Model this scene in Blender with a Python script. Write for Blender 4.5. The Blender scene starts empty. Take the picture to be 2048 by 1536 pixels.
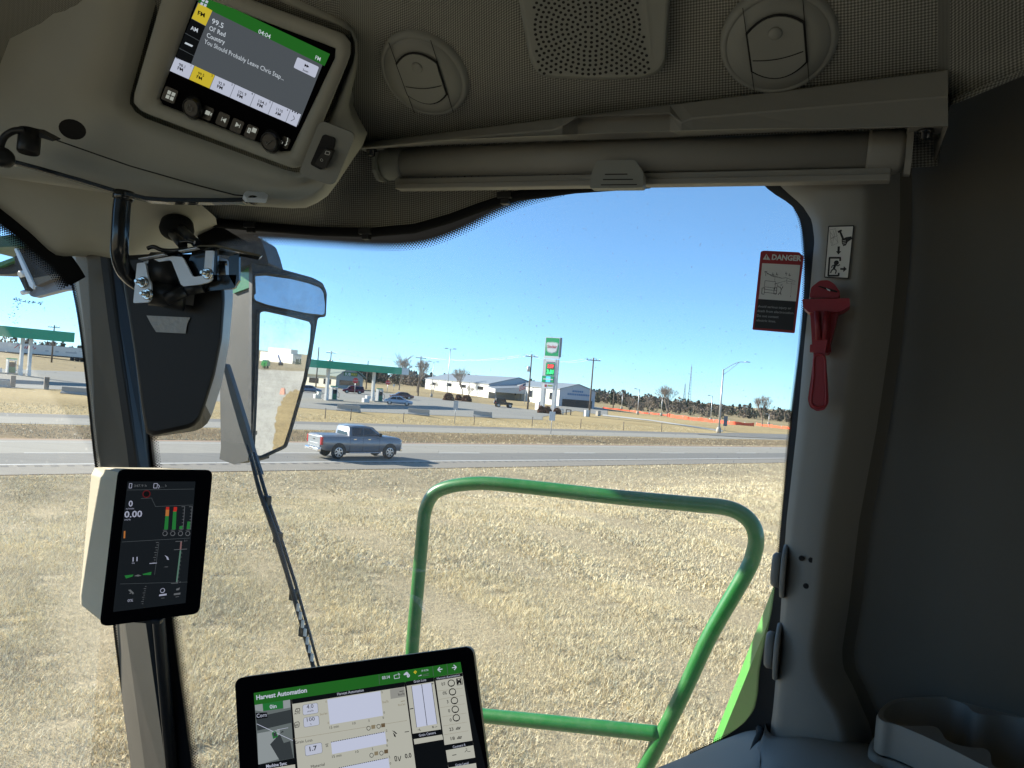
import bpy, bmesh, math, random
import numpy as np
from mathutils import Vector, Matrix
R = math.radians
random.seed(7); rng = np.random.default_rng(7)
scene = bpy.context.scene
col = scene.collection

# ------------------------------------------------------------------ camera
F = 1450.0; PW, PH = 2048, 1536
ROLL = R(4.5)
CAM = Vector((0, 0, 3.7))
CR = Vector((math.cos(ROLL), 0, math.sin(ROLL)))
CU = Vector((-math.sin(ROLL), 0, math.cos(ROLL)))
cam_data = bpy.data.cameras.new('camera'); cam = bpy.data.objects.new('camera', cam_data); col.objects.link(cam)
cam_data.sensor_width = 36; cam_data.lens = 36 * F / PW
cam_data.clip_start = 0.02; cam_data.clip_end = 6000
fw = Vector((0, 1, 0))
cam.matrix_world = Matrix(((CR.x, CU.x, -fw.x, CAM.x), (CR.y, CU.y, -fw.y, CAM.y), (CR.z, CU.z, -fw.z, CAM.z), (0, 0, 0, 1)))
scene.camera = cam

# ------------------------------------------------------------------ light
SUN_EL = R(24); SUN_AZ = math.atan2(-0.95, 0.31)
SUN = Vector((math.sin(SUN_AZ) * math.cos(SUN_EL), math.cos(SUN_AZ) * math.cos(SUN_EL), math.sin(SUN_EL)))
world = bpy.data.worlds.new('World'); scene.world = world; world.use_nodes = True
wn = world.node_tree.nodes; wl = world.node_tree.links
bg = wn['Background']; sky = wn.new('ShaderNodeTexSky')
sky.sky_type = 'NISHITA'; sky.sun_disc = False; sky.sun_elevation = SUN_EL; sky.sun_rotation = SUN_AZ
sky.air_density = 0.55; sky.dust_density = 0.0; sky.ozone_density = 3.0; sky.altitude = 300
tint = wn.new('ShaderNodeMix'); tint.data_type = 'RGBA'; tint.blend_type = 'MULTIPLY'; tint.inputs[0].default_value = 1
tint.inputs[7].default_value = (.70, 1.0, 1.18, 1); gam = wn.new('ShaderNodeGamma'); gam.inputs[1].default_value = .72; wl.new(sky.outputs[0], gam.inputs[0]); wl.new(gam.outputs[0], tint.inputs[6]); wl.new(tint.outputs[2], bg.inputs[0]); bg.inputs[1].default_value = 0.14
sl = bpy.data.lights.new('sun', 'SUN'); sl.energy = 5.0; sl.angle = R(0.5); sl.color = (1.0, 0.93, 0.82)
so = bpy.data.objects.new('sun', sl); col.objects.link(so)
so.rotation_euler = (-SUN).to_track_quat('-Z', 'Y').to_euler()
scene.view_settings.view_transform = 'Standard'; scene.view_settings.look = 'None'
scene.view_settings.exposure = 1.3; scene.view_settings.gamma = 1.0
scene.cycles.max_bounces = 10; scene.cycles.diffuse_bounces = 5; scene.cycles.transparent_max_bounces = 24
scene.cycles.use_denoising = True
scene.cycles.sample_clamp_indirect = 6

# ------------------------------------------------------------------ projection helpers (photo pixel -> place)
def ray(px, py):
    a = (px - PW / 2) / F; b = (py - PH / 2) / F
    return fw + CR * a - CU * b
def P(px, py, Y): return CAM + ray(px, py) * Y
WM = Vector((.417, .909, 0)); WM.normalize(); WQ = Vector((.909, -.417, 0)); WQ.normalize()
W_OFF = .946
def W(px, py, o=0.0):
    d = ray(px, py); return CAM + d * ((W_OFF - o) / (d.dot(WM)))
def wq(q, off, z): return CAM + WQ * q + WM * off + Vector((0, 0, z))   # cab coordinates
FN = Vector((-.6, .8, 0)); F_OFF = FN.dot(P(190, 700, 1.32) - CAM)
def FS(px, py, o=0.0):
    d = ray(px, py); return CAM + d * ((F_OFF - o) / d.dot(FN))

class Plane:
    """flat rectangle seen at four photo corners (top left, top right, bottom right, bottom left)"""
    def __init__(s, A, B, C, D, Y):
        a, b, c, d = (ray(*q) for q in (A, B, C, D))
        M = np.array([[b.x, d.x, -c.x], [b.y, d.y, -c.y], [b.z, d.z, -c.z]])
        k = np.linalg.solve(M, np.array(a))            # a + c*lc = b*lb + d*ld
        s.O = CAM + a * Y; s.U = CAM + b * (k[0] * Y) - s.O; s.V = CAM + d * (k[1] * Y) - s.O
        s.setup()
    def setup(s):
        s.n = s.U.cross(s.V).normalized()
        if s.n.dot(CAM - s.O) < 0: s.n = -s.n
        s.u = s.U.normalized(); s.up = s.n.cross(s.u).normalized()
        if s.up.dot(-s.V) < 0: s.up = -s.up
    @classmethod
    def pts(cls, O, Ux, Dn):
        s = cls.__new__(cls); s.O = O; s.U = Ux - O; s.V = Dn - O; s.setup(); return s
    def at(s, px, py, h=0.0):
        d = ray(px, py); o = s.O + s.n * h
        return CAM + d * ((o - CAM).dot(s.n) / d.dot(s.n))
    def uv(s, u, v, h=0.0): return s.O + s.U * u + s.V * v + s.n * h

# ------------------------------------------------------------------ scene-object helpers
def tag(o, label=None, cat=None, group=None, kind=None):
    if label: o['label'] = label
    if cat: o['category'] = cat
    if group: o['group'] = group
    if kind: o['kind'] = kind
    return o
def thing(name, label, cat, loc=(0, 0, 0), rz=0.0, group=None):
    o = bpy.data.objects.new(name, None); col.objects.link(o); o.empty_display_size = .1
    o.location = loc; o.rotation_euler = (0, 0, rz)
    return tag(o, label, cat, group)
def dup(root, loc, rz=0.0, label=None, scale=None, group=None):
    def cp(o, par):
        c = o.copy(); col.objects.link(c); c.parent = par
        for ch in kids.get(o.name, []): cp(ch, c)
        return c
    kids = {}
    stack = [root]
    while stack:
        o = stack.pop()
        for ch in o.children: kids.setdefault(o.name, []).append(ch); stack.append(ch)
    r = cp(root, None); r.location = loc; r.rotation_euler = (0, 0, rz)
    if scale: r.scale = (scale,) * 3 if not hasattr(scale, '__len__') else scale
    if label: r['label'] = label
    if group: r['group'] = group
    return r

class MB:
    """collects shapes (several materials) and links them as ONE mesh object"""
    def __init__(s, org=(0, 0, 0)):
        s.v = []; s.f = []; s.mi = []; s.sm = []; s.mats = []; s.o = Vector(org)
    def m(s, mat):
        if mat not in s.mats: s.mats.append(mat)
        return s.mats.index(mat)
    def add(s, vs, fs, mat, smooth=False):
        b = len(s.v); k = s.m(mat)
        s.v += [Vector(v) - s.o for v in vs]
        for f in fs: s.f.append([b + i for i in f]); s.mi.append(k); s.sm.append(smooth)
    def poly(s, pts, mat): s.add(pts, [list(range(len(pts)))], mat)
    def prism(s, pts, vec, mat, side=None, smooth=False):
        n = len(pts); vec = Vector(vec); p = [Vector(q) for q in pts]
        s.add(p + [q + vec for q in p], [list(range(n))[::-1], list(range(n, 2 * n))], mat)
        s.add(p + [q + vec for q in p], [[i, (i + 1) % n, n + (i + 1) % n, n + i] for i in range(n)], side or mat, smooth)
    def box(s, c, size, mat, rz=0.0, M=None):
        x, y, z = (q / 2 for q in size); c = Vector(c)
        vs = [Vector((i * x, j * y, k * z)) for k in (-1, 1) for j in (-1, 1) for i in (-1, 1)]
        Q = M or Matrix.Rotation(rz, 3, 'Z')
        s.add([c + Q @ v for v in vs], [(0, 2, 3, 1), (4, 5, 7, 6), (0, 1, 5, 4), (2, 6, 7, 3), (0, 4, 6, 2), (1, 3, 7, 5)], mat)
    def loft(s, rings, mat, cap0=True, cap1=True, smooth=True, mats=None, closed=True):
        n = len(rings[0]); vs = [Vector(p) for r in rings for p in r]
        for i in range(len(rings) - 1):
            for j in range(n if closed else n - 1):
                j2 = (j + 1) % n
                mm = (mats[j] if mats else mat)
                b = len(s.v)
                s.f.append([0, 0, 0, 0]); s.f[-1] = ('L', i * n + j, i * n + j2, (i + 1) * n + j2, (i + 1) * n + j)
                s.mi.append(s.m(mm)); s.sm.append(smooth)
        b = len(s.v); s.v += [p - s.o for p in vs]
        s.f = [[b + q for q in f[1:]] if isinstance(f, tuple) else f for f in s.f]
        if cap0: s.f.append([b + j for j in range(n)][::-1]); s.mi.append(s.m(mat)); s.sm.append(False)
        if cap1: s.f.append([b + (len(rings) - 1) * n + j for j in range(n)]); s.mi.append(s.m(mat)); s.sm.append(False)
    def grid(s, rows, mat, smooth=True, colmats=None):
        s.loft(rows, mat, False, False, smooth, colmats, closed=False)
    def tube(s, pts, rad, mat, n=10, smooth=True, caps=True):
        pts = [Vector(p) for p in pts]; rings = []
        t0 = (pts[1] - pts[0]).normalized()
        ref = Vector((0, 0, 1)) if abs(t0.z) < .9 else Vector((1, 0, 0))
        nx = t0.cross(ref).normalized()
        for i, p in enumerate(pts):
            t = ((pts[min(i + 1, len(pts) - 1)] - pts[max(i - 1, 0)])).normalized()
            nx = (nx - t * nx.dot(t)).normalized(); ny = t.cross(nx)
            r = rad[i] if hasattr(rad, '__len__') else rad
            rings.append([p + nx * math.cos(2 * math.pi * k / n) * r + ny * math.sin(2 * math.pi * k / n) * r for k in range(n)])
        s.loft(rings, mat, caps, caps, smooth)
    def lathe(s, c, ax, prof, mat, n=24, smooth=True, mats=None, squash=None):
        """prof = [(radius, height along ax)]"""
        ax = Vector(ax).normalized(); ref = Vector((0, 0, 1)) if abs(ax.z) < .9 else Vector((1, 0, 0))
        x = ax.cross(ref).normalized(); y = ax.cross(x); c = Vector(c)
        rings = [[c + ax * h + (x * math.cos(2 * math.pi * k / n) + y * math.sin(2 * math.pi * k / n)) * r for k in range(n)] for r, h in prof]
        if mats:
            for i in range(len(rings) - 1): s.loft(rings[i:i + 2], mats[i], False, False, smooth)
            s.poly(rings[-1], mats[-1]); s.poly(rings[0][::-1], mats[0])
        else: s.loft(rings, mat, True, True, smooth)
    def disc(s, c, n, r, mat, k=12, up=None, ry=None):
        n = Vector(n).normalized(); ref = up or (Vector((0, 0, 1)) if abs(n.z) < .9 else Vector((1, 0, 0)))
        x = n.cross(ref).normalized(); y = n.cross(x); c = Vector(c)
        s.poly([c + x * math.cos(2 * math.pi * i / k) * r + y * math.sin(2 * math.pi * i / k) * (ry or r) for i in range(k)], mat)
    def quadpx(s, pl, pts, mat, h): s.poly([pl.at(*p, h) for p in pts], mat)
    def line(s, pl, p0, p1, wpx, mat, h):
        p0 = Vector(p0); p1 = Vector(p1); d = (p1 - p0).normalized(); q = Vector((-d.y, d.x)) * wpx / 2
        s.poly([pl.at(*(p0 + q), h), pl.at(*(p1 + q), h), pl.at(*(p1 - q), h), pl.at(*(p0 - q), h)], mat)
    def text(s, body, O, u, up, h, mat, width=None, align='L', bold=0.0):
        """lettering: cap height h metres at O along u"""
        me, ww = text_mesh(body, bold)
        k = h / .73; kx = k if width is None else width / max(ww, 1e-4)
        sh = {'L': 0, 'C': -ww / 2, 'R': -ww}[align]
        s.add([O + u * ((v[0] + sh) * kx) + up * (v[1] * k) for v in me[0]], me[1], mat)
    def textpx(s, pl, body, p0, p1, hpx, mat, h, bold=0.0):
        """lettering from photo pixel p0 (baseline start) to p1 (baseline end)"""
        A = pl.at(*p0, h); B = pl.at(*p1, h); u = (B - A); w = u.length if len(body) > 1 else None; u.normalize()
        up = (pl.up - u * pl.up.dot(u)).normalized()
        s.text(body, A, u, up, hpx * (A - CAM).y / F, mat, width=w, bold=bold)
    def build(s, name, parent=None, bevel=0.0, seg=2, autosmooth=None, ang=35):
        me = bpy.data.meshes.new(name); me.from_pydata([tuple(v) for v in s.v], [], s.f)
        for mt in s.mats: me.materials.append(mt)
        me.polygons.foreach_set('material_index', s.mi); me.polygons.foreach_set('use_smooth', s.sm)
        bm = bmesh.new(); bm.from_mesh(me)
        bmesh.ops.recalc_face_normals(bm, faces=bm.faces); bm.to_mesh(me); bm.free()
        me.update()
        o = bpy.data.objects.new(name, me); col.objects.link(o)
        if parent is not None: o.parent = parent
        elif s.o.length > 0: o.location = s.o
        if bevel:
            md = o.modifiers.new('bevel', 'BEVEL'); md.width = bevel; md.segments = seg; md.limit_method = 'ANGLE'; md.angle_limit = R(ang)
            md.harden_normals = False
        return o
_tx = {}
def text_mesh(body, bold=0.0):
    key = (body, bold)
    if key in _tx: return _tx[key]
    cu = bpy.data.curves.new('lettering', 'FONT'); cu.body = body; cu.size = 1; cu.resolution_u = 2; cu.offset = bold
    ob = bpy.data.objects.new('lettering', cu); col.objects.link(ob)
    dg = bpy.context.evaluated_depsgraph_get()
    me = bpy.data.meshes.new_from_object(ob.evaluated_get(dg))
    vs = [tuple(v.co) for v in me.vertices]; fs = [list(p.vertices) for p in me.polygons]
    x0 = min((v[0] for v in vs), default=0); x1 = max((v[0] for v in vs), default=1)
    vs = [(v[0] - x0, v[1], 0) for v in vs]
    bpy.data.objects.remove(ob); bpy.data.curves.remove(cu); bpy.data.meshes.remove(me)
    _tx[key] = ((vs, fs), x1 - x0); return _tx[key]
def interp(xs, ys, x): return float(np.interp(x, xs, ys))
def smooth_path(pts, n=6):
    """Catmull-Rom through pts"""
    pts = [Vector(p) for p in pts]; out = []
    for i in range(len(pts) - 1):
        p0 = pts[max(i - 1, 0)]; p1 = pts[i]; p2 = pts[i + 1]; p3 = pts[min(i + 2, len(pts) - 1)]
        for k in range(n):
            t = k / n
            out.append(.5 * ((2 * p1) + (p2 - p0) * t + (2 * p0 - 5 * p1 + 4 * p2 - p3) * t * t + (3 * p1 - p0 - 3 * p2 + p3) * t ** 3))
    out.append(pts[-1]); return out
def closed_path(pts, n=4):
    pts = [Vector(p) for p in pts]; m = len(pts); out = []
    for i in range(m):
        p0, p1, p2, p3 = pts[i - 1], pts[i], pts[(i + 1) % m], pts[(i + 2) % m]
        for k in range(n):
            t = k / n
            out.append(.5 * ((2 * p1) + (p2 - p0) * t + (2 * p0 - 5 * p1 + 4 * p2 - p3) * t * t + (3 * p1 - p0 - 3 * p2 + p3) * t ** 3))
    return out
def round_poly(pts, r, k=4):
    """round the corners of a pixel polygon"""
    out = []; n = len(pts)
    for i in range(n):
        a, b, c = Vector(pts[i - 1]), Vector(pts[i]), Vector(pts[(i + 1) % n])
        d1 = (a - b); d2 = (c - b); q = min(r, d1.length / 2.2, d2.length / 2.2)
        p = b + d1.normalized() * q; s2 = b + d2.normalized() * q
        for j in range(k + 1):
            t = j / k; out.append(tuple(p * (1 - t) ** 2 + b * 2 * t * (1 - t) + s2 * t * t))
    return out

# ------------------------------------------------------------------ materials
def new_mat(name):
    m = bpy.data.materials.new(name); m.use_nodes = True
    return m, m.node_tree.nodes, m.node_tree.links, m.node_tree.nodes['Principled BSDF']
def pmat(name, c, rough=.6, metal=0.0, var=.12, scale=30.0, bump=0.0, bscale=None, spec=.5, dirt=None, dscale=3.0, damt=.5, coat=0.0):
    m, N, L, b = new_mat(name)
    b.inputs['Roughness'].default_value = rough; b.inputs['Metallic'].default_value = metal
    b.inputs['Specular IOR Level'].default_value = spec
    b.inputs['Coat Weight'].default_value = coat
    tc = N.new('ShaderNodeTexCoord'); nz = N.new('ShaderNodeTexNoise'); nz.inputs['Scale'].default_value = scale
    nz.inputs['Detail'].default_value = 5; L.new(tc.outputs['Object'], nz.inputs['Vector'])
    mx = N.new('ShaderNodeMix'); mx.data_type = 'RGBA'
    mx.inputs[6].default_value = (*[q * (1 - var) for q in c], 1); mx.inputs[7].default_value = (*[min(1, q * (1 + var)) for q in c], 1)
    L.new(nz.outputs[0], mx.inputs[0]); out = mx.outputs[2]
    if dirt:
        n2 = N.new('ShaderNodeTexNoise'); n2.inputs['Scale'].default_value = dscale; n2.inputs['Detail'].default_value = 8; n2.inputs['Roughness'].default_value = .7
        L.new(tc.outputs['Object'], n2.inputs['Vector'])
        rp = N.new('ShaderNodeMapRange'); rp.inputs[1].default_value = .45; rp.inputs[2].default_value = .75; rp.inputs[4].default_value = damt
        L.new(n2.outputs[0], rp.inputs[0]); m2 = N.new('ShaderNodeMix'); m2.data_type = 'RGBA'
        L.new(rp.outputs[0], m2.inputs[0]); L.new(out, m2.inputs[6]); m2.inputs[7].default_value = (*dirt, 1); out = m2.outputs[2]
    L.new(out, b.inputs['Base Color'])
    if bump:
        n3 = N.new('ShaderNodeTexNoise'); n3.inputs['Scale'].default_value = bscale or scale; n3.inputs['Detail'].default_value = 4
        L.new(tc.outputs['Object'], n3.inputs['Vector'])
        bp = N.new('ShaderNodeBump'); bp.inputs['Strength'].default_value = bump; bp.inputs['Distance'].default_value = .01
        L.new(n3.outputs[0], bp.inputs['Height']); L.new(bp.outputs[0], b.inputs['Normal'])
    return m
def emat(name, c, e):
    """a lit screen: dark glossy glass that gives off light of its own"""
    m, N, L, b = new_mat(name)
    b.inputs['Base Color'].default_value = (.008, .0085, .009, 1); b.inputs['Roughness'].default_value = .35; b.inputs['Specular IOR Level'].default_value = .03; b.inputs['IOR'].default_value = 1.03
    b.inputs['Emission Color'].default_value = (*c, 1); b.inputs['Emission Strength'].default_value = e
    return m
# ------------------------------------------------------------------ terrain
PHI = R(50.5)
RD = Vector((math.sin(PHI), math.cos(PHI), 0)); RN = Vector((-math.cos(PHI), math.sin(PHI), 0))
T_NEAR, T_WHITE, T_LANE, T_FAR, T_F1, T_F2 = 35.3, 38.3, 42.4, 48.4, 58.5, 67.5
_TT = [-4000, 14.5, 16.5, 24, 28, 31, 34.6, 35.3, 48.4, 49.4, 53.5, 57.3, 58.5, 67.5, 69, 76, 80, 4000]
_TZ = [0, 0, -.12, -1.25, -1.85, -1.9, -1.56, -1.55, -1.55, -1.6, -2.0, -1.62, -1.55, -1.55, -1.6, -1.45, -1.2, -1.2]
def zt(x, y):
    """ground height; works on numbers and arrays"""
    x = np.asarray(x, float); y = np.asarray(y, float)
    t = RN.x * x + RN.y * y; s = RD.x * x + RD.y * y
    z = np.interp(t, _TT, _TZ)
    far = np.clip((t - 72) / 40, 0, 1)
    q = np.maximum(0, x - 14); z = z - far * np.minimum(.026 * q * q / (q + 12), 9)
    q = np.maximum(0, -x - 58); z = z + far * np.minimum(.045 * q * q / (q + 10), 3)
    field = np.clip((34.5 - t) / 3, 0, 1) * np.clip((t + 3) / 6, 0, 1)
    z = z + field * (.05 * np.sin(x * .9 + 1.3 * np.sin(y * .31)) * np.sin(y * .7 + x * .21) + .03 * np.sin(x * 2.3 + y * 1.1))
    far2 = np.clip((t - 330) / 500, 0, 1); z = z - far2 * 9 - np.clip((t - 800) / 1500, 0, 1) * 14
    return z
def G(px, py):
    d = ray(px, py); Y = 3.0; prev = Y
    while Y < 3000:
        p = CAM + d * Y
        if p.z <= float(zt(p.x, p.y)): break
        prev = Y; Y *= 1.02
    lo, hi = prev, Y
    for _ in range(40):
        m = (lo + hi) / 2; p = CAM + d * m
        if p.z <= float(zt(p.x, p.y)): hi = m
        else: lo = m
    return CAM + d * hi
def px_m(p): return (p - CAM).y / F          # metres per photo pixel at p

def ground_mat(name, a, b_, c, s1=.25, s2=6.0, stretch=1.0, bump=.6):
    """dry turf: straw, brown thatch and bare soil mixed at several scales"""
    m, N, L, bs = new_mat(name); bs.inputs['Roughness'].default_value = .95; bs.inputs['Specular IOR Level'].default_value = .1
    tc = N.new('ShaderNodeTexCoord'); mp = N.new('ShaderNodeMapping'); L.new(tc.outputs['Object'], mp.inputs[0])
    mp.inputs['Rotation'].default_value = (0, 0, -(math.pi / 2 - PHI)); mp.inputs['Scale'].default_value = (1 / stretch, 1, 1)
    def noise(sc, d, r=.6):
        n = N.new('ShaderNodeTexNoise'); n.inputs['Scale'].default_value = sc; n.inputs['Detail'].default_value = d; n.inputs['Roughness'].default_value = r
        L.new(mp.outputs[0], n.inputs['Vector']); return n.outputs[0]
    def rng_(v, lo, hi):
        r = N.new('ShaderNodeMapRange'); r.inputs[1].default_value = lo; r.inputs[2].default_value = hi; L.new(v, r.inputs[0]); return r.outputs[0]
    def mix(f, x, y):
        k = N.new('ShaderNodeMix'); k.data_type = 'RGBA'; L.new(f, k.inputs[0])
        for i, q in ((6, x), (7, y)):
            if isinstance(q, tuple): k.inputs[i].default_value = (*q, 1)
            else: L.new(q, k.inputs[i])
        return k.outputs[2]
    n1 = noise(s1, 6); n2 = noise(s2, 8, .75); n3 = noise(s2 * 5, 4, .7)
    c1 = mix(rng_(n1, .38, .62), a, b_)
    c2 = mix(rng_(n2, .52, .72), c1, c)
    c3 = mix(rng_(n3, .45, .8), c2, tuple(min(1, q * 1.35) for q in a))
    L.new(c3, bs.inputs['Base Color'])
    bp = N.new('ShaderNodeBump'); bp.inputs['Strength'].default_value = bump; bp.inputs['Distance'].default_value = .12
    L.new(n2, bp.inputs['Height']); L.new(bp.outputs[0], bs.inputs['Normal'])
    return m
def road_mat(name, c, var=.12, crack=.0):
    m, N, L, bs = new_mat(name); bs.inputs['Roughness'].default_value = .85; bs.inputs['Specular IOR Level'].default_value = .25
    tc = N.new('ShaderNodeTexCoord'); mp = N.new('ShaderNodeMapping'); L.new(tc.outputs['Object'], mp.inputs[0])
    mp.inputs['Rotation'].default_value = (0, 0, -(math.pi / 2 - PHI)); mp.inputs['Scale'].default_value = (.06, 1, 1)
    n = N.new('ShaderNodeTexNoise'); n.inputs['Scale'].default_value = 1.3; n.inputs['Detail'].default_value = 5; L.new(mp.outputs[0], n.inputs['Vector'])
    n2 = N.new('ShaderNodeTexNoise'); n2.inputs['Scale'].default_value = 9; n2.inputs['Detail'].default_value = 6; n2.inputs['Roughness'].default_value = .8; L.new(tc.outputs['Object'], n2.inputs['Vector'])
    ad = N.new('ShaderNodeMath'); ad.operation = 'ADD'; L.new(n.outputs[0], ad.inputs[0]); L.new(n2.outputs[0], ad.inputs[1])
    rp = N.new('ShaderNodeMapRange'); rp.inputs[1].default_value = .7; rp.inputs[2].default_value = 1.35; L.new(ad.outputs[0], rp.inputs[0])
    mx = N.new('ShaderNodeMix'); mx.data_type = 'RGBA'; L.new(rp.outputs[0], mx.inputs[0])
    mx.inputs[6].default_value = (*[q * (1 - var) for q in c], 1); mx.inputs[7].default_value = (*[q * (1 + var) for q in c], 1)
    L.new(mx.outputs[2], bs.inputs['Base Color']); return m

M_FIELD = ground_mat('dry_field', (.45, .375, .235), (.38, .315, .20), (.20, .17, .115), .22, 9.0, 1.3)
M_DITCH = ground_mat('ditch_turf', (.44, .365, .23), (.34, .28, .175), (.17, .14, .095), .3, 4.0, 2.5)
M_MEDIAN = ground_mat('median_turf', (.27, .20, .11), (.19, .145, .085), (.11, .085, .055), .35, 3.0, 4)
M_VERGE = ground_mat('verge_turf', (.42, .33, .17), (.33, .25, .12), (.20, .15, .08), .12, 2.0, 2.5)
M_FARLAND = ground_mat('far_land', (.36, .29, .16), (.28, .22, .12), (.15, .12, .07), .03, .5, 2)
M_YARD = ground_mat('yard_gravel', (.66, .62, .52), (.56, .53, .45), (.34, .32, .27), .15, 5.0, 1.0)
M_STUBBLE = ground_mat('tall_dry_grass', (.56, .42, .20), (.44, .32, .15), (.2, .14, .07), .4, 3.0, 1)

tv = sorted(set(list(np.arange(-60, 36, 1.0)) + [35.3, 36, 42, 48.4, 49, 49.4, 50.5, 51.5, 52.5, 53.5, 54.5, 55.5, 56.4, 57.3, 58.0, 58.5, 63, 67.5, 68.2, 69, 71, 73.5, 76, 78, 80, 85, 90]
                + list(np.arange(95, 260, 8.0)) + list(np.geomspace(265, 5000, 30)) + list(-np.geomspace(65, 3000, 14))))
sv = sorted(set(list(np.arange(-60, 90, 1.5)) + list(np.arange(92, 300, 8.0)) + list(np.geomspace(310, 5000, 22)) + list(-np.arange(66, 300, 8.0)) + list(-np.geomspace(310, 4000, 20))))
S, T = np.meshgrid(sv, tv); X = RD.x * S + RN.x * T; Y_ = RD.y * S + RN.y * T
Z = zt(X, Y_)
under = ((T >= T_NEAR - .01) & (T <= T_FAR + .01)) | ((T >= T_F1 - .01) & (T <= T_F2 + .01))
Z = np.where(under, Z - .02, Z)
ns, nt = len(sv), len(tv)
idx = np.arange(ns * nt).reshape(nt, ns)
fc = np.stack([idx[:-1, :-1], idx[:-1, 1:], idx[1:, 1:], idx[1:, :-1]], -1).reshape(-1, 4)
me = bpy.data.meshes.new('ground'); me.from_pydata(np.stack([X.ravel(), Y_.ravel(), Z.ravel()], -1).tolist(), [], fc.tolist())
for q in (M_FIELD, M_DITCH, M_MEDIAN, M_VERGE, M_FARLAND, M_YARD): me.materials.append(q)
tm = ((T[:-1, :-1] + T[1:, :-1]) / 2).ravel()
mi = np.select([tm < -4, tm < 15.5, tm < 35, tm < 58, tm < 130], [0, 0, 1, 2, 3], 4)
me.polygons.foreach_set('material_index', mi.astype(np.int32)); me.polygons.foreach_set('use_smooth', np.ones(len(fc), bool)); me.update()
ground = bpy.data.objects.new('ground', me); col.objects.link(ground); tag(ground, kind='structure')

def strip(name, t0, t1, z, mat, s0=-400, s1=900, n=60):
    mb = MB(); ss = np.linspace(s0, s1, n)
    mb.grid([[RD * s + RN * t0 + Vector((0, 0, z)) for s in ss], [RD * s + RN * t1 + Vector((0, 0, z)) for s in ss]], mat, smooth=False)
    return tag(mb.build(name), kind='structure')
M_SHOULDER = road_mat('shoulder_asphalt', (.255, .235, .195))
M_LANE_D = road_mat('lane_asphalt', (.195, .19, .17))
M_LANE_L = road_mat('lane_concrete', (.305, .29, .245))
M_LOT = road_mat('lot_concrete', (.255, .25, .22), .15)
M_PAINT = pmat('road_paint', (.60, .60, .56), .7, var=.12, scale=3)
M_WALK = road_mat('walk_concrete', (.48, .46, .40))
ZR = -1.55
strip('road_shoulder', T_NEAR, T_WHITE, ZR, M_SHOULDER)
strip('road', T_WHITE, T_LANE, ZR, M_LANE_D)
strip('road', T_LANE, T_FAR, ZR, M_LANE_L)
strip('road', T_F1, T_F2 - 3.4, ZR, M_LANE_L)
strip('road', T_F2 - 3.4, T_F2, ZR, M_LANE_D)
strip('road_edge_line', T_WHITE - .1, T_WHITE + .12, ZR + .006, M_PAINT)
strip('road_edge_line', T_FAR - 1.1, T_FAR - .98, ZR + .006, M_PAINT)
mb = MB()
for k in range(-20, 60):
    s = k * 12.2 + 4.4
    mb.poly([RD * (s + a) + RN * (T_LANE + b) + Vector((0, 0, ZR + .008)) for a, b in ((0, -.08), (3.6, -.08), (3.6, .1), (0, .1))], M_PAINT)
tag(mb.build('road_lane_marking'), kind='structure')
# rumble strip: short milled grooves along the shoulder line
mb = MB(); M_GROOVE = pmat('milled_groove', (.12, .115, .105), .9)
for k in range(-130, 300):
    s = k * .62
    mb.poly([RD * (s + a) + RN * (T_WHITE + b) + Vector((0, 0, ZR + .005)) for a, b in ((0, -.75), (.3, -.75), (.3, -.35), (0, -.35))], M_GROOVE)
tag(mb.build('road_rumble_strip', None), kind='structure')

def sheet(name, near, back, mat, dz, x0, x1, nx=40, ny=8):
    """paving that follows the ground between two lines seen in the photograph"""
    rows = []
    for j in range(ny + 1):
        r = []
        for i in range(nx + 1):
            x = x0 + (x1 - x0) * i / nx
            a = interp(*zip(*near), x); b = interp(*zip(*back), x); y = a + (b - a) * j / ny
            p = G(x, y); r.append(p + Vector((0, 0, dz)))
        rows.append(r)
    mb = MB(); mb.grid(rows, mat, smooth=False); return tag(mb.build(name), kind='structure')
sheet('pavement', [(-260, 772), (-100, 772), (135, 780), (590, 815), (700, 823), (960, 835), (1085, 840)], [(-260, 742), (0, 738), (170, 744), (600, 773), (740, 783), (860, 795), (1085, 822)], M_LOT, .03, -260, 1085, 60, 14)
sheet('access_road', [(1085, 834), (1150, 822), (1215, 832)], [(1085, 816), (1150, 806), (1215, 818)], M_LOT, .04, 1085, 1215, 12, 4)
sheet('path', [(1205, 832), (1300, 842), (1445, 864)], [(1205, 829), (1300, 839.5), (1445, 861)], M_WALK, .05, 1205, 1445, 20, 2)
sheet('side_road', [(1395, 869), (1470, 874), (1700, 884)], [(1395, 868), (1470, 866), (1700, 873)], M_LANE_D, .06, 1395, 1700, 16, 3)
tag(strip('gravel_edge', T_FAR, T_FAR + .7, ZR - .005, pmat('red_dirt', (.30, .20, .13), .95)), kind='structure')

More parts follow.
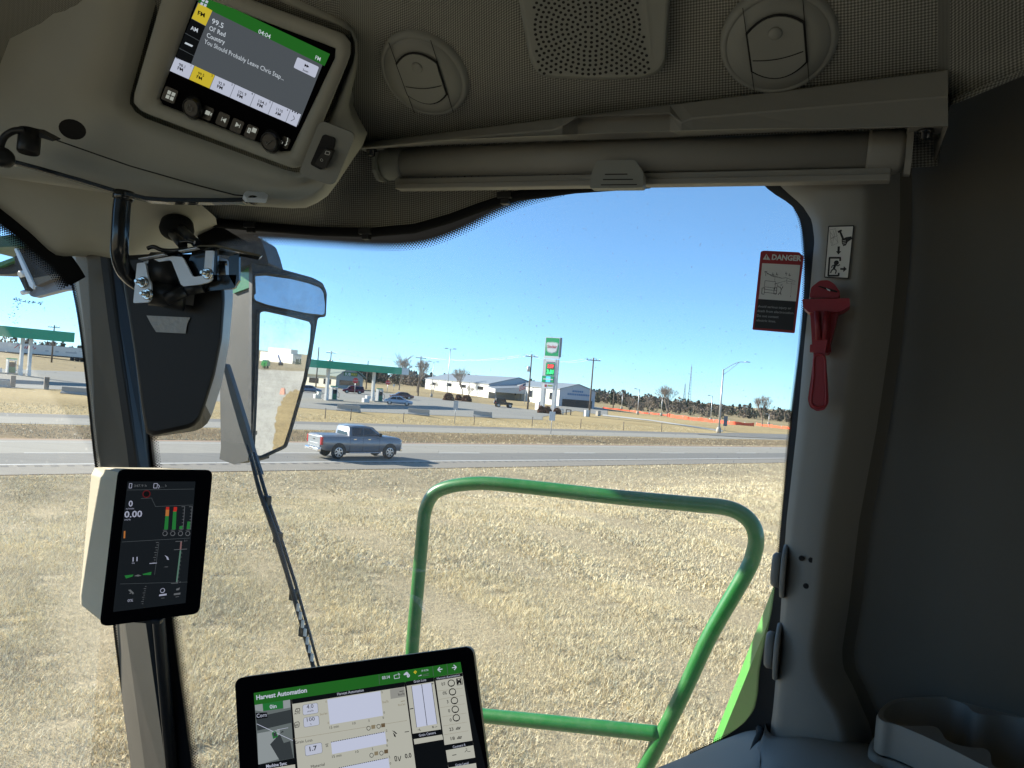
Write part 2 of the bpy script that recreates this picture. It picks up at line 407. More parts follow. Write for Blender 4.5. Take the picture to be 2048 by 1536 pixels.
# ------------------------------------------------------------------ grass (nobody could count it)
M_BL = [pmat('straw_blade', (.82, .70, .44), .8, var=.2, scale=2, spec=.2), pmat('pale_straw_blade', (.90, .80, .56), .8, var=.2, scale=2, spec=.2), pmat('grey_thatch_blade', (.38, .32, .22), .9, var=.2, scale=2, spec=.1)]
def blades(name, pts, h, w, mats=M_BL, lie=1.0, mix=(.48, .30, .22), patch=True):
    n = len(pts); x, y = pts[:, 0], pts[:, 1]; z = zt(x, y)
    az = rng.uniform(0, 2 * np.pi, n); hh = h * rng.uniform(.5, 1.5, n); ww = w * rng.uniform(.6, 1.4, n)
    ln = lie * rng.uniform(.1, 1.3, n)
    dx, dy = np.cos(az), np.sin(az); sz = hh / np.sqrt(1 + ln ** 2)
    tip = np.stack([x + dx * ln * sz, y + dy * ln * sz, z + sz], -1)
    fa = az + np.pi / 2 + rng.normal(0, .5, n); ux, uy = np.cos(fa) * ww / 2, np.sin(fa) * ww / 2
    a = np.stack([x - ux, y - uy, z - .01], -1); b = np.stack([x + ux, y + uy, z - .01], -1)
    V = np.stack([a, b, tip], 1).reshape(-1, 3).astype(np.float32)
    me = bpy.data.meshes.new(name); me.vertices.add(3 * n); me.vertices.foreach_set('co', V.ravel())
    me.loops.add(3 * n); me.loops.foreach_set('vertex_index', np.arange(3 * n, dtype=np.int32))
    me.polygons.add(n); me.polygons.foreach_set('loop_start', np.arange(0, 3 * n, 3, dtype=np.int32))
    for q in mats: me.materials.append(q)
    u = rng.uniform(0, 1, n)
    if patch:
        u = np.clip(u + .13 * (np.sin(x * 1.1 + 2 * np.sin(y * .6)) * np.sin(y * 1.4 + 1.5 * np.sin(x * .5))), 0, .999)
    mi = np.where(u < mix[0], 0, np.where(u < mix[0] + mix[1], 1, 2)).astype(np.int32)
    me.polygons.foreach_set('material_index', mi); me.update(); me.validate()
    o = bpy.data.objects.new(name, me); col.objects.link(o); return tag(o, kind='stuff')
def wedge(n, y0, y1, a0=-.85, a1=.55, power=2.0):
    yy = (y0 ** power + rng.uniform(0, 1, n) * (y1 ** power - y0 ** power)) ** (1 / power)
    return np.stack([yy * rng.uniform(a0, a1, n), yy], -1)
def clump(p, r=.5, k=1.0):
    """keep blades where a cheap noise says there is a tuft, leave bare soil between"""
    v = np.sin(p[:, 0] * 3.1 + 1.7 * np.sin(p[:, 1] * 2.3)) + np.sin(p[:, 1] * 4.3 + 1.3 * np.sin(p[:, 0] * 3.7)) + .8 * np.sin(p[:, 0] * 9.1 + p[:, 1] * 3.3) + .8 * np.sin(p[:, 1] * 11.7 - p[:, 0] * 5.1)
    return p[(v + rng.normal(0, .8, len(p))) > r]
p = clump(wedge(680000, 4.5, 14, a1=.62, power=1.7), -2.0); blades('grass', p, .072, .0070, lie=2.4)
p = clump(wedge(640000, 13.5, 31, a1=.62, power=1.4), -2.2); t = RN.x * p[:, 0] + RN.y * p[:, 1]; blades('grass', p[t < 34.8], .085, .0145, lie=2.4)
p = clump(wedge(220000, 29, 75, a0=-.8, a1=.62, power=1.3), -2.5); t = RN.x * p[:, 0] + RN.y * p[:, 1]; blades('grass', p[(t < 35.0)], .12, .03, lie=2.5)
p = clump(wedge(260000, 45, 130, a0=-.8, a1=.5, power=1.2), -1.5); t = RN.x * p[:, 0] + RN.y * p[:, 1]
q = p[(t > 49.2) & (t < 58.2)]; blades('median_grass', q, .16, .035, mix=(.30, .06, .64), lie=1.5)
q = p[(t > 68.0) & (t < 77) & (p[:, 0] < 30)]; blades('verge_grass', q, .14, .035, mix=(.60, .10, .30), lie=2.0)
# ------------------------------------------------------------------ materials outside
M_WHITE = pmat('white_metal', (.66, .66, .63), .5, var=.05, scale=3, dirt=(.55, .53, .48), dscale=1.2, damt=.35)
M_CONC = pmat('cast_concrete', (.38, .36, .32), .9, var=.15, scale=4, dirt=(.30, .29, .26), dscale=2)
M_STEEL = pmat('galvanised_steel', (.50, .51, .51), .45, .6, var=.1, scale=5)
M_WOODP = pmat('pole_wood', (.16, .125, .095), .9, var=.25, scale=6)
M_GREENP = pmat('canopy_green', (.015, .33, .16), .45, var=.08, scale=1)
M_ROOF = pmat('roof_metal', (.25, .28, .30), .5, .2, var=.06, scale=2)
M_ROOFG = pmat('roof_green', (.22, .26, .22), .7, var=.08, scale=2)
M_CREAM = pmat('cream_wall', (.70, .66, .52), .8, var=.06, scale=1)
M_SHEDW = pmat('shed_wall', (.60, .60, .56), .6, var=.05, scale=1)
M_GLASSD = pmat('dark_window', (.02, .024, .03), .08, var=.3, scale=2, spec=.6)
M_TYRE = pmat('tyre_rubber', (.018, .018, .018), .85, var=.2, scale=20)
M_RIM = pmat('wheel_alloy', (.62, .63, .64), .28, .9, var=.1, scale=10)
M_BLACK = pmat('black_plastic', (.018, .019, .02), .55, var=.2, scale=20)
M_CHROME = pmat('chrome', (.75, .76, .78), .12, 1.0, var=.03)
M_REDL = pmat('red_lens', (.45, .02, .03), .2, var=.1)
M_REDS = pmat('sign_red', (.55, .04, .04), .5, var=.06)
M_ORANGE = pmat('orange_mesh', (.80, .10, .035), .7, var=.15, scale=3)
M_BARK = pmat('bare_bark', (.20, .165, .13), .95, var=.25, scale=3)
M_TWIG = pmat('bare_twigs', (.27, .225, .18), .95, var=.2, scale=2)
M_SIGNBACK = pmat('sign_back', (.42, .44, .46), .45, .5, var=.08)
M_GREEN2 = pmat('bin_green', (.01, .14, .07), .5, var=.1)
M_BUSH = pmat('brown_shrub_leaf', (.15, .07, .04), .9, var=.35, scale=8)

def paint(name, c, rough=.25):
    m = pmat(name, c, rough, .25, var=.05, scale=4, coat=.6); return m

# ------------------------------------------------------------------ vehicles
def wheel(parent, name, loc, r, w, side, spokes=6):
    """tyre with an alloy rim as its sub-part; side = +1/-1 is the outer face along local y"""
    mb = MB()
    y = Vector((0, side, 0))
    mb.lathe(Vector(loc), y, [(r * .62, -w * .5), (r * .93, -w * .5), (r, -w * .3), (r, w * .3), (r * .95, w * .46), (r * .66, w * .5)], M_TYRE, n=26)
    t = mb.build(name, parent)
    m2 = MB(); c = Vector(loc) + y * w * .40
    m2.lathe(c, y, [(r * .66, 0), (r * .66, .05), (r * .60, .055), (r * .57, .012)], M_RIM, n=26, mats=[M_RIM, M_RIM, M_RIM, M_BLACK])
    m2.lathe(c + y * .012, y, [(r * .16, 0), (r * .15, .04), (r * .08, .045)], M_RIM, n=14)
    for k in range(spokes):
        a = 2 * math.pi * k / spokes + .3; d = Vector((math.cos(a), 0, math.sin(a))); q = Vector((-d.z, 0, d.x))
        pts = [c + d * r * .12 + q * r * .09, c + d * r * .6 + q * r * .10, c + d * r * .6 - q * r * .10, c + d * r * .12 - q * r * .09]
        m2.prism([p + y * .015 for p in pts], y * .025, M_RIM)
    m2.build('rim', t)
    return t
def car_body(parent, st, mat, name='body'):
    """st: stations (x, z_bottom, z_belt, z_top, half widths bottom, belt, top)"""
    rings = []
    for x, zb, zl, zr, wb, wl, wr in st:
        zm = zb + (zl - zb) * .45
        rings.append([Vector((x, -wb, zb)), Vector((x, -(wl * 1.015), zm)), Vector((x, -wl, zl - .02)), Vector((x, -wl + .03, zl)), Vector((x, -wr, zr - .035)), Vector((x, -wr + .06, zr)),
                      Vector((x, 0, zr + .015)),
                      Vector((x, wr - .06, zr)), Vector((x, wr, zr - .035)), Vector((x, wl - .03, zl)), Vector((x, wl, zl - .02)), Vector((x, wl * 1.015, zm)), Vector((x, wb, zb))])
    mb = MB(); mb.loft(rings, mat); return mb.build(name, parent)
def side_y(st, x, z):
    xs = [s[0] for s in st]
    zl = interp(xs, [s[2] for s in st], x); zr = interp(xs, [s[3] for s in st], x); wl = interp(xs, [s[5] for s in st], x); wr = interp(xs, [s[6] for s in st], x)
    f = 0 if zr - zl < .05 else min(1, max(0, (z - zl) / (zr - zl)))
    return wl + (wr - wl) * f
def side_panel(mb, st, pts, mat, off=.012, side=1):
    for sgn in (side,):
        mb.poly([Vector((x, sgn * (side_y(st, x, z) + off), z)) for x, z in pts], mat)
def arch(mb, x, r, w, z, side, mat=None):
    for sgn in (side,):
        n = 20
        pts = [Vector((x + math.cos(a) * r, sgn * w, z + math.sin(a) * r)) for a in np.linspace(-.35, math.pi + .35, n)]
        mb.poly(pts, mat or M_BLACK)

def sedan(name, label, cat, mat, suv=False, L=4.75, group=None):
    t = thing(name, label, cat, group=group)
    h = 1.72 if suv else 1.46; wd = .92 if suv else .90; b = .30 if suv else .22; bl = 1.02 if suv else .90
    x0, x1 = -L / 2, L / 2
    if suv: cab = [(-2.28, bl), (-2.12, h - .06), (-1.9, h), (.35, h), (.75, h - .04), (1.35, bl + .04)]
    else: cab = [(-1.75, bl), (-1.2, h - .14), (-.75, h - .02), (0, h), (.45, h - .04), (1.25, bl)]
    st = []
    def top(x): return interp([c[0] for c in cab], [c[1] for c in cab], x) if cab[0][0] <= x <= cab[-1][0] else None
    for x in sorted(set([x0, x0 + .08, x0 + .35] + [c[0] for c in cab] + [x1 - .7, x1 - .25, x1 - .03, x1])):
        e = 0 if abs(x) < L / 2 - .3 else (abs(x) - (L / 2 - .3)) / .3
        zl = bl - (.18 if x > 1.4 else .03) * max(0, (abs(x) - 1.2) / (L / 2 - 1.2)) * (1.0 if not suv or x > 0 else .3) - .12 * e
        tp = top(x); zt_ = zl + .02 if tp is None else max(tp, zl + .02)
        w = wd - .12 * e ** 2
        st.append((x, b + .12 * e, zl, zt_, w - .06, w, w - .02 if tp is None or tp - zl < .1 else w - .22))
    car_body(t, st, mat)
    wr = .36 if suv else .33; zx = .86 if suv else .82
    mb = MB()
    for x in (-1.38, 1.42):
        for s in (-1, 1): ma = MB(); arch(ma, x, wr * 1.22, wd + .008, wr * .98, s); ma.build('wheel_arch', t)
    mb.box((0, 0, b + .03), (L * .72, wd * 1.86, .10), M_BLACK); mb.build('underbody', t)
    for x in (-1.38, 1.42):
        for s in (-1, 1): wheel(t, 'wheel', (x, s * (wd - .10), wr), wr, .22, s)
    zb, zh = bl + .04, h - .12
    if suv: wins = [[(-2.0, zb), (-2.0, zh), (-1.25, zh), (-1.2, zb)], [(-1.12, zb), (-1.12, zh), (-.3, zh), (-.25, zb)], [(-.17, zb), (-.17, zh), (.5, zh), (1.05, zb)]]
    else: wins = [[(-1.35, zb), (-.95, zh - .04), (-.35, zh + .02), (-.3, zb)], [(-.22, zb), (-.25, zh + .02), (.3, zh), (.95, zb)]]
    for w in wins:
        for s in (-1, 1): mb = MB(); side_panel(mb, st, w, M_GLASSD, side=s); mb.build('window', t)
    mb = MB()
    if suv:
        mb.poly([Vector((1.22, -.66, bl + .12)), Vector((1.22, .66, bl + .12)), Vector((.80, .60, h - .08)), Vector((.80, -.60, h - .08))], M_GLASSD)
    else:
        mb.poly([Vector((1.18, -.68, bl + .08)), Vector((1.18, .68, bl + .08)), Vector((.52, .58, h - .05)), Vector((.52, -.58, h - .05))], M_GLASSD)
    for v in mb.v: v += Vector((.05, 0, .03))
    mb.build('windscreen', t)
    mb = MB()
    if suv: mb.poly([Vector((-2.25, -.62, bl + .12)), Vector((-2.25, .62, bl + .12)), Vector((-2.14, .58, h - .12)), Vector((-2.14, -.58, h - .12))], M_GLASSD)
    else: mb.poly([Vector((-1.66, -.62, bl + .08)), Vector((-1.66, .62, bl + .08)), Vector((-1.05, .56, h - .08)), Vector((-1.05, -.56, h - .08))], M_GLASSD)
    for v in mb.v: v += Vector((-.03, 0, .03))
    mb.build('rear_window', t)
    for s in (-1, 1):
        mb = MB(); mb.box((x1 - .03, s * .62, bl - .22), (.10, .34, .14), M_CHROME); mb.build('headlight', t)
        mb = MB(); mb.box((x0 + .02, s * .66, bl - .12), (.08, .24, .18), M_REDL); mb.build('tail_light', t)
    return t

def pickup():
    g1 = G(674, 917); g2 = G(785, 914.5); c = (g1 + g2) / 2; c.z = ZR
    # nearside wheels stand on g1-g2; move the centre of the truck to the far side by half its width
    c = c + RN * .35 - RD * .58
    t = thing('pickup_truck', 'grey crew cab pickup truck with chrome rear bumper driving on the highway', 'pickup truck', c, math.atan2(RD.y, RD.x))
    mat = paint('truck_paint', (.19, .205, .225), .3)
    wd = .99
    st = [(-2.92, .62, 1.33, 1.35, .90, .93, .90), (-2.86, .58, 1.36, 1.38, .95, .98, .95), (-2.6, .52, 1.37, 1.39, .97, wd, .96), (-1.02, .50, 1.37, 1.39, .97, wd, .96), (-1.0, .48, 1.36, 1.86, .97, wd, .78),
          (-.9, .46, 1.36, 1.95, .97, wd, .80), (-.4, .45, 1.36, 1.99, .97, wd, .80), (.35, .45, 1.36, 1.98, .97, wd, .80), (.70, .45, 1.36, 1.91, .97, wd, .80), (1.46, .45, 1.35, 1.42, .97, wd, .90),
          (1.54, .46, 1.34, 1.39, .97, wd, .90), (2.2, .5, 1.32, 1.36, .97, wd, .90), (2.75, .52, 1.27, 1.30, .96, .98, .88), (2.92, .55, 1.18, 1.22, .90, .93, .84), (2.98, .6, 1.05, 1.08, .84, .88, .80)]
    car_body(t, st, mat)
    mb = MB()                                   # cargo bed: dark tonneau recess
    mb.box((-1.95, 0, 1.402), (1.7, 1.66, .012), pmat('bed_cover', (.10, .13, .17), .4, var=.1)); mb.build('bed_cover', t)
    for x in (-1.72, 2.02):
        for s in (-1, 1): wheel(t, 'wheel', (x, s * .86, .42), .42, .28, s, 6)
    mb = MB()
    for x in (-1.72, 2.02):
        for s in (-1, 1): ma = MB(); arch(ma, x, .52, wd + .018, .46, s); ma.build('wheel_arch', t)
    mb.box((.1, 0, .42), (2.6, 1.80, .12), M_BLACK); mb.build('underbody', t)
    for s in (-1, 1): mb = MB(); mb.box((.15, s * 1.02, .40), (2.3, .16, .05), M_CHROME); mb.build('running_board', t, .02)
    zb, zh = 1.42, 1.88
    for w in ([(-.82, zb), (-.80, zh), (-.05, zh + .02), (-.05, zb)], [(.03, zb), (.03, zh + .02), (.52, zh - .02), (1.20, zb)]):
        for s in (-1, 1): mb = MB(); side_panel(mb, st, w, M_GLASSD, .014, side=s); mb.build('window', t)
    mb = MB(); mb.poly([Vector((-1.035, -.70, 1.42)), Vector((-1.035, .70, 1.42)), Vector((-.985, .66, 1.82)), Vector((-.985, -.66, 1.82))], M_GLASSD); mb.build('rear_window', t)
    mb = MB(); mb.poly([Vector((1.48, -.74, 1.43)), Vector((1.48, .74, 1.43)), Vector((.76, .70, 1.93)), Vector((.76, -.70, 1.93))], M_GLASSD); mb.build('windscreen', t)
    mb = MB(); tg = paint('tailgate_paint', (.30, .33, .35), .35)
    mb.box((-2.945, 0, 1.0), (.05, 1.66, .64), tg); mb.box((-2.96, 0, 1.27), (.05, 1.62, .08), tg); mb.box((-2.955, 0, .86), (.05, 1.2, .12), tg)
    tgo = mb.build('tailgate', t, .02); mb = MB(); mb.box((-2.99, 0, 1.12), (.02, .22, .05), M_BLACK); mb.build('handle', tgo)
    mb = MB(); mb.box((-3.02, 0, .54), (.22, 1.90, .20), M_CHROME); mb.box((-3.10, 0, .58), (.10, .5, .1), M_BLACK); mb.build('rear_bumper', t, .05)
    mb = MB(); mb.box((2.98, 0, .58), (.16, 1.76, .22), M_CHROME); mb.box((3.0, 0, .92), (.08, 1.3, .36), M_BLACK); mb.build('front_bumper', t, .04)
    for s in (-1, 1):
        mb = MB(); mb.box((-2.90, s * .93, 1.08), (.14, .15, .46), M_REDL); mb.build('tail_light', t, .02)
        mb = MB(); mb.box((2.92, s * .78, 1.06), (.14, .26, .18), M_CHROME); mb.build('headlight', t, .02)
        mb = MB(); mb.box((1.16, s * 1.12, 1.48), (.12, .22, .22), M_BLACK); mb.build('wing_mirror', t, .03)
        for x in (-.62, .42):
            mb = MB(); mb.box((x, s * (wd + .02), 1.20), (.2, .03, .035), M_CHROME); mb.build('door_handle', t)
    for x in (-.96, -.02, 1.2):
        for s in (-1, 1): mb = MB(); mb.box((x, s * (wd + .008), .9), (.012, .01, .82), M_BLACK); mb.build('door_seam', t)
    t.scale = (.92, 1, 1)
    return t
pickup()

def place(px, py): p = G(px, py); return p
def park(fn, px, py, az, **k):
    t = fn(**k); p = G(px, py); t.location = p; t.rotation_euler = (0, 0, az); return t
RA = math.atan2(RD.y, RD.x)
CARS = 'vehicles at the filling station'
park(sedan, 796, 810, RA - .55, name='parked_car', label='silver sedan beside the pump island nearest the highway barriers', cat='car', mat=paint('silver_paint', (.42, .47, .54)), group=CARS)
park(sedan, 803, 798, RA + 2.85, name='parked_car', label='dark red sedan half hidden behind the silver sedan', cat='car', mat=paint('dark_red_paint', (.10, .03, .035)), group=CARS)
park(sedan, 706, 787, RA + 2.75, name='parked_suv', label='maroon suv between the two canopy columns in front of the cream store', cat='suv', mat=paint('maroon_paint', (.13, .012, .025)), suv=True, group=CARS)
park(sedan, 619, 785, RA - .5, name='parked_car', label='grey blue car parked under the canopy beside the outside mirror', cat='car', mat=paint('grey_blue_paint', (.12, .16, .24)), group=CARS)
park(sedan, 628, 771, RA - .5, name='parked_suv', label='dark navy suv parked against the cream store wall', cat='suv', mat=paint('navy_paint', (.02, .025, .05)), suv=True, group=CARS)

def jeep():
    p = G(1006, 815); t = thing('jeep', 'black jeep with a spare wheel on its tail, crossing the station lot', 'jeep', p, RA - .45)
    k = paint('jeep_paint', (.03, .035, .035)); mb = MB()
    mb.prism([Vector((x, -.75, z)) for x, z in ((-1.7, .55), (-1.7, 1.15), (.55, 1.15), (.6, 1.12), (1.75, 1.05), (1.8, .6))], (0, 1.5, 0), k); mb.build('body', t, .05)
    mb = MB(); mb.prism([Vector((x, -.70, z)) for x, z in ((-1.68, 1.15), (-1.6, 1.82), (.25, 1.82), (.5, 1.15))], (0, 1.4, 0), M_BLACK); mb.build('soft_top', t, .05)
    for x in (-1.15, 1.25):
        for s in (-1, 1): wheel(t, 'wheel', (x, s * .78, .42), .42, .28, s, 5)
    mb = MB(); mb.lathe((-1.72, 0, 1.05), (-1, 0, 0), [(.3, 0), (.42, .04), (.42, .2), (.25, .24)], M_TYRE); mb.lathe((-1.95, 0, 1.05), (-1, 0, 0), [(.24, 0), (.22, .03)], M_RIM); mb.build('spare_wheel', t)
    for s in (-1, 1):
        mb = MB(); mb.box((-.5, s * .76, 1.45), (1.5, .02, .42), M_GLASSD); mb.build('window', t)
        mb = MB(); mb.prism([Vector((x, s * .74, z)) for x, z in ((.75, .8), (.85, .98), (1.65, .98), (1.8, .78))], (0, s * .3, 0), M_BLACK); mb.build('fender', t)
        mb = MB(); mb.box((-1.74, s * .66, .95), (.06, .14, .2), M_REDL); mb.build('tail_light', t)
jeep()

# ------------------------------------------------------------------ filling station
CD = Vector((.6, .8, 0)); CN = Vector((.8, -.6, 0))
M_FASG = M_GREENP
def canopy(label, c0, ncol, spacing, l0, l1, w, hcol, hf):
    t = thing('fuel_canopy', label, 'canopy', c0, math.atan2(CD.y, CD.x), 'filling station canopies')
    mb = MB(); mb.box(((l0 + l1) / 2, 0, hcol + hf / 2), (l1 - l0 - .1, w - .1, hf - .1), M_WHITE)
    mb.build('canopy_roof', t)
    mb = MB()
    for s in (-1, 1): mb.box(((l0 + l1) / 2, s * w / 2, hcol + hf / 2), (l1 - l0, .08, hf), M_FASG)
    for x in (l0, l1): mb.box((x, 0, hcol + hf / 2), (.08, w + .09, hf + .006), M_FASG)
    if spacing > 3: mb.box((l1 - 1.0, -w / 2 - .05, hcol + hf * .5), (1.9, .03, hf * .98), M_WHITE)
    mb.build('fascia', t)
    for k in range(ncol):
        mb = MB(); mb.box((k * spacing, 0, hcol / 2), (.42, .42, hcol), M_WHITE); mb.box((k * spacing, 0, .5), (.5, .5, 1.0), M_WHITE); mb.build('column', t, .02)
    return t
c1 = G(652, 801); c2 = G(744, 803.5)
sp = (Vector((c2.x, c2.y)) - Vector((c1.x, c1.y))).length
CD = Vector((c2.x - c1.x, c2.y - c1.y, 0)).normalized(); CN = Vector((CD.y, -CD.x, 0))
hcol = (801 - 737) * px_m(c1)
canopy('long green car canopy on white columns in front of the cream store', c1, 2, sp, -13, sp * 1.0 + 5.3, 6.4, hcol, 1.15)
c3 = G(40, 751)
canopy('green truck canopy at the far left with a double white column', c3, 2, 1.15, -26, 6.2, 4.4, (751 - 676) * px_m(c3), 1.5)
def pump(label, px, py):
    p = G(px, py); t = thing('fuel_pump', label, 'fuel pump', p, math.atan2(CD.y, CD.x), 'fuel pumps under the canopies')
    mb = MB(); mb.box((0, 0, .10), (3.6, 1.3, .2), M_CONC); mb.build('island', t, .04)
    mb = MB(); mb.box((.1, 0, .65), (.95, .55, .9), M_GREEN2); mb.box((.1, 0, 1.45), (.95, .5, .7), M_BLACK)
    mb.box((-.45, 0, 1.15), (.16, .6, 1.9), M_WHITE); mb.box((.62, 0, 1.15), (.12, .6, 1.9), M_WHITE); mb.box((.1, 0, 2.1), (1.25, .62, .22), M_WHITE); mb.build('cabinet', t, .03)
    mb = MB(); mb.box((.1, 0, 2.30), (1.5, .1, .16), M_GREENP); mb.build('pump_topper', t)
    for s in (-1, 1):
        mb = MB(); mb.tube(smooth_path([(.5, s * .32, 1.5), (.85, s * .5, 1.2), (.8, s * .5, .5), (.55, s * .36, .7)], 5), .03, M_BLACK, 6); mb.build('hose', t)
        mb = MB(); mb.box((.30, s * .3, 1.5), (.3, .04, .34), M_GLASSD); mb.build('display', t)
    mb = MB(); mb.box((-1.35, 0, .52), (.35, .35, .65), M_WHITE); mb.build('waste_bin', t, .04)
pump('fuel pump by the left column of the long canopy', 665, 801)
pump('fuel pump by the right column of the long canopy, silver car beyond', 757, 804)
pump('white fuel pump under the truck canopy at the far left', 20, 748)
for px, py, lab, g in ((634, 797, 'white concrete block at the end of the left pump island', 0), (731, 805, 'white concrete block at the end of the right pump island', 0)):
    p = G(px, py); o = MB(p)
    o.box(p + Vector((0, 0, .35)), (1.0, .8, .7), M_WHITE, RA); o.box(p + Vector((.3, .2, .9)), (.7, .7, .45), M_WHITE, RA)
    tag(o.build('concrete_block', None, .04), lab, 'block', 'white blocks at the pump islands')

def store():
    a = G(671, 776.5); wd = Vector((-.8, .6, 0)); gd = Vector((.6, .8, 0)); H = (776.5 - 751) * px_m(a); Lw = 26; gw = 9.5
    t = thing('convenience_store', 'cream convenience store with grey green roof and a sandwich shop sign on its gable', 'store', a)
    Z = Vector((0, 0, 1)); mb = MB(a)
    def q(l, g, z): return a + wd * l + gd * g + Z * z
    mb.poly([q(0, 0, -1), q(Lw, 0, -1), q(Lw, 0, H), q(0, 0, H)], M_CREAM)
    mb.poly([q(0, 0, -1), q(0, 0, H), q(0, gw / 2, H + 2.6), q(0, gw, H), q(0, gw, -1)], pmat('gable_wall', (.36, .38, .36), .8, var=.06))
    mb.poly([q(0, gw, -1), q(Lw, gw, -1), q(Lw, gw, H), q(0, gw, H)], M_CREAM); mb.poly([q(Lw, 0, -1), q(Lw, 0, H), q(Lw, gw / 2, H + 2.6), q(Lw, gw, H), q(Lw, gw, -1)], M_CREAM)
    mb.build('wall', t)
    mb = MB(a)
    for s, g0 in ((0, -.6), (1, gw + .6)):
        pts = [q(-.8, g0, H - .3), q(Lw + .8, g0, H - .3), q(Lw + .8, gw / 2, H + 2.75), q(-.8, gw / 2, H + 2.75)]
        mb.prism(pts, Z * .22, M_ROOFG)
    mb.build('roof', t)
    for l0, l1, z0, z1 in ((2.2, 5.2, .9, 2.3), (7.5, 11.5, .9, 2.3), (14, 18, .9, 2.3)):
        mb = MB(a); mb.prism([q(l0, -.03, z0), q(l1, -.03, z0), q(l1, -.03, z1), q(l0, -.03, z1)], gd * -.04, M_GLASSD); mb.build('window', t)
    mb = MB(a); mb.prism([q(-.05, 1.2, 1.0), q(-.05, gw - 1.2, 1.0), q(-.05, gw - 1.2, 2.3), q(-.05, 1.2, 2.3)], wd * -.04, M_GLASSD); mb.build('window', t)
    ms = pmat('sign_lettering_green', (.02, .16, .05), .5); my = pmat('sign_lettering_yellow', (.70, .52, .05), .5); mw = pmat('sign_lettering_white', (.8, .8, .78), .5)
    mb = MB(a); mb.poly([q(-.1, 2.4, H + .1), q(-.1, gw - 2.2, H + .1), q(-.1, gw - 2.2, H + 1.15), q(-.1, 2.4, H + 1.15)], ms)
    mb.text('SUB', q(-.14, 2.7, H + .25), gd, Z, .75, mw, width=2.1, bold=.02); mb.text('WAY', q(-.14, 4.85, H + .25), gd, Z, .75, my, width=2.2, bold=.02); mb.build('shop_sign', t)
store()

def barrier(label, px, py, L, az):
    p = G(px, py); mb = MB(p); pr = [(-.36, 0), (-.36, .10), (-.16, .30), (-.11, .78), (.11, .78), (.16, .30), (.36, .10), (.36, 0)]
    d = Vector((math.cos(az), math.sin(az), 0)); n = Vector((-d.y, d.x, 0))
    mb.loft([[p + d * s + n * y + Vector((0, 0, z)) for y, z in pr] for s in (-L / 2, L / 2)], M_CONC, smooth=False)
    tag(mb.build('concrete_barrier', None, .02), label, 'barrier', 'concrete barriers along the lot edge')
barrier('concrete barrier below the left pump island', 697, 823, 2.9, RA - .85)
barrier('concrete barrier below the silver sedan', 837, 830, 2.8, RA - .85)
barrier('concrete barrier standing alone between the canopy and the tall sign', 965, 834, 2.6, RA - .85)
barrier('pale concrete barrier right of the two wooden posts at the lot edge', 152, 789, 3.2, RA - .75)
barrier('concrete barrier left of the two wooden posts at the lot edge', -2, 774, 2.4, RA - .75)
for px, py, h, lab in ((25, 775, 24, 'square timber post below the truck canopy columns'), (92, 779, 25, 'square timber post right of the truck canopy columns')):
    p = G(px, py); mb = MB(p); k = px_m(p); mb.box(p + Vector((0, 0, h * k / 2)), (.5, .5, h * k), pmat('weathered_post', (.24, .21, .18), .9, var=.2), RA)
    tag(mb.build('timber_post', None, .03), lab, 'post', 'timber posts at the lot edge')

# ------------------------------------------------------------------ sign posts
def octa(c, n, r, mat, mb, k=8): mb.disc(c, n, r, mat, k)
def stop_sign(px, py, h, label):
    p = G(px, py); k = px_m(p); t = thing('stop_sign', label, 'stop sign', p, 0, 'stop signs on the lot'); H = h * k
    mb = MB(); mb.tube([(0, 0, 0), (0, 0, H)], .06, M_STEEL, 6); mb.build('post', t)
    n = Vector((.25, -.97, 0)); mb = MB(); r = .62; x = Vector((.97, .25, 0))
    pts = [Vector((0, 0, H)) + n * .07 + x * math.cos(math.pi / 8 + math.pi / 4 * i) * r + Vector((0, 0, math.sin(math.pi / 8 + math.pi / 4 * i) * r)) for i in range(8)]
    mb.prism(pts, n * .03, M_REDS); mb.text('STOP', Vector((0, 0, H - .16)) + n * .11, x, Vector((0, 0, 1)), .32, M_WHITE, align='C', width=.95); mb.build('sign_plate', t)
stop_sign(709, 788, 27, 'red stop sign in front of the store gable')
stop_sign(774, 787, 22, 'red stop sign on the grass edge right of the canopy columns')
def plate_sign(name, label, px, py, ptop, w, h, double=False, n=Vector((.1, -1, 0)), mat=None, z0=None, group=None):
    p = G(px, py); k = px_m(p); H = (py - ptop) * k; t = thing(name, label, 'sign', p, 0, group); n = n.normalized(); x = Vector((-n.y, n.x, 0))
    mb = MB(); mb.tube([(0, 0, 0), (0, 0, H)], .05, M_STEEL, 6); mb.build('post', t)
    for sx in ((-.52, .52) if double else (0,)):
        ww = w * k * (.46 if double else 1)
        mb = MB(); c = x * (sx * w * k * .5 if double else 0) + n * .08
        mb.prism([c + x * a * ww / 2 + Vector((0, 0, b)) for a, b in ((-1, H - h * k), (1, H - h * k), (1, H), (-1, H))], n * .03, mat or M_SIGNBACK); mb.build('sign_plate', t)
    return t
plate_sign('road_sign', 'double grey sign back on a thin post between the shrubs and the lone barrier', 909, 847, 802, 9, 17, True)
plate_sign('road_sign', 'double pale sign back on a white post below the tall fuel sign', 1101.5, 868, 823, 12, 18, True, mat=pmat('pale_sign_back', (.62, .64, .64), .5))
plate_sign('road_sign', 'small white sign among the trees behind the right canopy column', 787, 782, 768, 4, 5, mat=M_WHITE)
t = plate_sign('road_sign', 'dark blue stacked sign backs beside the street light', 1449, 863, 832, 8, 20, mat=pmat('dark_sign_back', (.10, .12, .16), .5, .3))
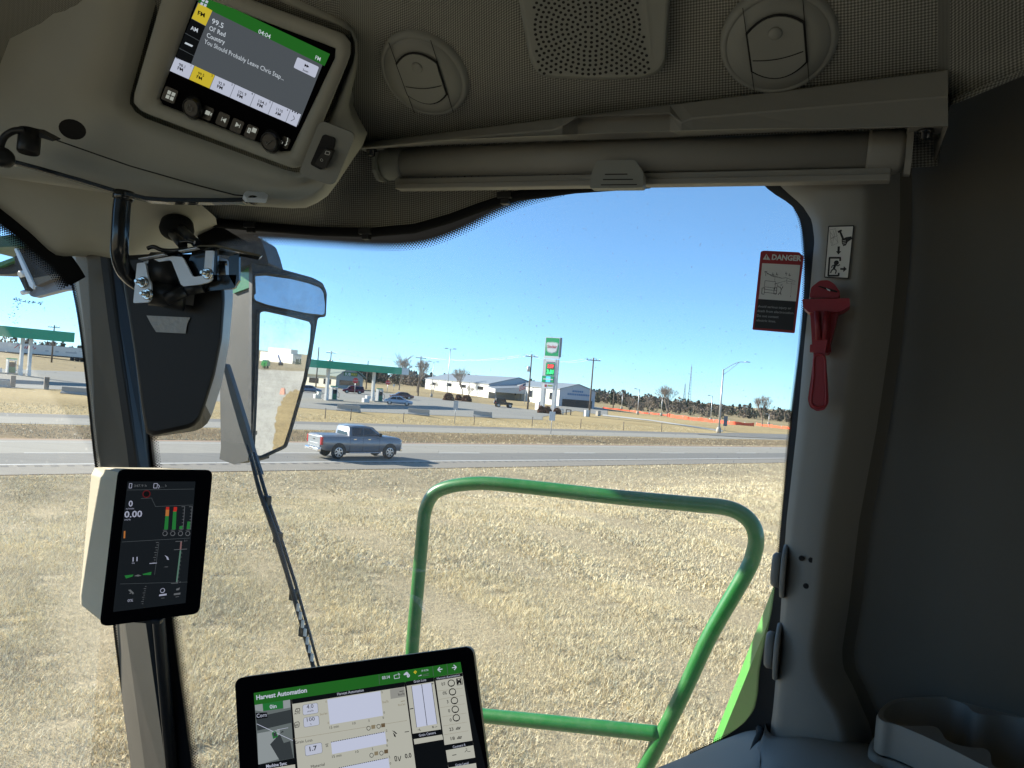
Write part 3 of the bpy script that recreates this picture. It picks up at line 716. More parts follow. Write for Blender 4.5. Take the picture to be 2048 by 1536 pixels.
for i, (px, y0, y1) in enumerate(((650, 838, 817), (701, 841, 818), (806.5, 845, 826), (948, 850, 832), (1064, 853, 834), (1161, 857, 839), (1246.5, 861, 844), (1322.5, 864, 846))):
    p = G(px, y0); mb = MB(p); k = px_m(p); mb.tube([p, p + Vector((0, 0, (y0 - y1) * k))], .045, pmat('rusty_post', (.12, .10, .085), .8) if i == 0 else bpy.data.materials['rusty_post'], 6)
    mb.box(p + Vector((0, 0, (y0 - y1) * k * .97)), (.11, .03, .12), bpy.data.materials['rusty_post'])
    tag(mb.build('fence_post'), 'thin dark steel post standing on the grass verge beyond the highway', 'post', 'thin steel posts along the verge')

# ------------------------------------------------------------------ tall fuel sign
def fuel_sign():
    b = G(1094, 826); k = px_m(b); x = Vector((.90, -.44, 0)).normalized(); n = Vector((-.44, -.90, 0)).normalized(); Z = Vector((0, 0, 1))
    t = thing('fuel_price_sign', 'tall white and green fuel brand sign with red and green price digits', 'sign', b)
    S = k / x.x * .93                                  # metres per photo pixel across the face
    def q(u, v, d=0): return b + x * (u * S) + Z * (v * k) + n * d       # u right, v up in photo pixels from the base
    def slab(mb, u0, u1, v0, v1, th, mat, d=0): mb.prism([q(u0, v0, d), q(u1, v0, d), q(u1, v1, d), q(u0, v1, d)], -n * th, mat)
    mw = pmat('sign_face_white', (.80, .80, .77), .4, var=.03); mg = pmat('sign_face_green', (.02, .42, .13), .4, var=.03); md = pmat('sign_case_side', (.12, .13, .14), .5)
    for u in (-13, 11):
        mb = MB(b); slab(mb, u - 3.4, u + 3.4, -4, 108, .75, M_WHITE); mb.build('post', t)
    mb = MB(b); slab(mb, -15.5, 15.5, 113, 152, 1.0, md, -.02); mb.build('sign_case', t)
    mb = MB(b)
    mb.poly([q(-15.5, 113, 0), q(15.5, 113, 0), q(15.5, 152, 0), q(-15.5, 152, 0)], mw); mb.poly([q(-14, 114.5, .02), q(14, 114.5, .02), q(14, 150.5, .02), q(-14, 150.5, .02)], mg)
    def shield(g, mat, d):
        pts = [(-13 + g, 139 - g), (-11 + g, 141.5 - g), (0, 142.5 - g), (11 - g, 141.5 - g), (13 - g, 139 - g), (10.5 - g, 124 + g), (8.5 - g, 122 + g), (0, 119.5 + g), (-8.5 + g, 122 + g), (-10.5 + g, 124 + g)]
        mb.poly([q(u, v, d) for u, v in pts], mat)
    shield(0, mw, .04); shield(.6, mg, .05); shield(1.1, mw, .06)
    mb.text('Sinclair', q(-10, 130.5, .09), x, Z, 6 * k, M_REDS, width=20 * S, bold=.02)
    mb.build('brand_panel', t)
    mb = MB(b); slab(mb, -16.5, 15.5, 109.5, 113, .6, mw, .05); mb.build('ledge', t)
    mb = MB(b); slab(mb, -10.5, 9.5, 74, 108, .3, mw, .03)
    slab(mb, -9.5, 8.5, 101, 102.5, .02, md, .06)
    slab(mb, -10, 9, 75, 100, .02, mg, .06)
    ledr = emat('price_led_red', (1, .06, .05), 1.4); ledg = emat('price_led_green', (.05, 1, .25), 1.0); dk = pmat('led_panel', (.02, .02, .02), .4); rd = pmat('price_backing_red', (.40, .04, .04), .4)
    slab(mb, -6.5, 7.0, 89.5, 98, .02, rd, .09); mb.text('2.59', q(-5.8, 90.6, .12), x, Z, 6.4 * k, ledr, width=12 * S, bold=.04)
    slab(mb, -7.5, 7.5, 78, 88, .02, dk, .085); mb.text('3.81', q(-7.0, 79, .12), x, Z, 8 * k, ledg, width=14 * S, bold=.05)
    mb.build('price_panel', t)
    mb = MB(b); slab(mb, -16, 9.5, 61, 74, .55, md, .12); slab(mb, -15.4, 9, 61.6, 73.4, .02, mg, .15)
    blu = emat('message_led_blue', (.1, .55, .9), .8)
    slab(mb, -7, 2, 62, 73, .02, blu, .17); slab(mb, -13, 7.5, 66.5, 68.5, .02, mw, .19); mb.build('message_panel', t)
    mb = MB(b); slab(mb, -12.5, 9, 49, 60.5, .2, mw, .05); slab(mb, -9.5, -5, 52, 57, .02, rd, .08); slab(mb, -2.5, 7, 53.5, 56.5, .02, pmat('panel_text_olive', (.30, .34, .08), .5), .08); mb.build('info_panel', t)
fuel_sign()

# ------------------------------------------------------------------ poles
def utility_pole(label, px, pb, ptop, arms=1, transformer=0, lean=0.0, paint_=None):
    p = G(px, pb); k = px_m(p); H = (pb - ptop) * k; t = thing('utility_pole', label, 'utility pole', p, 0, 'wooden utility poles')
    mb = MB(); mb.tube([(0, 0, 0), (0, 0, H * .5), (0, 0, H)], [.19, .16, .13], M_WOODP, 8); mb.build('pole', t)
    for a in range(arms):
        z = H - .5 - a * 2.2; mb = MB(); mb.box((0, -.14, z), (2.6, .12, .14), M_WOODP)
        for x in (-1.15, -.5, .5, 1.15): mb.lathe((x, -.14, z + .07), (0, 0, 1), [(.06, 0), (.08, .1), (.05, .26)], M_STEEL, 8)
        mb.build('crossarm', t)
    for i in range(transformer):
        x = (-.42, .42)[i] if transformer > 1 else -.45
        mb = MB(); mb.lathe((x, -.1, H - 3.6), (0, 0, 1), [(.2, 0), (.28, .04), (.28, 1.0), (.2, 1.1), (.06, 1.2)], M_STEEL, 12); mb.build('transformer', t)
    return p + Vector((0, 0, H - .4))
tops = []
tops.append(utility_pole('wooden pole with two transformers behind the left half of the green canopy', 657, 775, 702, 1, 2))
utility_pole('bare wooden pole beside the outside mirror above the canopy', 631.5, 775, 694, 0)
utility_pole('thin wooden pole behind the canopy beside the store gable', 732, 778, 721, 0)
tops.append(utility_pole('double crossarm pole between the bare trees and the white shed', 836, 792, 712, 2, 0))
tops.append(utility_pole('transformer pole left of the tall fuel sign', 1055, 819, 708, 1, 1))
tops.append(utility_pole('tall crossarm pole right of the tall fuel sign', 1178, 833, 715, 1))
utility_pole('distant pole above the truck canopy at the far left', 103, 725, 650, 1)
utility_pole('short distant pole in front of the dark trees right of the crossarm pole', 1226, 816, 781, 1)
for i in range(len(tops) - 1):
    a, b = tops[i], tops[i + 1]; mb = MB(a)
    for dx in (-1.1, .5):
        pts = [a + (b - a) * (j / 14) + Vector((dx, 0, .3 - 4 * 1.1 * (j / 14) * (1 - j / 14))) for j in range(15)]
        mb.tube(pts, .022, M_STEEL, 4)
    tag(mb.build('power_line'), ('sagging power lines from the transformer pole above the canopy', 'sagging power lines over the white shed roof', 'power lines passing behind the tall fuel sign')[i], 'power line', 'power lines')
def lot_light(label, px, pb, ptop, heads=2, arm=1.0, r=.10):
    p = G(px, pb); k = px_m(p); H = (pb - ptop) * k; t = thing('lot_light', label, 'light pole', p, 0, 'slim light poles')
    mb = MB(); mb.tube([(0, 0, 0), (0, 0, H)], [r * 1.15, r * .8], M_STEEL, 8); mb.lathe((0, 0, 0), (0, 0, 1), [(.35, 0), (.35, .7), (.3, .75)], M_CONC, 10); mb.build('pole', t)
    for i in range(heads):
        s = (-1, 1)[i]; mb = MB(); mb.box((s * arm * .5, 0, H - .08), (arm, .07, .07), M_STEEL); mb.box((s * arm, 0, H), (.75, .4, .2), M_STEEL); mb.build('lamp_head', t, .03)
lot_light('slim light pole with twin heads in front of the left end of the white shed', 862.5, 794, 723)
lot_light('slim twin lamp pole rising from the brown shrub bed', 893, 800, 697)
lot_light('slim light pole among the orange netting left of the large bare tree', 1275, 829, 778, 1)
lot_light('slim light pole just left of the large bare tree trunk', 1322, 832, 790, 1)
lot_light('slim light pole left of the street light', 1421, 842, 791, 1)
lot_light('slim grey light pole behind the crossarm pole at the tree edge', 1243, 818, 788, 1)
lot_light('small light pole at the far right by the second bare tree', 1537, 849, 828, 1)
def street_light():
    p = G(1437, 866); k = px_m(p); H = (866 - 738) * k; t = thing('street_light', 'tall grey street light with a curved truss arm at the highway junction', 'street light', p)
    mb = MB(); mb.tube([(0, 0, .5), (0, 0, H)], [.20, .11], M_STEEL, 12); mb.build('pole', t)
    mb = MB(); mb.lathe((0, 0, 0), (0, 0, 1), [(.42, 0), (.42, .5), (.3, .95), (.2, 1.0)], M_CONC, 12); mb.build('base', t)
    L = 50 * k; mb = MB()
    mb.tube(smooth_path([(0, 0, H - .15), (L * .35, 0, H + .85), (L * .62, 0, H + 1.35), (L * .85, 0, H + 1.4)], 5), .05, M_STEEL, 8)
    mb.tube(smooth_path([(0, 0, H - .95), (L * .3, 0, H + .15), (L * .60, 0, H + 1.28)], 5), .04, M_STEEL, 8); mb.build('arm', t)
    mb = MB(); mb.loft([[Vector((L * .82 + x, y, H + 1.4 + z)) for y, z in ((-w, 0), (-w * .7, h), (w * .7, h), (w, 0))] for x, w, h in ((0, .08, .08), (.25, .19, .16), (.7, .17, .12), (.95, .06, .04))], M_STEEL); mb.build('lamp_head', t)
street_light()

# ------------------------------------------------------------------ white sheds
def shed(name, label, A, d1, d2, Lw, Wg, H, rise, wins=(), porch=None):
    t = thing(name, label, 'shed', A); Z = Vector((0, 0, 1))
    def q(l, g, z): return A + d1 * l + d2 * g + Z * z
    mb = MB(A); mb.poly([q(0, 0, -2), q(Lw, 0, -2), q(Lw, 0, H), q(0, 0, H)], M_SHEDW); mb.poly([q(0, Wg, -2), q(Lw, Wg, -2), q(Lw, Wg, H), q(0, Wg, H)], M_SHEDW)
    for l in (0, Lw): mb.poly([q(l, 0, -2), q(l, 0, H), q(l, Wg / 2, H + rise), q(l, Wg, H), q(l, Wg, -2)], pmat('shed_gable', (.42, .46, .50), .6) if l == 0 and 'shed_gable' not in bpy.data.materials else bpy.data.materials['shed_gable'])
    mb.build('wall', t)
    mb = MB(A)
    for g0, g1 in ((-.4, Wg / 2), (Wg + .4, Wg / 2)):
        mb.prism([q(-.4, g0, H - .08), q(Lw + .4, g0, H - .08), q(Lw + .4, g1, H + rise + .05), q(-.4, g1, H + rise + .05)], Z * .18, M_ROOF)
    mb.build('roof', t)
    for l in np.linspace(0, Lw, 5): mb = MB(A); mb.box(q(l, -.06, H / 2 - .5), (.22, .12, H + 1), M_ROOF, math.atan2(d1.y, d1.x)); mb.build('downpipe', t)
    for l, w, z0, z1 in wins:
        mb = MB(A); mb.prism([q(l, -.04, z0), q(l + w, -.04, z0), q(l + w, -.04, z1), q(l, -.04, z1)], -d2 * .05, M_GLASSD); mb.build('window', t)
    return t, q
A = G(977, 796); B_ = G(850, 777.5)
d1 = Vector((B_.x - A.x, B_.y - A.y, 0)); Lw = d1.length; d1.normalize(); d2 = Vector((-d1.y, d1.x, 0));
if d2.x < 0: d2 = -d2
H1 = (796 - 768) * px_m(A)
t, q = shed('metal_shed', 'long white metal shed with low grey roof and an open porch on its gable', A, d1, d2, Lw, 19, H1, 2.6, [(6, 6, 2.3, 3.3), (26, 6, 2.3, 3.3), (45, 7, 2.2, 3.4), (70, 6, 2.0, 3.0)])
Z3 = Vector((0, 0, 1)); mb = MB(A)
mb.prism([q(-9, -1, H1 - 1.35), q(-.05, -1, H1 - .9), q(-.05, 9, H1 + .2), q(-9, 9, H1 - .3)], Z3 * .2, M_ROOF); mb.prism([q(-9, 17, H1 - 1.35), q(-.05, 17, H1 - .9), q(-.05, 9, H1 + .2), q(-9, 9, H1 - .3)], Z3 * .2, M_ROOF)
mb.poly([q(-9, -1, H1 - 2.5), q(-.1, -1, H1 - 2.2), q(-.1, -1, H1 - .9), q(-9, -1, H1 - 1.35)], M_SHEDW); mb.poly([q(-9, -1, H1 - 2.2), q(-9, 9, H1 - 2.2), q(-9, 17, H1 - 2.2), q(-9, 17, H1 - 1.3), q(-9, 9, H1 - .3), q(-9, -1, H1 - 1.35)], bpy.data.materials['shed_gable'])
for l, g in ((-8.8, -.8), (-8.8, 8), (-8.8, 16.8)): mb.box(q(l, g, (H1 - 2.2) / 2 - .6), (.3, .3, H1 - 1), M_ROOF)
mb.build('porch', t)
A2 = G(1118, 812); d1b = d1; 
t2, q2 = shed('metal_shed', 'white metal shed with a blue lettered gable behind the tall fuel sign', A2, d1, d2, 40, 10.5, (812 - 777) * px_m(A2) * .98, 1.5, [(4, 3, 1.5, 3.4), (20, 3, 1.5, 3.4), (34, 3, 1.5, 3.4)])
Hb = (812 - 777) * px_m(A2) * .98; mb = MB(A2); mbl = pmat('gable_lettering_blue', (.08, .20, .36), .5)
for z, g0, g1 in ((Hb - .35, 3.6, 6.8), (Hb - 1.2, 2.2, 8.6)):
    g = g0
    while g < g1:
        w = .42; mb.prism([q2(-.06, g, z - .25), q2(-.06, g + w, z - .25), q2(-.06, g + w, z + .25), q2(-.06, g, z + .25)], -d1 * .03, mbl); g += .55
mb.build('gable_lettering', t2)
mb = MB(A2); mb.prism([q2(-.08, .8, -1), q2(-.08, 9.7, -1), q2(-.08, 9.7, 2.0), q2(-.08, .8, 2.0)], -d1 * .04, pmat('open_bay', (.05, .045, .04), .9)); mb.build('open_bay', t2)

# flag, shrubs, small things round the sign
p = G(1049, 808); k = px_m(p); t = thing('flagpole', 'thin flagpole with a small striped flag in front of the shed porch', 'flagpole', p); H = (808 - 764) * k
mb = MB(); mb.tube([(0, 0, 0), (0, 0, H)], [.09, .05], M_WHITE, 8); mb.build('pole', t)
mb = MB(); mr, mw_, mn = M_REDS, M_WHITE, pmat('flag_navy', (.02, .03, .12), .7)
for i in range(7):
    z0 = H - .2 - i * .2; y0 = -1.5 if i >= 3 else -.75; xs = np.linspace(.05 if i >= 3 else .8, 1.7, 6)
    rows = [[Vector((-x, .10 * math.sin(x * 4), z - x * .55)) for x in xs] for z in (z0, z0 - .2)]; mb.grid(rows, (mr, mw_)[i % 2])
xs = np.linspace(.05, .8, 4); mb.grid([[Vector((-x, .10 * math.sin(x * 4), z - x * .55)) for x in xs] for z in (H - .2, H - .8)], mn); mb.build('flag', t)

def shrub(label, px, py, w, h):
    p = G(px, py); k = px_m(p); W_, H_ = w * k / 2, h * k; mb = MB(p); r = random.Random(px)
    for i in range(900):
        a = r.uniform(0, 2 * math.pi); ph = math.acos(r.uniform(-.2, 1)); rr = r.uniform(.72, 1.05)
        c = p + Vector((math.cos(a) * math.sin(ph) * W_ * rr, math.sin(a) * math.sin(ph) * W_ * rr, max(.03, math.cos(ph) * H_ * rr)))
        s = .22; d = Vector((r.gauss(0, 1), r.gauss(0, 1), r.gauss(0, 1))).normalized(); e = d.orthogonal().normalized()
        mb.add([c + d * s, c - d * s * .5 + e * s * .6, c - d * s * .5 - e * s * .6], [(0, 1, 2)], M_BUSH)
    tag(mb.build('shrub'), label, 'shrub', 'brown rounded shrubs')
shrub('round brown shrub at the left of the lamp pole bed', 897, 801, 22, 15)
shrub('small brown shrub in the middle of the lamp pole bed', 917, 801, 14, 12)
shrub('round brown shrub at the right of the lamp pole bed', 933, 803, 20, 13)
shrub('brown shrub left of the tall fuel sign posts', 1082, 826, 14, 14)
shrub('brown shrub between the tall fuel sign posts', 1094, 827, 18, 14)
shrub('brown shrub right of the tall fuel sign posts', 1114, 828, 16, 12)
p = G(1128, 829); k = px_m(p)
for i, (dx, lab) in enumerate(((-7, 'white open frame table beside the tall fuel sign'), (9, 'dark open frame table right of the white one'))):
    mt = M_WHITE if i == 0 else M_WOODP; c = p + Vector((dx * k, i * .4, 0)); t = thing('frame_table', lab, 'table', c, 0, 'open frame tables by the sign'); w = 10 * k; h = 10 * k
    mb = MB(); mb.box((0, 0, h), (w, 1.0, .14), mt); mb.build('tabletop', t)
    for sx in (-1, 1):
        for sy in (-1, 1):
            mb = MB(); mb.box((sx * w * .46, sy * .42, h / 2), (.12, .12, h), mt); mb.build('leg', t)
for px, py, s, lab, mm in ((1196, 832, .8, 'pale utility box on the grass right of the crossarm pole', M_CONC), (1172, 833, .9, 'white utility cabinet at the foot of the crossarm pole', M_WHITE), (1078, 820, 1.4, 'white ice chest with a red mark beside the left sign post', M_WHITE)):
    p = G(px, py); mb = MB(p); mb.box(p + Vector((0, 0, s * .6)), (s, s * .8, s * 1.2), mm, RA); mb.box(p + Vector((0, 0, s * 1.23)), (s * 1.1, s * .9, .08), mm, RA)
    if 'chest' in lab: mb.box(p + Vector((.1, -s * .55, s * .7)), (.4, .1, .4), M_REDS, RA)
    tag(mb.build('utility_box' if 'utility' in lab else 'ice_chest', None, .03), lab, 'box')

# ------------------------------------------------------------------ orange netting
def net(label, pts, hpx, n):
    g0 = G(*pts[0]); t = thing('safety_netting', label, 'netting', g0, 0, 'orange safety netting'); rows = [[], [], []]
    for i in range(n + 1):
        f = i / n; x = interp([0, 1], [pts[0][0], pts[-1][0]], f); y = interp(*zip(*pts), x); p = G(x, y); h = hpx * px_m(p) * (1 - .28 * math.sin(math.pi * ((f * len(pts) * 1.0) % 1)))
        w = .12 * math.sin(i * 1.7)
        for j in range(3): rows[j].append(p + Vector((w * j / 2, w * j / 2, .05 + h * j / 2)))
        if i % (n // len(pts) or 1) == 0:
            mb = MB(g0); mb.tube([p, p + Vector((0, 0, hpx * px_m(p) + .15))], .05, M_STEEL, 5); mb.build('stake', t)
    mb = MB(g0); mb.grid(rows, M_ORANGE); mb.build('net', t)
net('thin far run of orange netting starting behind the crossarm pole', [(1205, 817), (1257, 823), (1297, 828.5)], 3.2, 18)
net('orange netting run left of the large bare tree', [(1299, 828), (1334, 832.5)], 3.8, 10)
net('tallest orange netting run, from the large bare tree to the road', [(1335, 834), (1377, 840), (1424, 845), (1470, 850), (1508, 853)], 7.2, 28)
net('far right run of orange netting by the second bare tree', [(1512, 851), (1545, 855), (1600, 861)], 5, 14)

# ------------------------------------------------------------------ trees
def bare_tree(name, label, px, py, h, spread=.55, seed=1, levels=6, group='bare deciduous trees'):
    r = random.Random(seed); p = G(px, py); H = h * px_m(p); t = thing(name, label, 'tree', p, 0, group)
    trunk = MB(); tw = MB()
    def grow(mb, a, d, L, rad, lv):
        b = a + d * L
        mb.tube([a, a + d * L * .5 + Vector((r.gauss(0, .03), r.gauss(0, .03), 0)) * L, b], [rad, rad * .85, rad * .7], M_BARK if mb is trunk else M_TWIG, 5 if lv < 3 else 3, caps=False)
        if lv >= levels: return
        for i in range(3 if lv < 4 else 2 + (r.random() < .5)):
            ax = Vector((r.gauss(0, 1), r.gauss(0, 1), 0)); ax = (ax - d * ax.dot(d)).normalized()
            nd = (d + ax * spread * r.uniform(.5, 1.15) + Vector((0, 0, .16))).normalized()
            grow(tw, a + d * L * r.uniform(.72, 1.0), nd, L * (r.uniform(1.0, 1.3) if lv == 0 else r.uniform(.72, .92)), max(rad * .66, H * .0032), lv + 1)
    grow(trunk, Vector((0, 0, 0)), Vector((0, 0, 1)), H * .21, H * .022, 0)
    trunk.build('trunk', t); c = tw.build('crown', t)
    return t
bare_tree('bare_tree', 'large bare vase shaped tree standing in the orange netting', 1334, 834, 66, .5, 3)
bare_tree('bare_tree', 'bare tree near the right pillar, behind the far netting', 1524, 853, 62, .5, 5)
bare_tree('bare_tree', 'bare tree behind the right end of the green canopy', 798, 780, 62, .55, 8)
bare_tree('bare_tree', 'bare tree behind the double crossarm pole', 834, 785, 60, .5, 11)
bare_tree('bare_tree', 'wide bare tree rising behind the white shed roof', 924, 790, 54, .7, 14)
bare_tree('bare_tree', 'small young bare tree in front of the white shed wall', 935, 800, 30, .6, 17, 5)
bare_tree('bare_tree', 'small young bare tree at the left end of the white shed', 866, 788, 26, .6, 19, 5)
bare_tree('bare_tree', 'small bare bush tree in front of the dark trees left of the netting', 1258, 824, 34, .6, 23, 5)
bare_tree('bare_tree', 'small bare tree between the netting and the dark trees', 1298, 829, 32, .6, 26, 5)
bare_tree('bare_tree', 'greyish bare bush tree behind the tallest netting run', 1385, 832, 24, .7, 29, 5)

M_CED = [pmat('cedar_dark', (.05, .06, .04), .95, var=.3, scale=.4), pmat('cedar_mid', (.075, .082, .055), .95, var=.3, scale=.4), pmat('winter_brush', (.17, .14, .11), .95, var=.25, scale=.4)]
def woods(name, items):
    V = []; MI = []
    for (x, y, h, kind) in items:
        z = float(zt(x, y)); n = 90; w = h * (.30 if kind < 2 else .45)
        f = rng.uniform(0, 1, n) ** .8; a = rng.uniform(0, 2 * np.pi, n); prof = np.where(f < .25, f / .25 * .9 + .1, (1 - f) ** .75 * 1.15) if kind < 2 else np.sqrt(np.maximum(0, 1 - (2 * f - 1) ** 2))
        rr = w * prof * np.sqrt(rng.uniform(.25, 1.1, n)); c = np.stack([x + np.cos(a) * rr, y + np.sin(a) * rr, z + f * h], -1)
        s = h * .11 * rng.uniform(.6, 1.4, (n, 1))
        d = rng.normal(0, 1, (n, 3)); d /= np.linalg.norm(d, axis=1, keepdims=True); e = np.cross(d, rng.normal(0, 1, (n, 3))); e /= np.linalg.norm(e, axis=1, keepdims=True)
        V.append(np.stack([c + d * s, c - d * s * .6 + e * s * .7, c - d * s * .6 - e * s * .7], 1).reshape(-1, 3)); MI.append(np.where(rng.uniform(0, 1, n) < .25, (kind + 1) % 2 if kind < 2 else 2, kind))
    V = np.concatenate(V); MI = np.concatenate(MI).astype(np.int32); n = len(V) // 3
    me = bpy.data.meshes.new(name); me.from_pydata(V.tolist(), [], np.arange(3 * n).reshape(n, 3).tolist())
    for m in M_CED: me.materials.append(m)
    me.polygons.foreach_set('material_index', MI); me.update(); o = bpy.data.objects.new(name, me); col.objects.link(o); tag(o, kind='stuff')
it = []
for k in range(860):                                    # dark cedars beyond the netting, right half
    px = random.uniform(1120, 1900); Y = random.uniform(300, 520) + (px - 1120) * .05; x = (px - 1024) / F * Y
    it.append((x, Y, random.uniform(2.8, 5.6) * random.choice([.8, 1, 1, 1.25]), random.choice([0, 0, 1, 1, 2, 2])))
for k in range(60):
    px = random.uniform(1250, 1450); Y = random.uniform(235, 290); it.append(((px - 1024) / F * Y, Y, random.uniform(1.5, 3), random.choice([1, 2, 2])))
for k in range(260):                                    # behind the store and the sheds
    px = random.uniform(560, 1120); Y = random.uniform(330, 460); it.append(((px - 1024) / F * Y, Y, random.uniform(4, 8), random.choice([0, 1, 2, 2])))
for k in range(220):
    px = random.uniform(-200, 560); Y = random.uniform(320, 520); it.append(((px - 1024) / F * Y, Y, random.uniform(4, 8), random.choice([0, 1, 2, 2])))
woods('far_woods', it)
M_MAST = pmat('mast_grey', (.16, .17, .18), .8, var=.1)
def tower(label, px, pb, pt):
    p = G(px, pb); p = CAM + ray(px, pb) * 900; k = px_m(p); H = (pb - pt) * k; t = thing('radio_mast', label, 'mast', p, 0, 'distant radio masts'); mb = MB()
    for a in range(3):
        d = Vector((math.cos(a * 2.1), math.sin(a * 2.1), 0))
        mb.tube([d * 3.0 + Vector((0, 0, -12)), d * 1.0 + Vector((0, 0, H * .6)), d * .5 + Vector((0, 0, H))], .22, M_MAST, 4)
    for i in range(14):
        z = H * i / 14; r_ = 2.6 - 2.0 * i / 14; pts = [Vector((math.cos(a * 2.1) * r_, math.sin(a * 2.1) * r_, z + (1.6 if a % 2 else 0))) for a in range(4)]; mb.tube(pts, .12, M_MAST, 3)
    mb.build('lattice', t); mb = MB(); mb.tube([(0, 0, H), (0, 0, H * 1.06)], .2, M_MAST, 4); mb.build('antenna', t)
tower('taller lattice radio mast above the dark trees right of the large bare tree', 1377, 812, 733)
tower('shorter faint lattice radio mast left of the taller mast', 1367, 812, 768)

# ------------------------------------------------------------------ semi trailer at the far left
def trailer():
    a = G(166, 724); b = CAM + ray(-60, 707) * (a.y * 1.0); k = px_m(a); d = Vector((b.x - a.x, b.y - a.y, 0)); L = d.length; d.normalize(); n = Vector((d.y, -d.x, 0))
    if n.dot(CAM - a) < 0: n = -n
    zb = a.z; H = (724 - 699) * k - .8; Z = Vector((0, 0, 1)); t = thing('box_trailer', 'white semi trailer with red script lettering behind the truck canopy', 'trailer', a)
    def q(l, w, z): return Vector((a.x, a.y, zb)) + d * l - n * w + Z * z
    mb = MB(a); mb.prism([q(0, 0, 1.1), q(L, 0, 1.1), q(L, 0, 1.1 + H), q(0, 0, 1.1 + H)], -n * 2.6, M_WHITE); mb.build('box_body', t)
    mb = MB(a); s0 = L * .50 + 3.4          # red script, too far off to read: slanted strokes
    for x0, x1, z0, z1, w in ((0, 1.1, 2.15, 3.15, .28), (.3, 1.5, 3.1, 3.25, .22), (1.3, 1.6, 2.2, 2.8, .3), (1.9, 2.2, 2.2, 2.75, .3), (2.5, 2.8, 2.2, 2.8, .3), (3.1, 3.5, 2.2, 3.0, .3), (3.8, 4.1, 2.2, 2.75, .3), (4.4, 4.8, 2.2, 2.95, .3), (5.0, 5.4, 2.2, 2.7, .3), (1.2, 5.5, 2.18, 2.3, .12)):
        mb.poly([q(s0 - x0, -.03, z0), q(s0 - x0 - w, -.03, z0), q(s0 - x1 - w, -.03, z1), q(s0 - x1, -.03, z1)], M_REDS)
    for l0, l1 in ((L * .06, L * .16), (L * .22, L * .25), (L * .31, L * .34)): mb.poly([q(l0, -.02, 1.9), q(l1, -.02, 1.9), q(l1, -.02, 2.3), q(l0, -.02, 2.3)], M_SIGNBACK)
    mb.build('lettering', t)
    for l in (1.6, 2.9, L * .62, L * .68):
        for w in (.2, 2.2):
            mb = MB(a); mb.lathe(q(l, w, .52), n, [(.3, -.15), (.52, -.15), (.52, .15), (.3, .15)], M_TYRE, 18); mb.build('wheel', t)
    mb = MB(a); mb.prism([q(1, .3, .8), q(L - 1, .3, .8), q(L - 1, .3, 1.09), q(1, .3, 1.09)], -n * 2, M_BLACK); mb.build('chassis', t)
trailer()
# ------------------------------------------------------------------ materials inside the cab
def plastic(name, c, rough=.55, grain=900, bump=.12, var=.05):
    m = pmat(name, c, rough, 0, var=var, scale=18, bump=bump, bscale=grain, spec=.35)
    for n in m.node_tree.nodes:
        if n.type == 'BUMP': n.inputs['Distance'].default_value = .0006
    return m
M_TRIM = plastic('grained_cream_trim', (.33, .33, .285))
M_TRIM2 = plastic('grey_green_trim', (.24, .245, .22))
M_GREYT = plastic('dark_grey_trim', (.245, .238, .212))
M_WALLT = plastic('rear_panel_trim', (.115, .108, .09), .7)
M_GAP = pmat('seam_shadow_gap', (.012, .012, .012), .9, var=.1)
M_RUBBER = pmat('rubber_seal', (.008, .0085, .009), .8, var=.2, scale=40, spec=.12)
M_BLK = plastic('satin_black', (.016, .017, .018), .38)
M_BLKG = pmat('gloss_black_paint', (.012, .014, .015), .22, var=.1, scale=10, coat=.3)
M_BEZEL = pmat('black_glass_bezel', (.004, .004, .005), .35, var=.05, spec=.02)
M_STEELB = pmat('brushed_steel', (.76, .80, .84), .35, .2, var=.08, scale=60)
M_ZINC = pmat('zinc_bolt', (.62, .62, .60), .25, .95, var=.1, scale=50)
M_BEZEL.node_tree.nodes['Principled BSDF'].inputs['IOR'].default_value = 1.03
M_RGREEN = pmat('machine_green', (.014, .165, .026), .36, var=.2, scale=5, coat=.35, dirt=(.10, .22, .09), dscale=22, damt=.6)
M_RED = pmat('safety_red', (.27, .014, .022), .42, var=.06, scale=12)
M_STRAP = pmat('silver_tape', (.42, .42, .40), .55, .2, var=.15, scale=60, bump=.3, bscale=120)

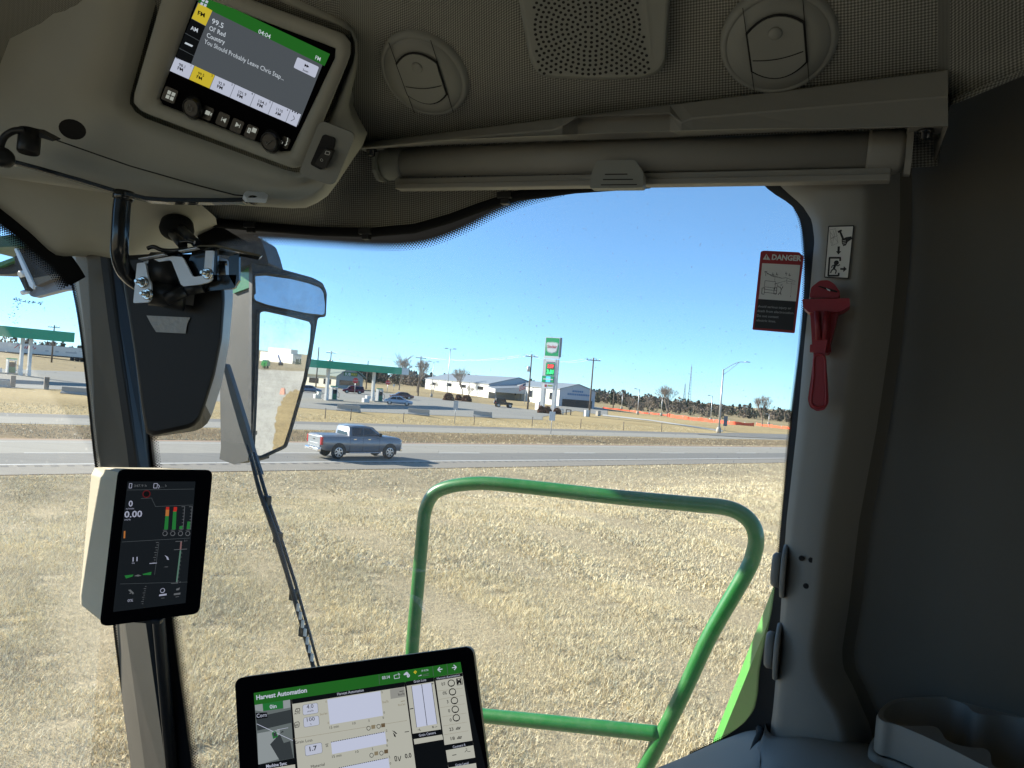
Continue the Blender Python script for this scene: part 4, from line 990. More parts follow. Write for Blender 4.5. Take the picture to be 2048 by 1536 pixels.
def fabric():
    """headliner cloth: a woven dot pattern laid along the cloth itself"""
    m, N, L, b = new_mat('headliner_cloth'); b.inputs['Roughness'].default_value = .95; b.inputs['Specular IOR Level'].default_value = .1
    uv = N.new('ShaderNodeUVMap'); sp = N.new('ShaderNodeSeparateXYZ'); L.new(uv.outputs[0], sp.inputs[0])
    def mth(op, a, bb=None):
        n = N.new('ShaderNodeMath'); n.operation = op
        for i, v in enumerate((a, bb)):
            if v is None: continue
            if isinstance(v, (int, float)): n.inputs[i].default_value = v
            else: L.new(v, n.inputs[i])
        return n.outputs[0]
    K = 2 * math.pi / .0043
    u = mth('MULTIPLY', mth('ADD', sp.outputs[0], sp.outputs[1]), K * .7); v = mth('MULTIPLY', mth('SUBTRACT', sp.outputs[0], sp.outputs[1]), K * .7)
    h = mth('MULTIPLY', mth('SINE', u), mth('SINE', v))
    rp = N.new('ShaderNodeMapRange'); rp.inputs[1].default_value = -.35; rp.inputs[2].default_value = .55; L.new(h, rp.inputs[0])
    nz = N.new('ShaderNodeTexNoise'); nz.inputs['Scale'].default_value = 6; nz.inputs['Detail'].default_value = 3
    mx = N.new('ShaderNodeMix'); mx.data_type = 'RGBA'; L.new(rp.outputs[0], mx.inputs[0])
    mx.inputs[6].default_value = (.125, .124, .108, 1); mx.inputs[7].default_value = (.37, .37, .325, 1)
    L.new(mx.outputs[2], b.inputs['Base Color'])
    bp = N.new('ShaderNodeBump'); bp.inputs['Strength'].default_value = .5; bp.inputs['Distance'].default_value = .001; L.new(h, bp.inputs['Height']); L.new(bp.outputs[0], b.inputs['Normal'])
    return m
M_CLOTH = fabric()
def glass(name, dust=.035, tint=(.95, .97, .96)):
    """window pane: clear, faintly reflecting, with dust specks stuck to it"""
    m = bpy.data.materials.new(name); m.use_nodes = True; N = m.node_tree.nodes; L = m.node_tree.links; N.remove(N['Principled BSDF'])
    out = N['Material Output']; tr = N.new('ShaderNodeBsdfTransparent'); tr.inputs[0].default_value = (*tint, 1)
    gl = N.new('ShaderNodeBsdfGlossy'); gl.inputs['Roughness'].default_value = .015
    fr = N.new('ShaderNodeFresnel'); fr.inputs[0].default_value = 1.35
    mx = N.new('ShaderNodeMixShader'); L.new(fr.outputs[0], mx.inputs[0]); L.new(tr.outputs[0], mx.inputs[1]); L.new(gl.outputs[0], mx.inputs[2])
    tc = N.new('ShaderNodeTexCoord'); n1 = N.new('ShaderNodeTexNoise'); n1.inputs['Scale'].default_value = 230; n1.inputs['Detail'].default_value = 2
    n2 = N.new('ShaderNodeTexNoise'); n2.inputs['Scale'].default_value = 5; n2.inputs['Detail'].default_value = 6
    L.new(tc.outputs['Object'], n1.inputs['Vector']); L.new(tc.outputs['Object'], n2.inputs['Vector'])
    r1 = N.new('ShaderNodeMapRange'); r1.inputs[1].default_value = .67; r1.inputs[2].default_value = .76; r1.inputs[4].default_value = .30; L.new(n1.outputs[0], r1.inputs[0])
    r2 = N.new('ShaderNodeMapRange'); r2.inputs[1].default_value = .3; r2.inputs[2].default_value = .8; r2.inputs[3].default_value = dust * .3; r2.inputs[4].default_value = dust * 1.6; L.new(n2.outputs[0], r2.inputs[0])
    ad = N.new('ShaderNodeMath'); ad.operation = 'ADD'; L.new(r1.outputs[0], ad.inputs[0]); L.new(r2.outputs[0], ad.inputs[1])
    df = N.new('ShaderNodeBsdfTranslucent'); df.inputs[0].default_value = (.55, .55, .52, 1)
    m2 = N.new('ShaderNodeMixShader'); L.new(ad.outputs[0], m2.inputs[0]); L.new(mx.outputs[0], m2.inputs[1]); L.new(df.outputs[0], m2.inputs[2])
    L.new(m2.outputs[0], out.inputs[0]); return m
M_PANE = glass('window_glass', .065)

cab = thing('combine_cab', 'dark grey and cream interior of a harvester cab around the windows', 'vehicle cab', wq(0, 0, -1.25))
CO = cab.location.copy()
def cmb(): return MB(CO)

# ---- headliner plane above the window
HP = Plane.pts(W(725, 285, .13), W(1895, 140, .13), W(1310, -10, .235)); HP.up = -HP.up
def trimy(x): return 285 - (x - 725) * .1239
def creasey(x): return interp([1895, 2048, 2300, 2600], [208, 145, 45, -75], x)
def lipy(x): return interp([380, 401, 433, 520, 640, 740, 830, 900, 960, 1030, 1090, 1200, 1700, 1900], [426, 426, 440, 447, 456, 458, 450, 430, 408, 385, 378, 362, 345, 330], x)
xs = list(range(-500, 400, 50)) + list(range(400, 1900, 25)) + [1900, 1960, 2048, 2150, 2300, 2600]
rows = [[], [], [], [], [], [], [], [], []]
for x in xs:
    ty = trimy(x) if x <= 1895 else creasey(x)
    ly = lipy(x) if x <= 1895 else ty + 6
    low = W(x, ly, .02 if x <= 1895 else .12)
    a = HP.at(x, ty); kk = min(1, max(0, (x - 640) / 110)) if x <= 1895 else 0; mid = ((low * .4 + a * .6) - WM * .012) * (1 - kk) + W(x, ty + 9, .028) * kk
    rows[0].append(low); rows[1].append(mid); rows[2].append(a)
    q0 = (a - CAM).dot(WQ)
    dy = ty - (-60)
    # gentle padded waves in the cloth between the vents and the grille
    def padd(xx, k): return WM * (-.008 * math.sin((xx - 725) / 1170 * math.pi * 3) * k)
    rows[3].append(HP.at(x, ty - dy * .35) + padd(x, .8)); rows[4].append(HP.at(x, ty - dy * .7) + padd(x, 1)); rows[5].append(HP.at(x, -60) + padd(x, 1))
    e = HP.at(x, -60); qe = (e - CAM).dot(WQ)
    zz = 0 if x > 560 else .09; rows[6].append(wq(qe * .97, .55, .50 + zz)); rows[7].append(wq(qe * .95, .1, .56 + zz * .5)); rows[8].append(wq(qe * .95, -.8, .54 + zz * .5))
mb = cmb(); mb.grid(rows, M_CLOTH); hl = mb.build('headliner', cab)
me = hl.data; uvl = me.uv_layers.new(name='cloth'); du = [0.0]
for i in range(1, len(xs)): du.append(du[-1] + (rows[3][i] - rows[3][i - 1]).length)
vv = [[0.0] * len(xs)]
for j in range(1, len(rows)): vv.append([vv[-1][i] + (rows[j][i] - rows[j - 1][i]).length for i in range(len(xs))])
nx_ = len(xs); uvs = []
for lp in me.loops:
    j, i = divmod(lp.vertex_index, nx_); uvs += [du[i], vv[j][i]]
uvl.data.foreach_set('uv', uvs)

# ---- outer shell: floor, rear and far walls, roof skin
mb = cmb()
QF, QR, OF = -1.22, 1.05, -.75
def wall(pts, nrm, th=.04, mat=M_GREYT): mb.prism(pts, nrm * th, mat)
plan = [(-2.12, OF), (QR, OF), (QR, 1.0), (QF, 1.0), (QF - .02, .90), (-1.98, -.43)]
wall([wq(q, o, -1.25) for q, o in plan], Vector((0, 0, -1)), mat=M_BLK)
wall([wq(q, o, .62) for q, o in plan], Vector((0, 0, 1)))
wall([wq(QR, OF, -1.25), wq(QR, 1.0, -1.25), wq(QR, 1.0, .62), wq(QR, OF, .62)], WQ)
wall([wq(-2.1, OF, -1.25), wq(QR, OF, -1.25), wq(QR, OF, -.55), wq(-2.1, OF, -.55)], -WM)
wall([wq(-2.1, OF, .35), wq(QR, OF, .35), wq(QR, OF, .62), wq(-2.1, OF, .62)], -WM)
wall([wq(-.2, OF, -.55), wq(QR, OF, -.55), wq(QR, OF, .35), wq(-.2, OF, .35)], -WM)
wall([wq(QF, .965, -1.25), wq(QR, .965, -1.25), wq(QR, .965, -.86), wq(QF, .965, -.86)], WM)
mb.build('outer_shell', cab)

# ---- side window pane and its dotted black border
mb = cmb()
mb.poly([W(x, y) for x, y in ((215, 440), (700, 415), (1000, 350), (1700, 330), (1650, 1000), (1625, 1500), (1560, 1620), (330, 1640))], M_PANE); mb.build('window_pane', cab)
def frit(name, edge, inward, solid, rows_, pitch, WFN, parent, o=.003):
    """edge: photo points of the border's inner rim; inward: which side the dots go (+1 left of travel)"""
    path = smooth_path([(x, y, 0) for x, y in edge], 8); P2 = [Vector((p.x, p.y)) for p in path]
    mb = cmb()
    def nrm(i):
        d = (P2[min(i + 1, len(P2) - 1)] - P2[max(i - 1, 0)]).normalized(); return Vector((d.y, -d.x)) * inward
    A = [WFN(*(p - nrm(i) * solid), o) for i, p in enumerate(P2)]; B = [WFN(*p, o) for p in P2]
    mb.grid([A, B], M_RUBBER, smooth=False)
    L_ = [0.0]
    for i in range(1, len(P2)): L_.append(L_[-1] + (P2[i] - P2[i - 1]).length)
    for r in range(rows_):
        rad = pitch * (.60 - .42 * (r + .4) / rows_)
        off = pitch * (.1 + r * .62); n = int(L_[-1] / pitch)
        for k in range(n):
            s = (k + (.5 if r % 2 else 0)) * pitch; i = int(np.searchsorted(L_, s)); i = min(max(i, 1), len(P2) - 1)
            f = (s - L_[i - 1]) / max(1e-6, L_[i] - L_[i - 1]); c = P2[i - 1] * (1 - f) + P2[i] * f + nrm(i) * off
            mb.poly([WFN(c.x + math.cos(a) * rad, c.y + math.sin(a) * rad, o) for a in np.linspace(0, 2 * math.pi, 7)[:-1]], M_RUBBER)
    return mb.build(name, parent)
frit('dotted_border', [(405, 494), (440, 478), (500, 470), (560, 471), (640, 476), (700, 480), (760, 483), (820, 481), (870, 471), (930, 447), (990, 416), (1050, 394), (1130, 372)], -1, 40, 6, 5.6, W, cab)
frit('dotted_border', [(1560, 355), (1588, 404), (1603, 441), (1609, 480), (1612, 560), (1603, 685), (1583, 848), (1562, 1083), (1548, 1213), (1524, 1330), (1518, 1392), (1506, 1432), (1478, 1462), (1440, 1482), (1380, 1510)], -1, 24, 3, 4.6, W, cab)
frit('dotted_border', [(262, 590), (290, 800), (300, 900), (320, 1050), (342, 1250), (365, 1420), (392, 1620)], 1, 34, 6, 5.6, W, cab)

# ---- windscreen at the left, with an unseen sheet added beyond the frame to block the sun
mb = cmb(); fsq = lambda px, z, o=0: FS(px, 768, o) * 1.0
def fsz(px, z, o=0.0):
    p = FS(px, 768, o); return Vector((p.x, p.y, CAM.z + z))
mb.poly([fsz(240, -1.2), fsz(-1500, -1.2), fsz(-1500, .62), fsz(240, .62)], M_PANE); mb.build('windscreen_pane', cab)
frit('dotted_border', [(-120, 372), (-40, 420), (10, 450), (60, 490), (110, 530), (128, 552), (140, 572)], -1, 36, 7, 5.8, FS, cab)
frit('dotted_border', [(141, 560), (146, 580), (157, 640), (170, 740), (187, 900), (200, 1000), (227, 1250), (250, 1430), (284, 1700)], 1, -1.0, 3, 5.0, FS, cab)
mb = cmb(); mb.prism([fsz(-70, -.30, .05), fsz(-1500, -.62, .05), fsz(-1500, .60, .05), fsz(-70, .60, .05)], FN * .006, M_WALLT); mb.build('windscreen_sun_blocker', cab)

M_PILL = plastic('front_pillar_trim', (.115, .110, .092))
# ---- front corner pillar
prow = {480: (138, 147, 196, 214, 262), 640: (158, 167, 216, 234, 274), 900: (187, 196, 254, 272, 301), 1250: (228, 251, 292, 302, 346), 1420: (247, 274, 316, 326, 367), 1700: (283, 312, 356, 366, 408)}
def pil(px, py, Y): return P(px, py, Y)
rings = []
for y, c in prow.items():
    rings.append([pil(c[0], y, 1.37), pil(c[1], y, 1.325), pil(c[2], y, 1.285), pil(c[3], y, 1.285), pil(c[4] - 8, y, 1.31), pil(c[4], y, 1.345), pil(c[4] - 20, y, 1.5), pil(c[0] + 20, y, 1.5)])
mb = cmb(); mb.loft(rings, M_BLK, mats=[M_PILL, M_PILL, M_BLK, M_BLK, M_BLK, M_RUBBER, M_RUBBER, M_RUBBER], smooth=False); mb.build('front_pillar', cab, .004)
# lower pillar strip (second ridge) below the corner display
mb = cmb(); mb.tube([pil(300, 1000, 1.272), pil(318, 1250, 1.275), pil(350, 1600, 1.28)], .0105, M_BLK, 10); mb.build('pillar_strip', cab)

# ---- moulded cover where pillar meets roof
top = [(-160, 300), (0, 318), (80, 335), (160, 350), (240, 366), (320, 382), (380, 396), (405, 412), (432, 436)]
bot = [(-160, 330), (0, 434), (55, 470), (112, 510), (178, 509), (252, 518), (325, 492), (385, 468), (434, 450)]
rows = []
for f, dY in ((0, 1.10), (.25, 1.135), (.5, 1.165), (.75, 1.20), (.93, 1.245), (1.0, 1.275)):
    rows.append([P(a[0] + (b[0] - a[0]) * f, a[1] + (b[1] - a[1]) * f, dY) for a, b in zip(top, bot)])
rows.append([p + Vector((0, .12, .02)) for p in rows[-1]])
fine = []
for r in rows: fine.append(smooth_path(r, 4))
mb = cmb(); mb.grid(fine, M_TRIM); mb.build('pillar_cover', cab)
pc = Plane.pts(P(240, 400, 1.165), P(400, 420, 1.165), P(250, 500, 1.21))
mb = cmb(); mb.disc(pc.at(268, 438, .012), pc.n, .019, plastic('cover_recess', (.21, .20, .165)), 24); mb.build('cover_plug', cab)

# seal along the roof lip, with small clips
mb = cmb(); lx = [401, 433, 470, 520, 580, 640, 700, 740, 790, 830, 870, 900, 930, 960, 1000, 1030, 1090, 1150, 1300]
mb.tube([W(x, lipy(x) + 7, .022) for x in lx], .0075, M_RUBBER, 8); mb.build('roof_seal', cab)
for x, y in ((503, 451), (734, 464), (1012, 392)):
    mb = cmb(); c = W(x, y, .026); mb.box(c, (.022, .016, .009), M_BLK, -.43); mb.box(c + Vector((0, 0, -.008)), (.012, .01, .008), M_BLK, -.43); mb.build('seal_clip', cab, .001)

# ---- rear pillar
prow = {330: (1490, 1520, 1590, 1735, 1790), 383: (1540, 1572, 1622, 1735, 1790), 410: (1584, 1604, 1636, 1735, 1790), 441: (1601, 1624, 1645, 1735, 1790), 480: (1609, 1629, 1649, 1733, 1788), 560: (1611, 1622, 1645, 1727, 1782),
        685: (1602, 1609, 1634, 1714, 1769), 848: (1582, 1595, 1619, 1690, 1745), 1050: (1563, 1572, 1590, 1655, 1707), 1213: (1546, 1562, 1576, 1638, 1688), 1300: (1528, 1556, 1569, 1626, 1674), 1335: (1521, 1553, 1566, 1628, 1676),
        1376: (1518, 1550, 1562, 1643, 1698), 1420: (1509, 1546, 1558, 1672, 1716), 1450: (1485, 1542, 1554, 1684, 1730), 1480: (1440, 1540, 1552, 1690, 1736), 1520: (1400, 1540, 1552, 1690, 1738)}
ys = sorted(prow); rows = []
for y in np.concatenate([np.arange(330, 500, 12), np.arange(500, 1280, 60), np.arange(1280, 1521, 15)]):
    c = [interp(ys, [prow[k][i] for k in ys], y) for i in range(5)]
    f2, e = c[3], c[4]
    rows.append([W(c[0], y, .004), W(c[1], y, .03), W(c[1] + (c[2] - c[1]) * .55, y, .046), W(c[2], y, .052), W(c[2] + 12, y, .055), W(f2 - 14, y, .066), W(f2, y, .062), W(f2 + 9, y, .052), W(e, y, .016), W(e + 10, y, -.004), W(e + 34, y, -.02)])
rows = list(map(list, rows)); mb = cmb(); mb.grid(rows, M_GREYT, colmats=[M_RUBBER] + [M_GREYT] * 8 + [M_WALLT]); mb.build('rear_pillar', cab)
for x, y in ((1603, 1116.5), (1622.5, 1120), (1612, 1172)):
    mb = cmb(); c = W(x, y, .062); mb.lathe(c, -WM, [(.0032, 0), (.0028, .0015), (.0015, .0015)], M_GAP, 12); mb.build('screw_hole', cab)
for x, y, s in ((1562, 1141, 1.0), (1549, 1301, 1.05)):
    mb = cmb(); c = W(x, y, .040)
    mb.lathe(c + WQ * .006, -WQ, [(.030 * s, 0), (.031 * s, .002), (.030 * s, .005), (.020 * s, .006)], M_GREYT, 28)
    mb.lathe(c - WQ * .001, -WQ, [(.020 * s, 0), (.020 * s, .006), (.017 * s, .009), (.010 * s, .0095)], M_GREYT, 28); mb.build('hinge_cap', cab)

# ---- panel behind the pillar
rows = []
for y in (120, 180, 260, 400, 700, 1000, 1300, 1420, 1600):
    r = []
    for x, o in ((1700, -.035), (1760, -.035), (1800, -.03), (1860, -.02), (1960, -.01), (2060, -.005), (2300, 0), (2700, .01), (3200, .02)):
        yy = y + (creasey(max(x, 1895)) - 190) * max(0, 1 - (y - 120) / 400) if x > 1895 else y
        r.append(W(x, yy, o))
    rows.append(r)
mb = cmb(); mb.grid(rows, M_WALLT); mb.build('side_panel', cab)

# ---- trim strip (valance) above the blind
vx = [725, 800, 900, 1000, 1105, 1125, 1155, 1250, 1340, 1362, 1385, 1500, 1650, 1800, 1896]
def vtop(x): return trimy(x) + 1
def vbot(x): return interp([725, 900, 1100, 1300, 1500, 1700, 1896], [299, 289, 282, 276, 267, 259, 253], x)
rows = [[], [], [], [], [], []]
for x in vx:
    t, b = vtop(x), vbot(x); inr = 1125 <= x <= 1362; pock = 1155 <= x <= 1340
    rows[0].append(W(x, t - 4, .10)); rows[1].append(W(x, t, .137))
    mt = (t + (b - t) * .45) if not inr else (b - 48 if pock else b - 30)
    rows[2].append(W(x, mt, .148)); d = .022 if pock else 0
    rows[3].append(W(x, mt + 4, .148 - d)); lip = interp([725, 900, 1100, 1300, 1500, 1650, 1896], [3, 10, 11, 13, 9, 3, 1], x)
    rows[4].append(W(x, b - lip, .155 - d)); rows[5].append(W(x, b, .105))
mb = cmb(); mb.grid(rows, M_GREYT, smooth=False); mb.poly([r[-1] for r in rows], M_GREYT)
mb.poly([rows[1][-1], rows[4][-1], rows[4][-1] - WM * -.12, rows[1][-1] - WM * -.12], M_GREYT); mb.build('valance_trim', cab, .003)

# ---- air vents and loudspeaker grille
def vent(px, py, r, tilt):
    c = HP.at(px, py, .0); n = HP.n; u = HP.u; v = HP.up
    ca, sa = math.cos(tilt), math.sin(tilt); u, v = u * ca + v * sa, v * ca - u * sa
    mb = cmb(); mb.lathe(c, n, [(r * 1.02, -.01), (r, .004), (r * .97, .008), (r * .89, .0105), (r * .875, .009), (r * .865, .0105), (r * .6, .0115), (r * .02, .012)], M_TRIM2, 48)
    vo = mb.build('air_vent', cab)
    mb = cmb(); h = .0155; k = r / .056
    def q(a, b, hh=h): return c + (u * a + v * b) * k + n * hh
    arc = [(.0255 * k, .020 + .0125 * (1 - k * k)) for k in np.linspace(-1, 1, 11)]
    out = [(x, y) for x, y in arc] + [(-x, -y) for x, y in arc]
    mb.poly([q(x * 1.08, y * 1.07, .0133) for x, y in out], M_GAP)
    mb.prism([q(x, y, .0138) for x, y in out], n * .0012, M_TRIM2); vl = mb.build('louvre', vo, .0008)
    mb = cmb()
    for s in (-1, 1): mb.prism([q(s * .0265, -.047, .0122), q(s * .0272, -.047, .0122), q(s * .0272, .047, .0122), q(s * .0265, .047, .0122)], n * .0004, M_GAP)
    cv = [(x, -.0075 - .0035 * math.cos(x * 62)) for x in np.linspace(-.024, .024, 9)]; mb.prism([q(x, y, .0152) for x, y in cv] + [q(x, y - .0009, .0152) for x, y in cv[::-1]], n * .0003, M_GAP); mb.build('vent_seam', vo)
    mb = cmb(); mb.lathe(q(0, .016, .0148), n, [(.007, 0), (.006, .0015), (.003, .0025), (.0005, .0027)], M_TRIM2, 18); mb.build('knob', vl)
vent(851, 145, .0565, -.12); vent(1556, 80, .0565, .05)
gpl = [(1015, -140), (1345, -140), (1330, 118), (1318, 140), (1290, 152), (1200, 156), (1100, 152), (1078, 144), (1062, 118)]
mb = cmb(); pts = round_poly(gpl, 22); A = [HP.at(x, y, .016) for x, y in pts]; cx, cy = 1192, 30
B = [HP.at(cx + (x - cx) * 1.03, cy + (y - cy) * 1.04, -.004) for x, y in pts]
mb.loft([B, A], M_TRIM2, smooth=False)
mb.quadpx(HP, round_poly([(1052, -130), (1283, -130), (1306, 136), (1295, 148), (1085, 148), (1075, 138)], 10), M_TRIM2, .0164)
for ring in range(0, 22):                                # holes on rings round the cone
    rr = 4 + ring * 10.6; n = max(1, int(2 * math.pi * rr / 11.6))
    for k in range(n):
        a = 2 * math.pi * (k + .5 * (ring % 2)) / n; x, y = 1180 + rr * math.cos(a), 54 + rr * .86 * math.sin(a)
        lo = 1066 if y < 60 else 1066 + (y - 60) * .12; hi = interp([-130, 0, 140], [1262, 1276, 1303], y)
        if lo < x < hi and -125 < y < 149:
            mb.poly([HP.at(x + 3.4 * math.cos(b), y + 3.0 * math.sin(b), .0168) for b in np.linspace(0, 2 * math.pi, 8)[:-1]], M_GAP)
mb.build('speaker_grille', cab, .003)

# ---- roof console with the radio recess
RP = Plane((396, -7), (678, 99), (578, 308), (316, 205), .86)
def star(poly, c, n=72):
    out = []; m = len(poly)
    for k in range(n):
        a = 2 * math.pi * k / n; d = Vector((math.cos(a), math.sin(a))); best = None
        for i in range(m):
            p = Vector(poly[i]) - Vector(c); q = Vector(poly[(i + 1) % m]) - Vector(c); e = q - p
            den = d.x * e.y - d.y * e.x
            if abs(den) < 1e-9: continue
            t = (p.x * e.y - p.y * e.x) / den; s = (p.x * d.y - p.y * d.x) / den
            if t > 0 and -1e-6 <= s <= 1 + 1e-6: best = t if best is None else max(best, t)
        best = best or 1; out.append((c[0] + d.x * best, c[1] + d.y * best))
    return out
CC = (470, 170)
R0 = round_poly([(326, -10), (345, -60), (700, 72), (704, 104), (610, 332), (588, 338), (284, 224), (264, 205)], 16)
R1 = round_poly([(318, -16), (338, -72), (706, 62), (712, 106), (616, 340), (590, 347), (278, 232), (256, 207)], 16)
R2 = round_poly([(288, -40), (320, -120), (708, 62), (712, 112), (628, 345), (596, 362), (516, 360), (240, 242), (222, 205)], 22)
R3 = round_poly([(190, -90), (260, -200), (712, 52), (717, 118), (644, 348), (600, 372), (512, 372), (200, 262), (136, 192)], 40)
R4 = round_poly([(96, -120), (-12, 160), (-80, 290), (-60, 345), (240, 390), (495, 412), (612, 418), (656, 394), (740, 268), (704, 216), (719, 130), (712, 46), (500, -330)], 18)
rings = [[RP.at(x, y, -.030) for x, y in star(R1, CC)], [RP.at(x, y, -.010) for x, y in star(R2, CC)], [RP.at(x, y, -.028) for x, y in star(R3, CC)]]
r4 = star(R4, CC); r3 = star(R3, CC)
def r4Y(x, y):
    return interp([-80, 200, 500, 740], [1.02, .99, .955, .93], x)
rings.append([P(a[0] * .5 + b[0] * .5, a[1] * .5 + b[1] * .5, .5 * RP.at(*b, -.045).y + .5 * r4Y(*a) - .02) for a, b in zip(r4, r3)])
rings.append([P(x * .94 + CC[0] * .06, y * .94 + CC[1] * .06, r4Y(x, y) - .012) for x, y in r4]); rings.append([P(x, y, r4Y(x, y) + .012) for x, y in r4])
rings.append([P(x, y, r4Y(x, y) + .13) for x, y in r4])
mb = cmb(); mb.loft(rings, M_TRIM, cap0=False, cap1=False); con = mb.build('roof_console', cab)
mb = cmb(); path = [(40, 255), (140, 290), (260, 332), (400, 372), (470, 390), (492, 392)]
mb.tube([P(x, y, r4Y(x, y) - .052 + (y - 255) * .0002) for x, y in path], .0009, M_GAP, 5); mb.build('console_seam', con)
mb = cmb(); mb.disc(P(145, 259, .915), (CAM - P(145, 259, .915)).normalized() + Vector((0, 0, -.9)), .015, M_GAP, 20); mb.build('console_hole', con)
# switch recess with a rocker
SP = Plane.pts(P(628, 250, .865), P(690, 274, .865), P(606, 322, .885))
mb = cmb(); mb.prism([SP.at(*p, .006) for p in round_poly([(640, 240), (712, 268), (668, 372), (596, 350)], 14)], -SP.n * .004, M_TRIM2); mb.build('switch_panel', con, .002)
mb = cmb(); mb.prism([SP.at(*p, .006) for p in round_poly([(648, 268), (672, 276), (664, 318), (645, 340), (622, 328)], 5)], SP.n * .003, M_GAP)
mb.prism([SP.at(*p, .009) for p in round_poly([(655, 296), (671, 300), (654, 337), (634, 326)], 3)], SP.n * .008, M_BLK)
mi_ = pmat('switch_icon', (.5, .5, .46), .5)
mb.textpx(SP, 'O', (640, 322), (646, 324), 6, mi_, .0185); mb.line(SP, (652, 302), (660, 304), 1.4, mi_, .0185); mb.line(SP, (650, 308), (658, 310), 1.4, mi_, .0185); mb.line(SP, (660, 304), (658, 310), 1.4, mi_, .0185); mb.line(SP, (652, 302), (650, 308), 1.4, mi_, .0185)
mb.build('rocker_switch', con)

# ---- ledge under the window and the far corner of the panel
back = [(1290, 1546), (1360, 1517), (1420, 1490), (1460, 1474), (1500, 1460), (1516, 1457)]
mb = cmb(); rows = [[W(x, y, -.01) for x, y in back], [W(x, y, .012) for x, y in back], [W(x + 3, y + 16, .05) for x, y in back], [W(x + 4, y + 60, .13) for x, y in back], [W(x, y + 130, .20) for x, y in back], [W(x, y + 400, .24) for x, y in back]]
mb.grid([smooth_path(r, 4) for r in rows], M_GREYT); mb.build('sill_corner', cab)
back2 = [(1530, 1452), (1545, 1473), (1600, 1472), (1650, 1476), (1700, 1484), (1760, 1503), (1830, 1545), (1900, 1600)]
rows = [[W(x, y - 6, .02) for x, y in back2], [W(x, y, .055) for x, y in back2], [W(x, y + 8, .075) for x, y in back2], [W(x - 4, y + 50, .14) for x, y in back2], [W(x - 10, y + 120, .21) for x, y in back2], [W(x - 14, y + 400, .25) for x, y in back2]]
rows[2][0] = W(1526, 1470, .06); rows[3][0] = W(1508, 1510, .11); rows[4][0] = W(1484, 1560, .17); rows[5][0] = W(1470, 1800, .22)
mb = cmb(); mb.grid([smooth_path(r, 4) for r in rows], M_GREYT); mb.build('side_ledge', cab)
mb = cmb(); mb.tube([W(1519, 1455, .012), W(1520, 1470, .045), W(1505, 1505, .09), W(1484, 1545, .135)], .0045, M_GAP, 6); mb.build('ledge_gap', cab)
def atz(x, y, z): d = ray(x, y); return CAM + d * (z / d.z)
mb = cmb(); mb.prism([atz(x, y, -.375) for x, y in ((1640, 1452), (1760, 1395), (1900, 1372), (2500, 1420), (2600, 1900), (1900, 1700), (1800, 1560), (1700, 1482))], Vector((0, 0, -.02)), M_WALLT); mb.build('shelf', cab)

# ---- green bodywork seen past the window's lower corner
bq = [W(x, y, -.10 - max(0, (y - 1150)) * .0013) for x, y in ((1556, 1150), (1640, 1120), (1620, 1600), (1380, 1600))]
mb = cmb(); mb.prism(bq, Vector((0, 0, -.04)), pmat('body_green', (.075, .34, .06), .4, var=.1, scale=6, dirt=(.20, .34, .16), dscale=5, damt=.5))
mb.prism([W(x, y, -.098 - (y - 1150) * .0013) for x, y in ((1514, 1345), (1526, 1345), (1478, 1480), (1466, 1480))], Vector((0, 0, .003)), pmat('body_seam', (.06, .12, .05), .6)); mb.build('body_panel', cab)

# mud smears left on the windscreen
mb = cmb(); rs = random.Random(3); msm = pmat('dried_mud', (.16, .17, .17), .9)
def smear(path, n, jit, sz):
    for k in range(n):
        f = rs.random(); x = interp(np.linspace(0, 1, len(path)), [p[0] for p in path], f) + rs.gauss(0, jit); y = interp(np.linspace(0, 1, len(path)), [p[1] for p in path], f) + rs.gauss(0, jit)
        a = rs.uniform(0, 6.28); r = sz * rs.uniform(.5, 1.4)
        mb.poly([FS(x + math.cos(a + b) * r * c, y + math.sin(a + b) * r * c * .6, .002) for b, c in ((0, 1), (1.3, .5), (3.1, 1), (4.4, .4))], msm)
smear([(26, 599), (45, 601), (62, 604), (85, 608)], 60, 1.6, 2.4); smear([(40, 605), (32, 615), (22, 630), (34, 648)], 34, 4, 2.2); smear([(88, 612), (90, 626)], 8, 1.5, 1.5)
mb.build('mud_smear', cab)

# unseen slab added ahead of the cab to cast shade on the platform rail
mb = cmb(); ev = []
for x, y in ((1250, 997), (1500, 1040)):
    p = W(x, y, -.80); ev.append(p + SUN * ((CAM.z + .56 - p.z) / SUN.z))
sd = (ev[1] - ev[0]); sd.z = 0; sd.normalize(); sn = Vector((-sd.y, sd.x, 0))
mb.prism([ev[0] - sn * .10, ev[1] - sn * .10, ev[1] + sn * .10, ev[0] + sn * .10], Vector((0, 0, .05)), M_RGREEN); mb.build('rail_shade_slab', cab, .01)

# pale streaks painted on the side pane in place of glass reflections
dm = bpy.data.materials.new('painted_reflection_film'); dm.use_nodes = True; N = dm.node_tree.nodes; L = dm.node_tree.links; N.remove(N['Principled BSDF'])
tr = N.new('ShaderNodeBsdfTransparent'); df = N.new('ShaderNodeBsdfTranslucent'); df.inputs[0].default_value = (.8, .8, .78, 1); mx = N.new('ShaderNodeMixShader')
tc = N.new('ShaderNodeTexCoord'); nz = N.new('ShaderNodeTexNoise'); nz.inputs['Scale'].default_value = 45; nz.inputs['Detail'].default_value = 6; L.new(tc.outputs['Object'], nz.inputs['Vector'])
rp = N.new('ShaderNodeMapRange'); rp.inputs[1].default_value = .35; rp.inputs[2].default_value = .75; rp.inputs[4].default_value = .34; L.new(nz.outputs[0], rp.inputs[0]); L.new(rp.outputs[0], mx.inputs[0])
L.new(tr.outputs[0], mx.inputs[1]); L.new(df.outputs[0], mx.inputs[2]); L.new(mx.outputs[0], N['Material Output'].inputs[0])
mb = cmb()
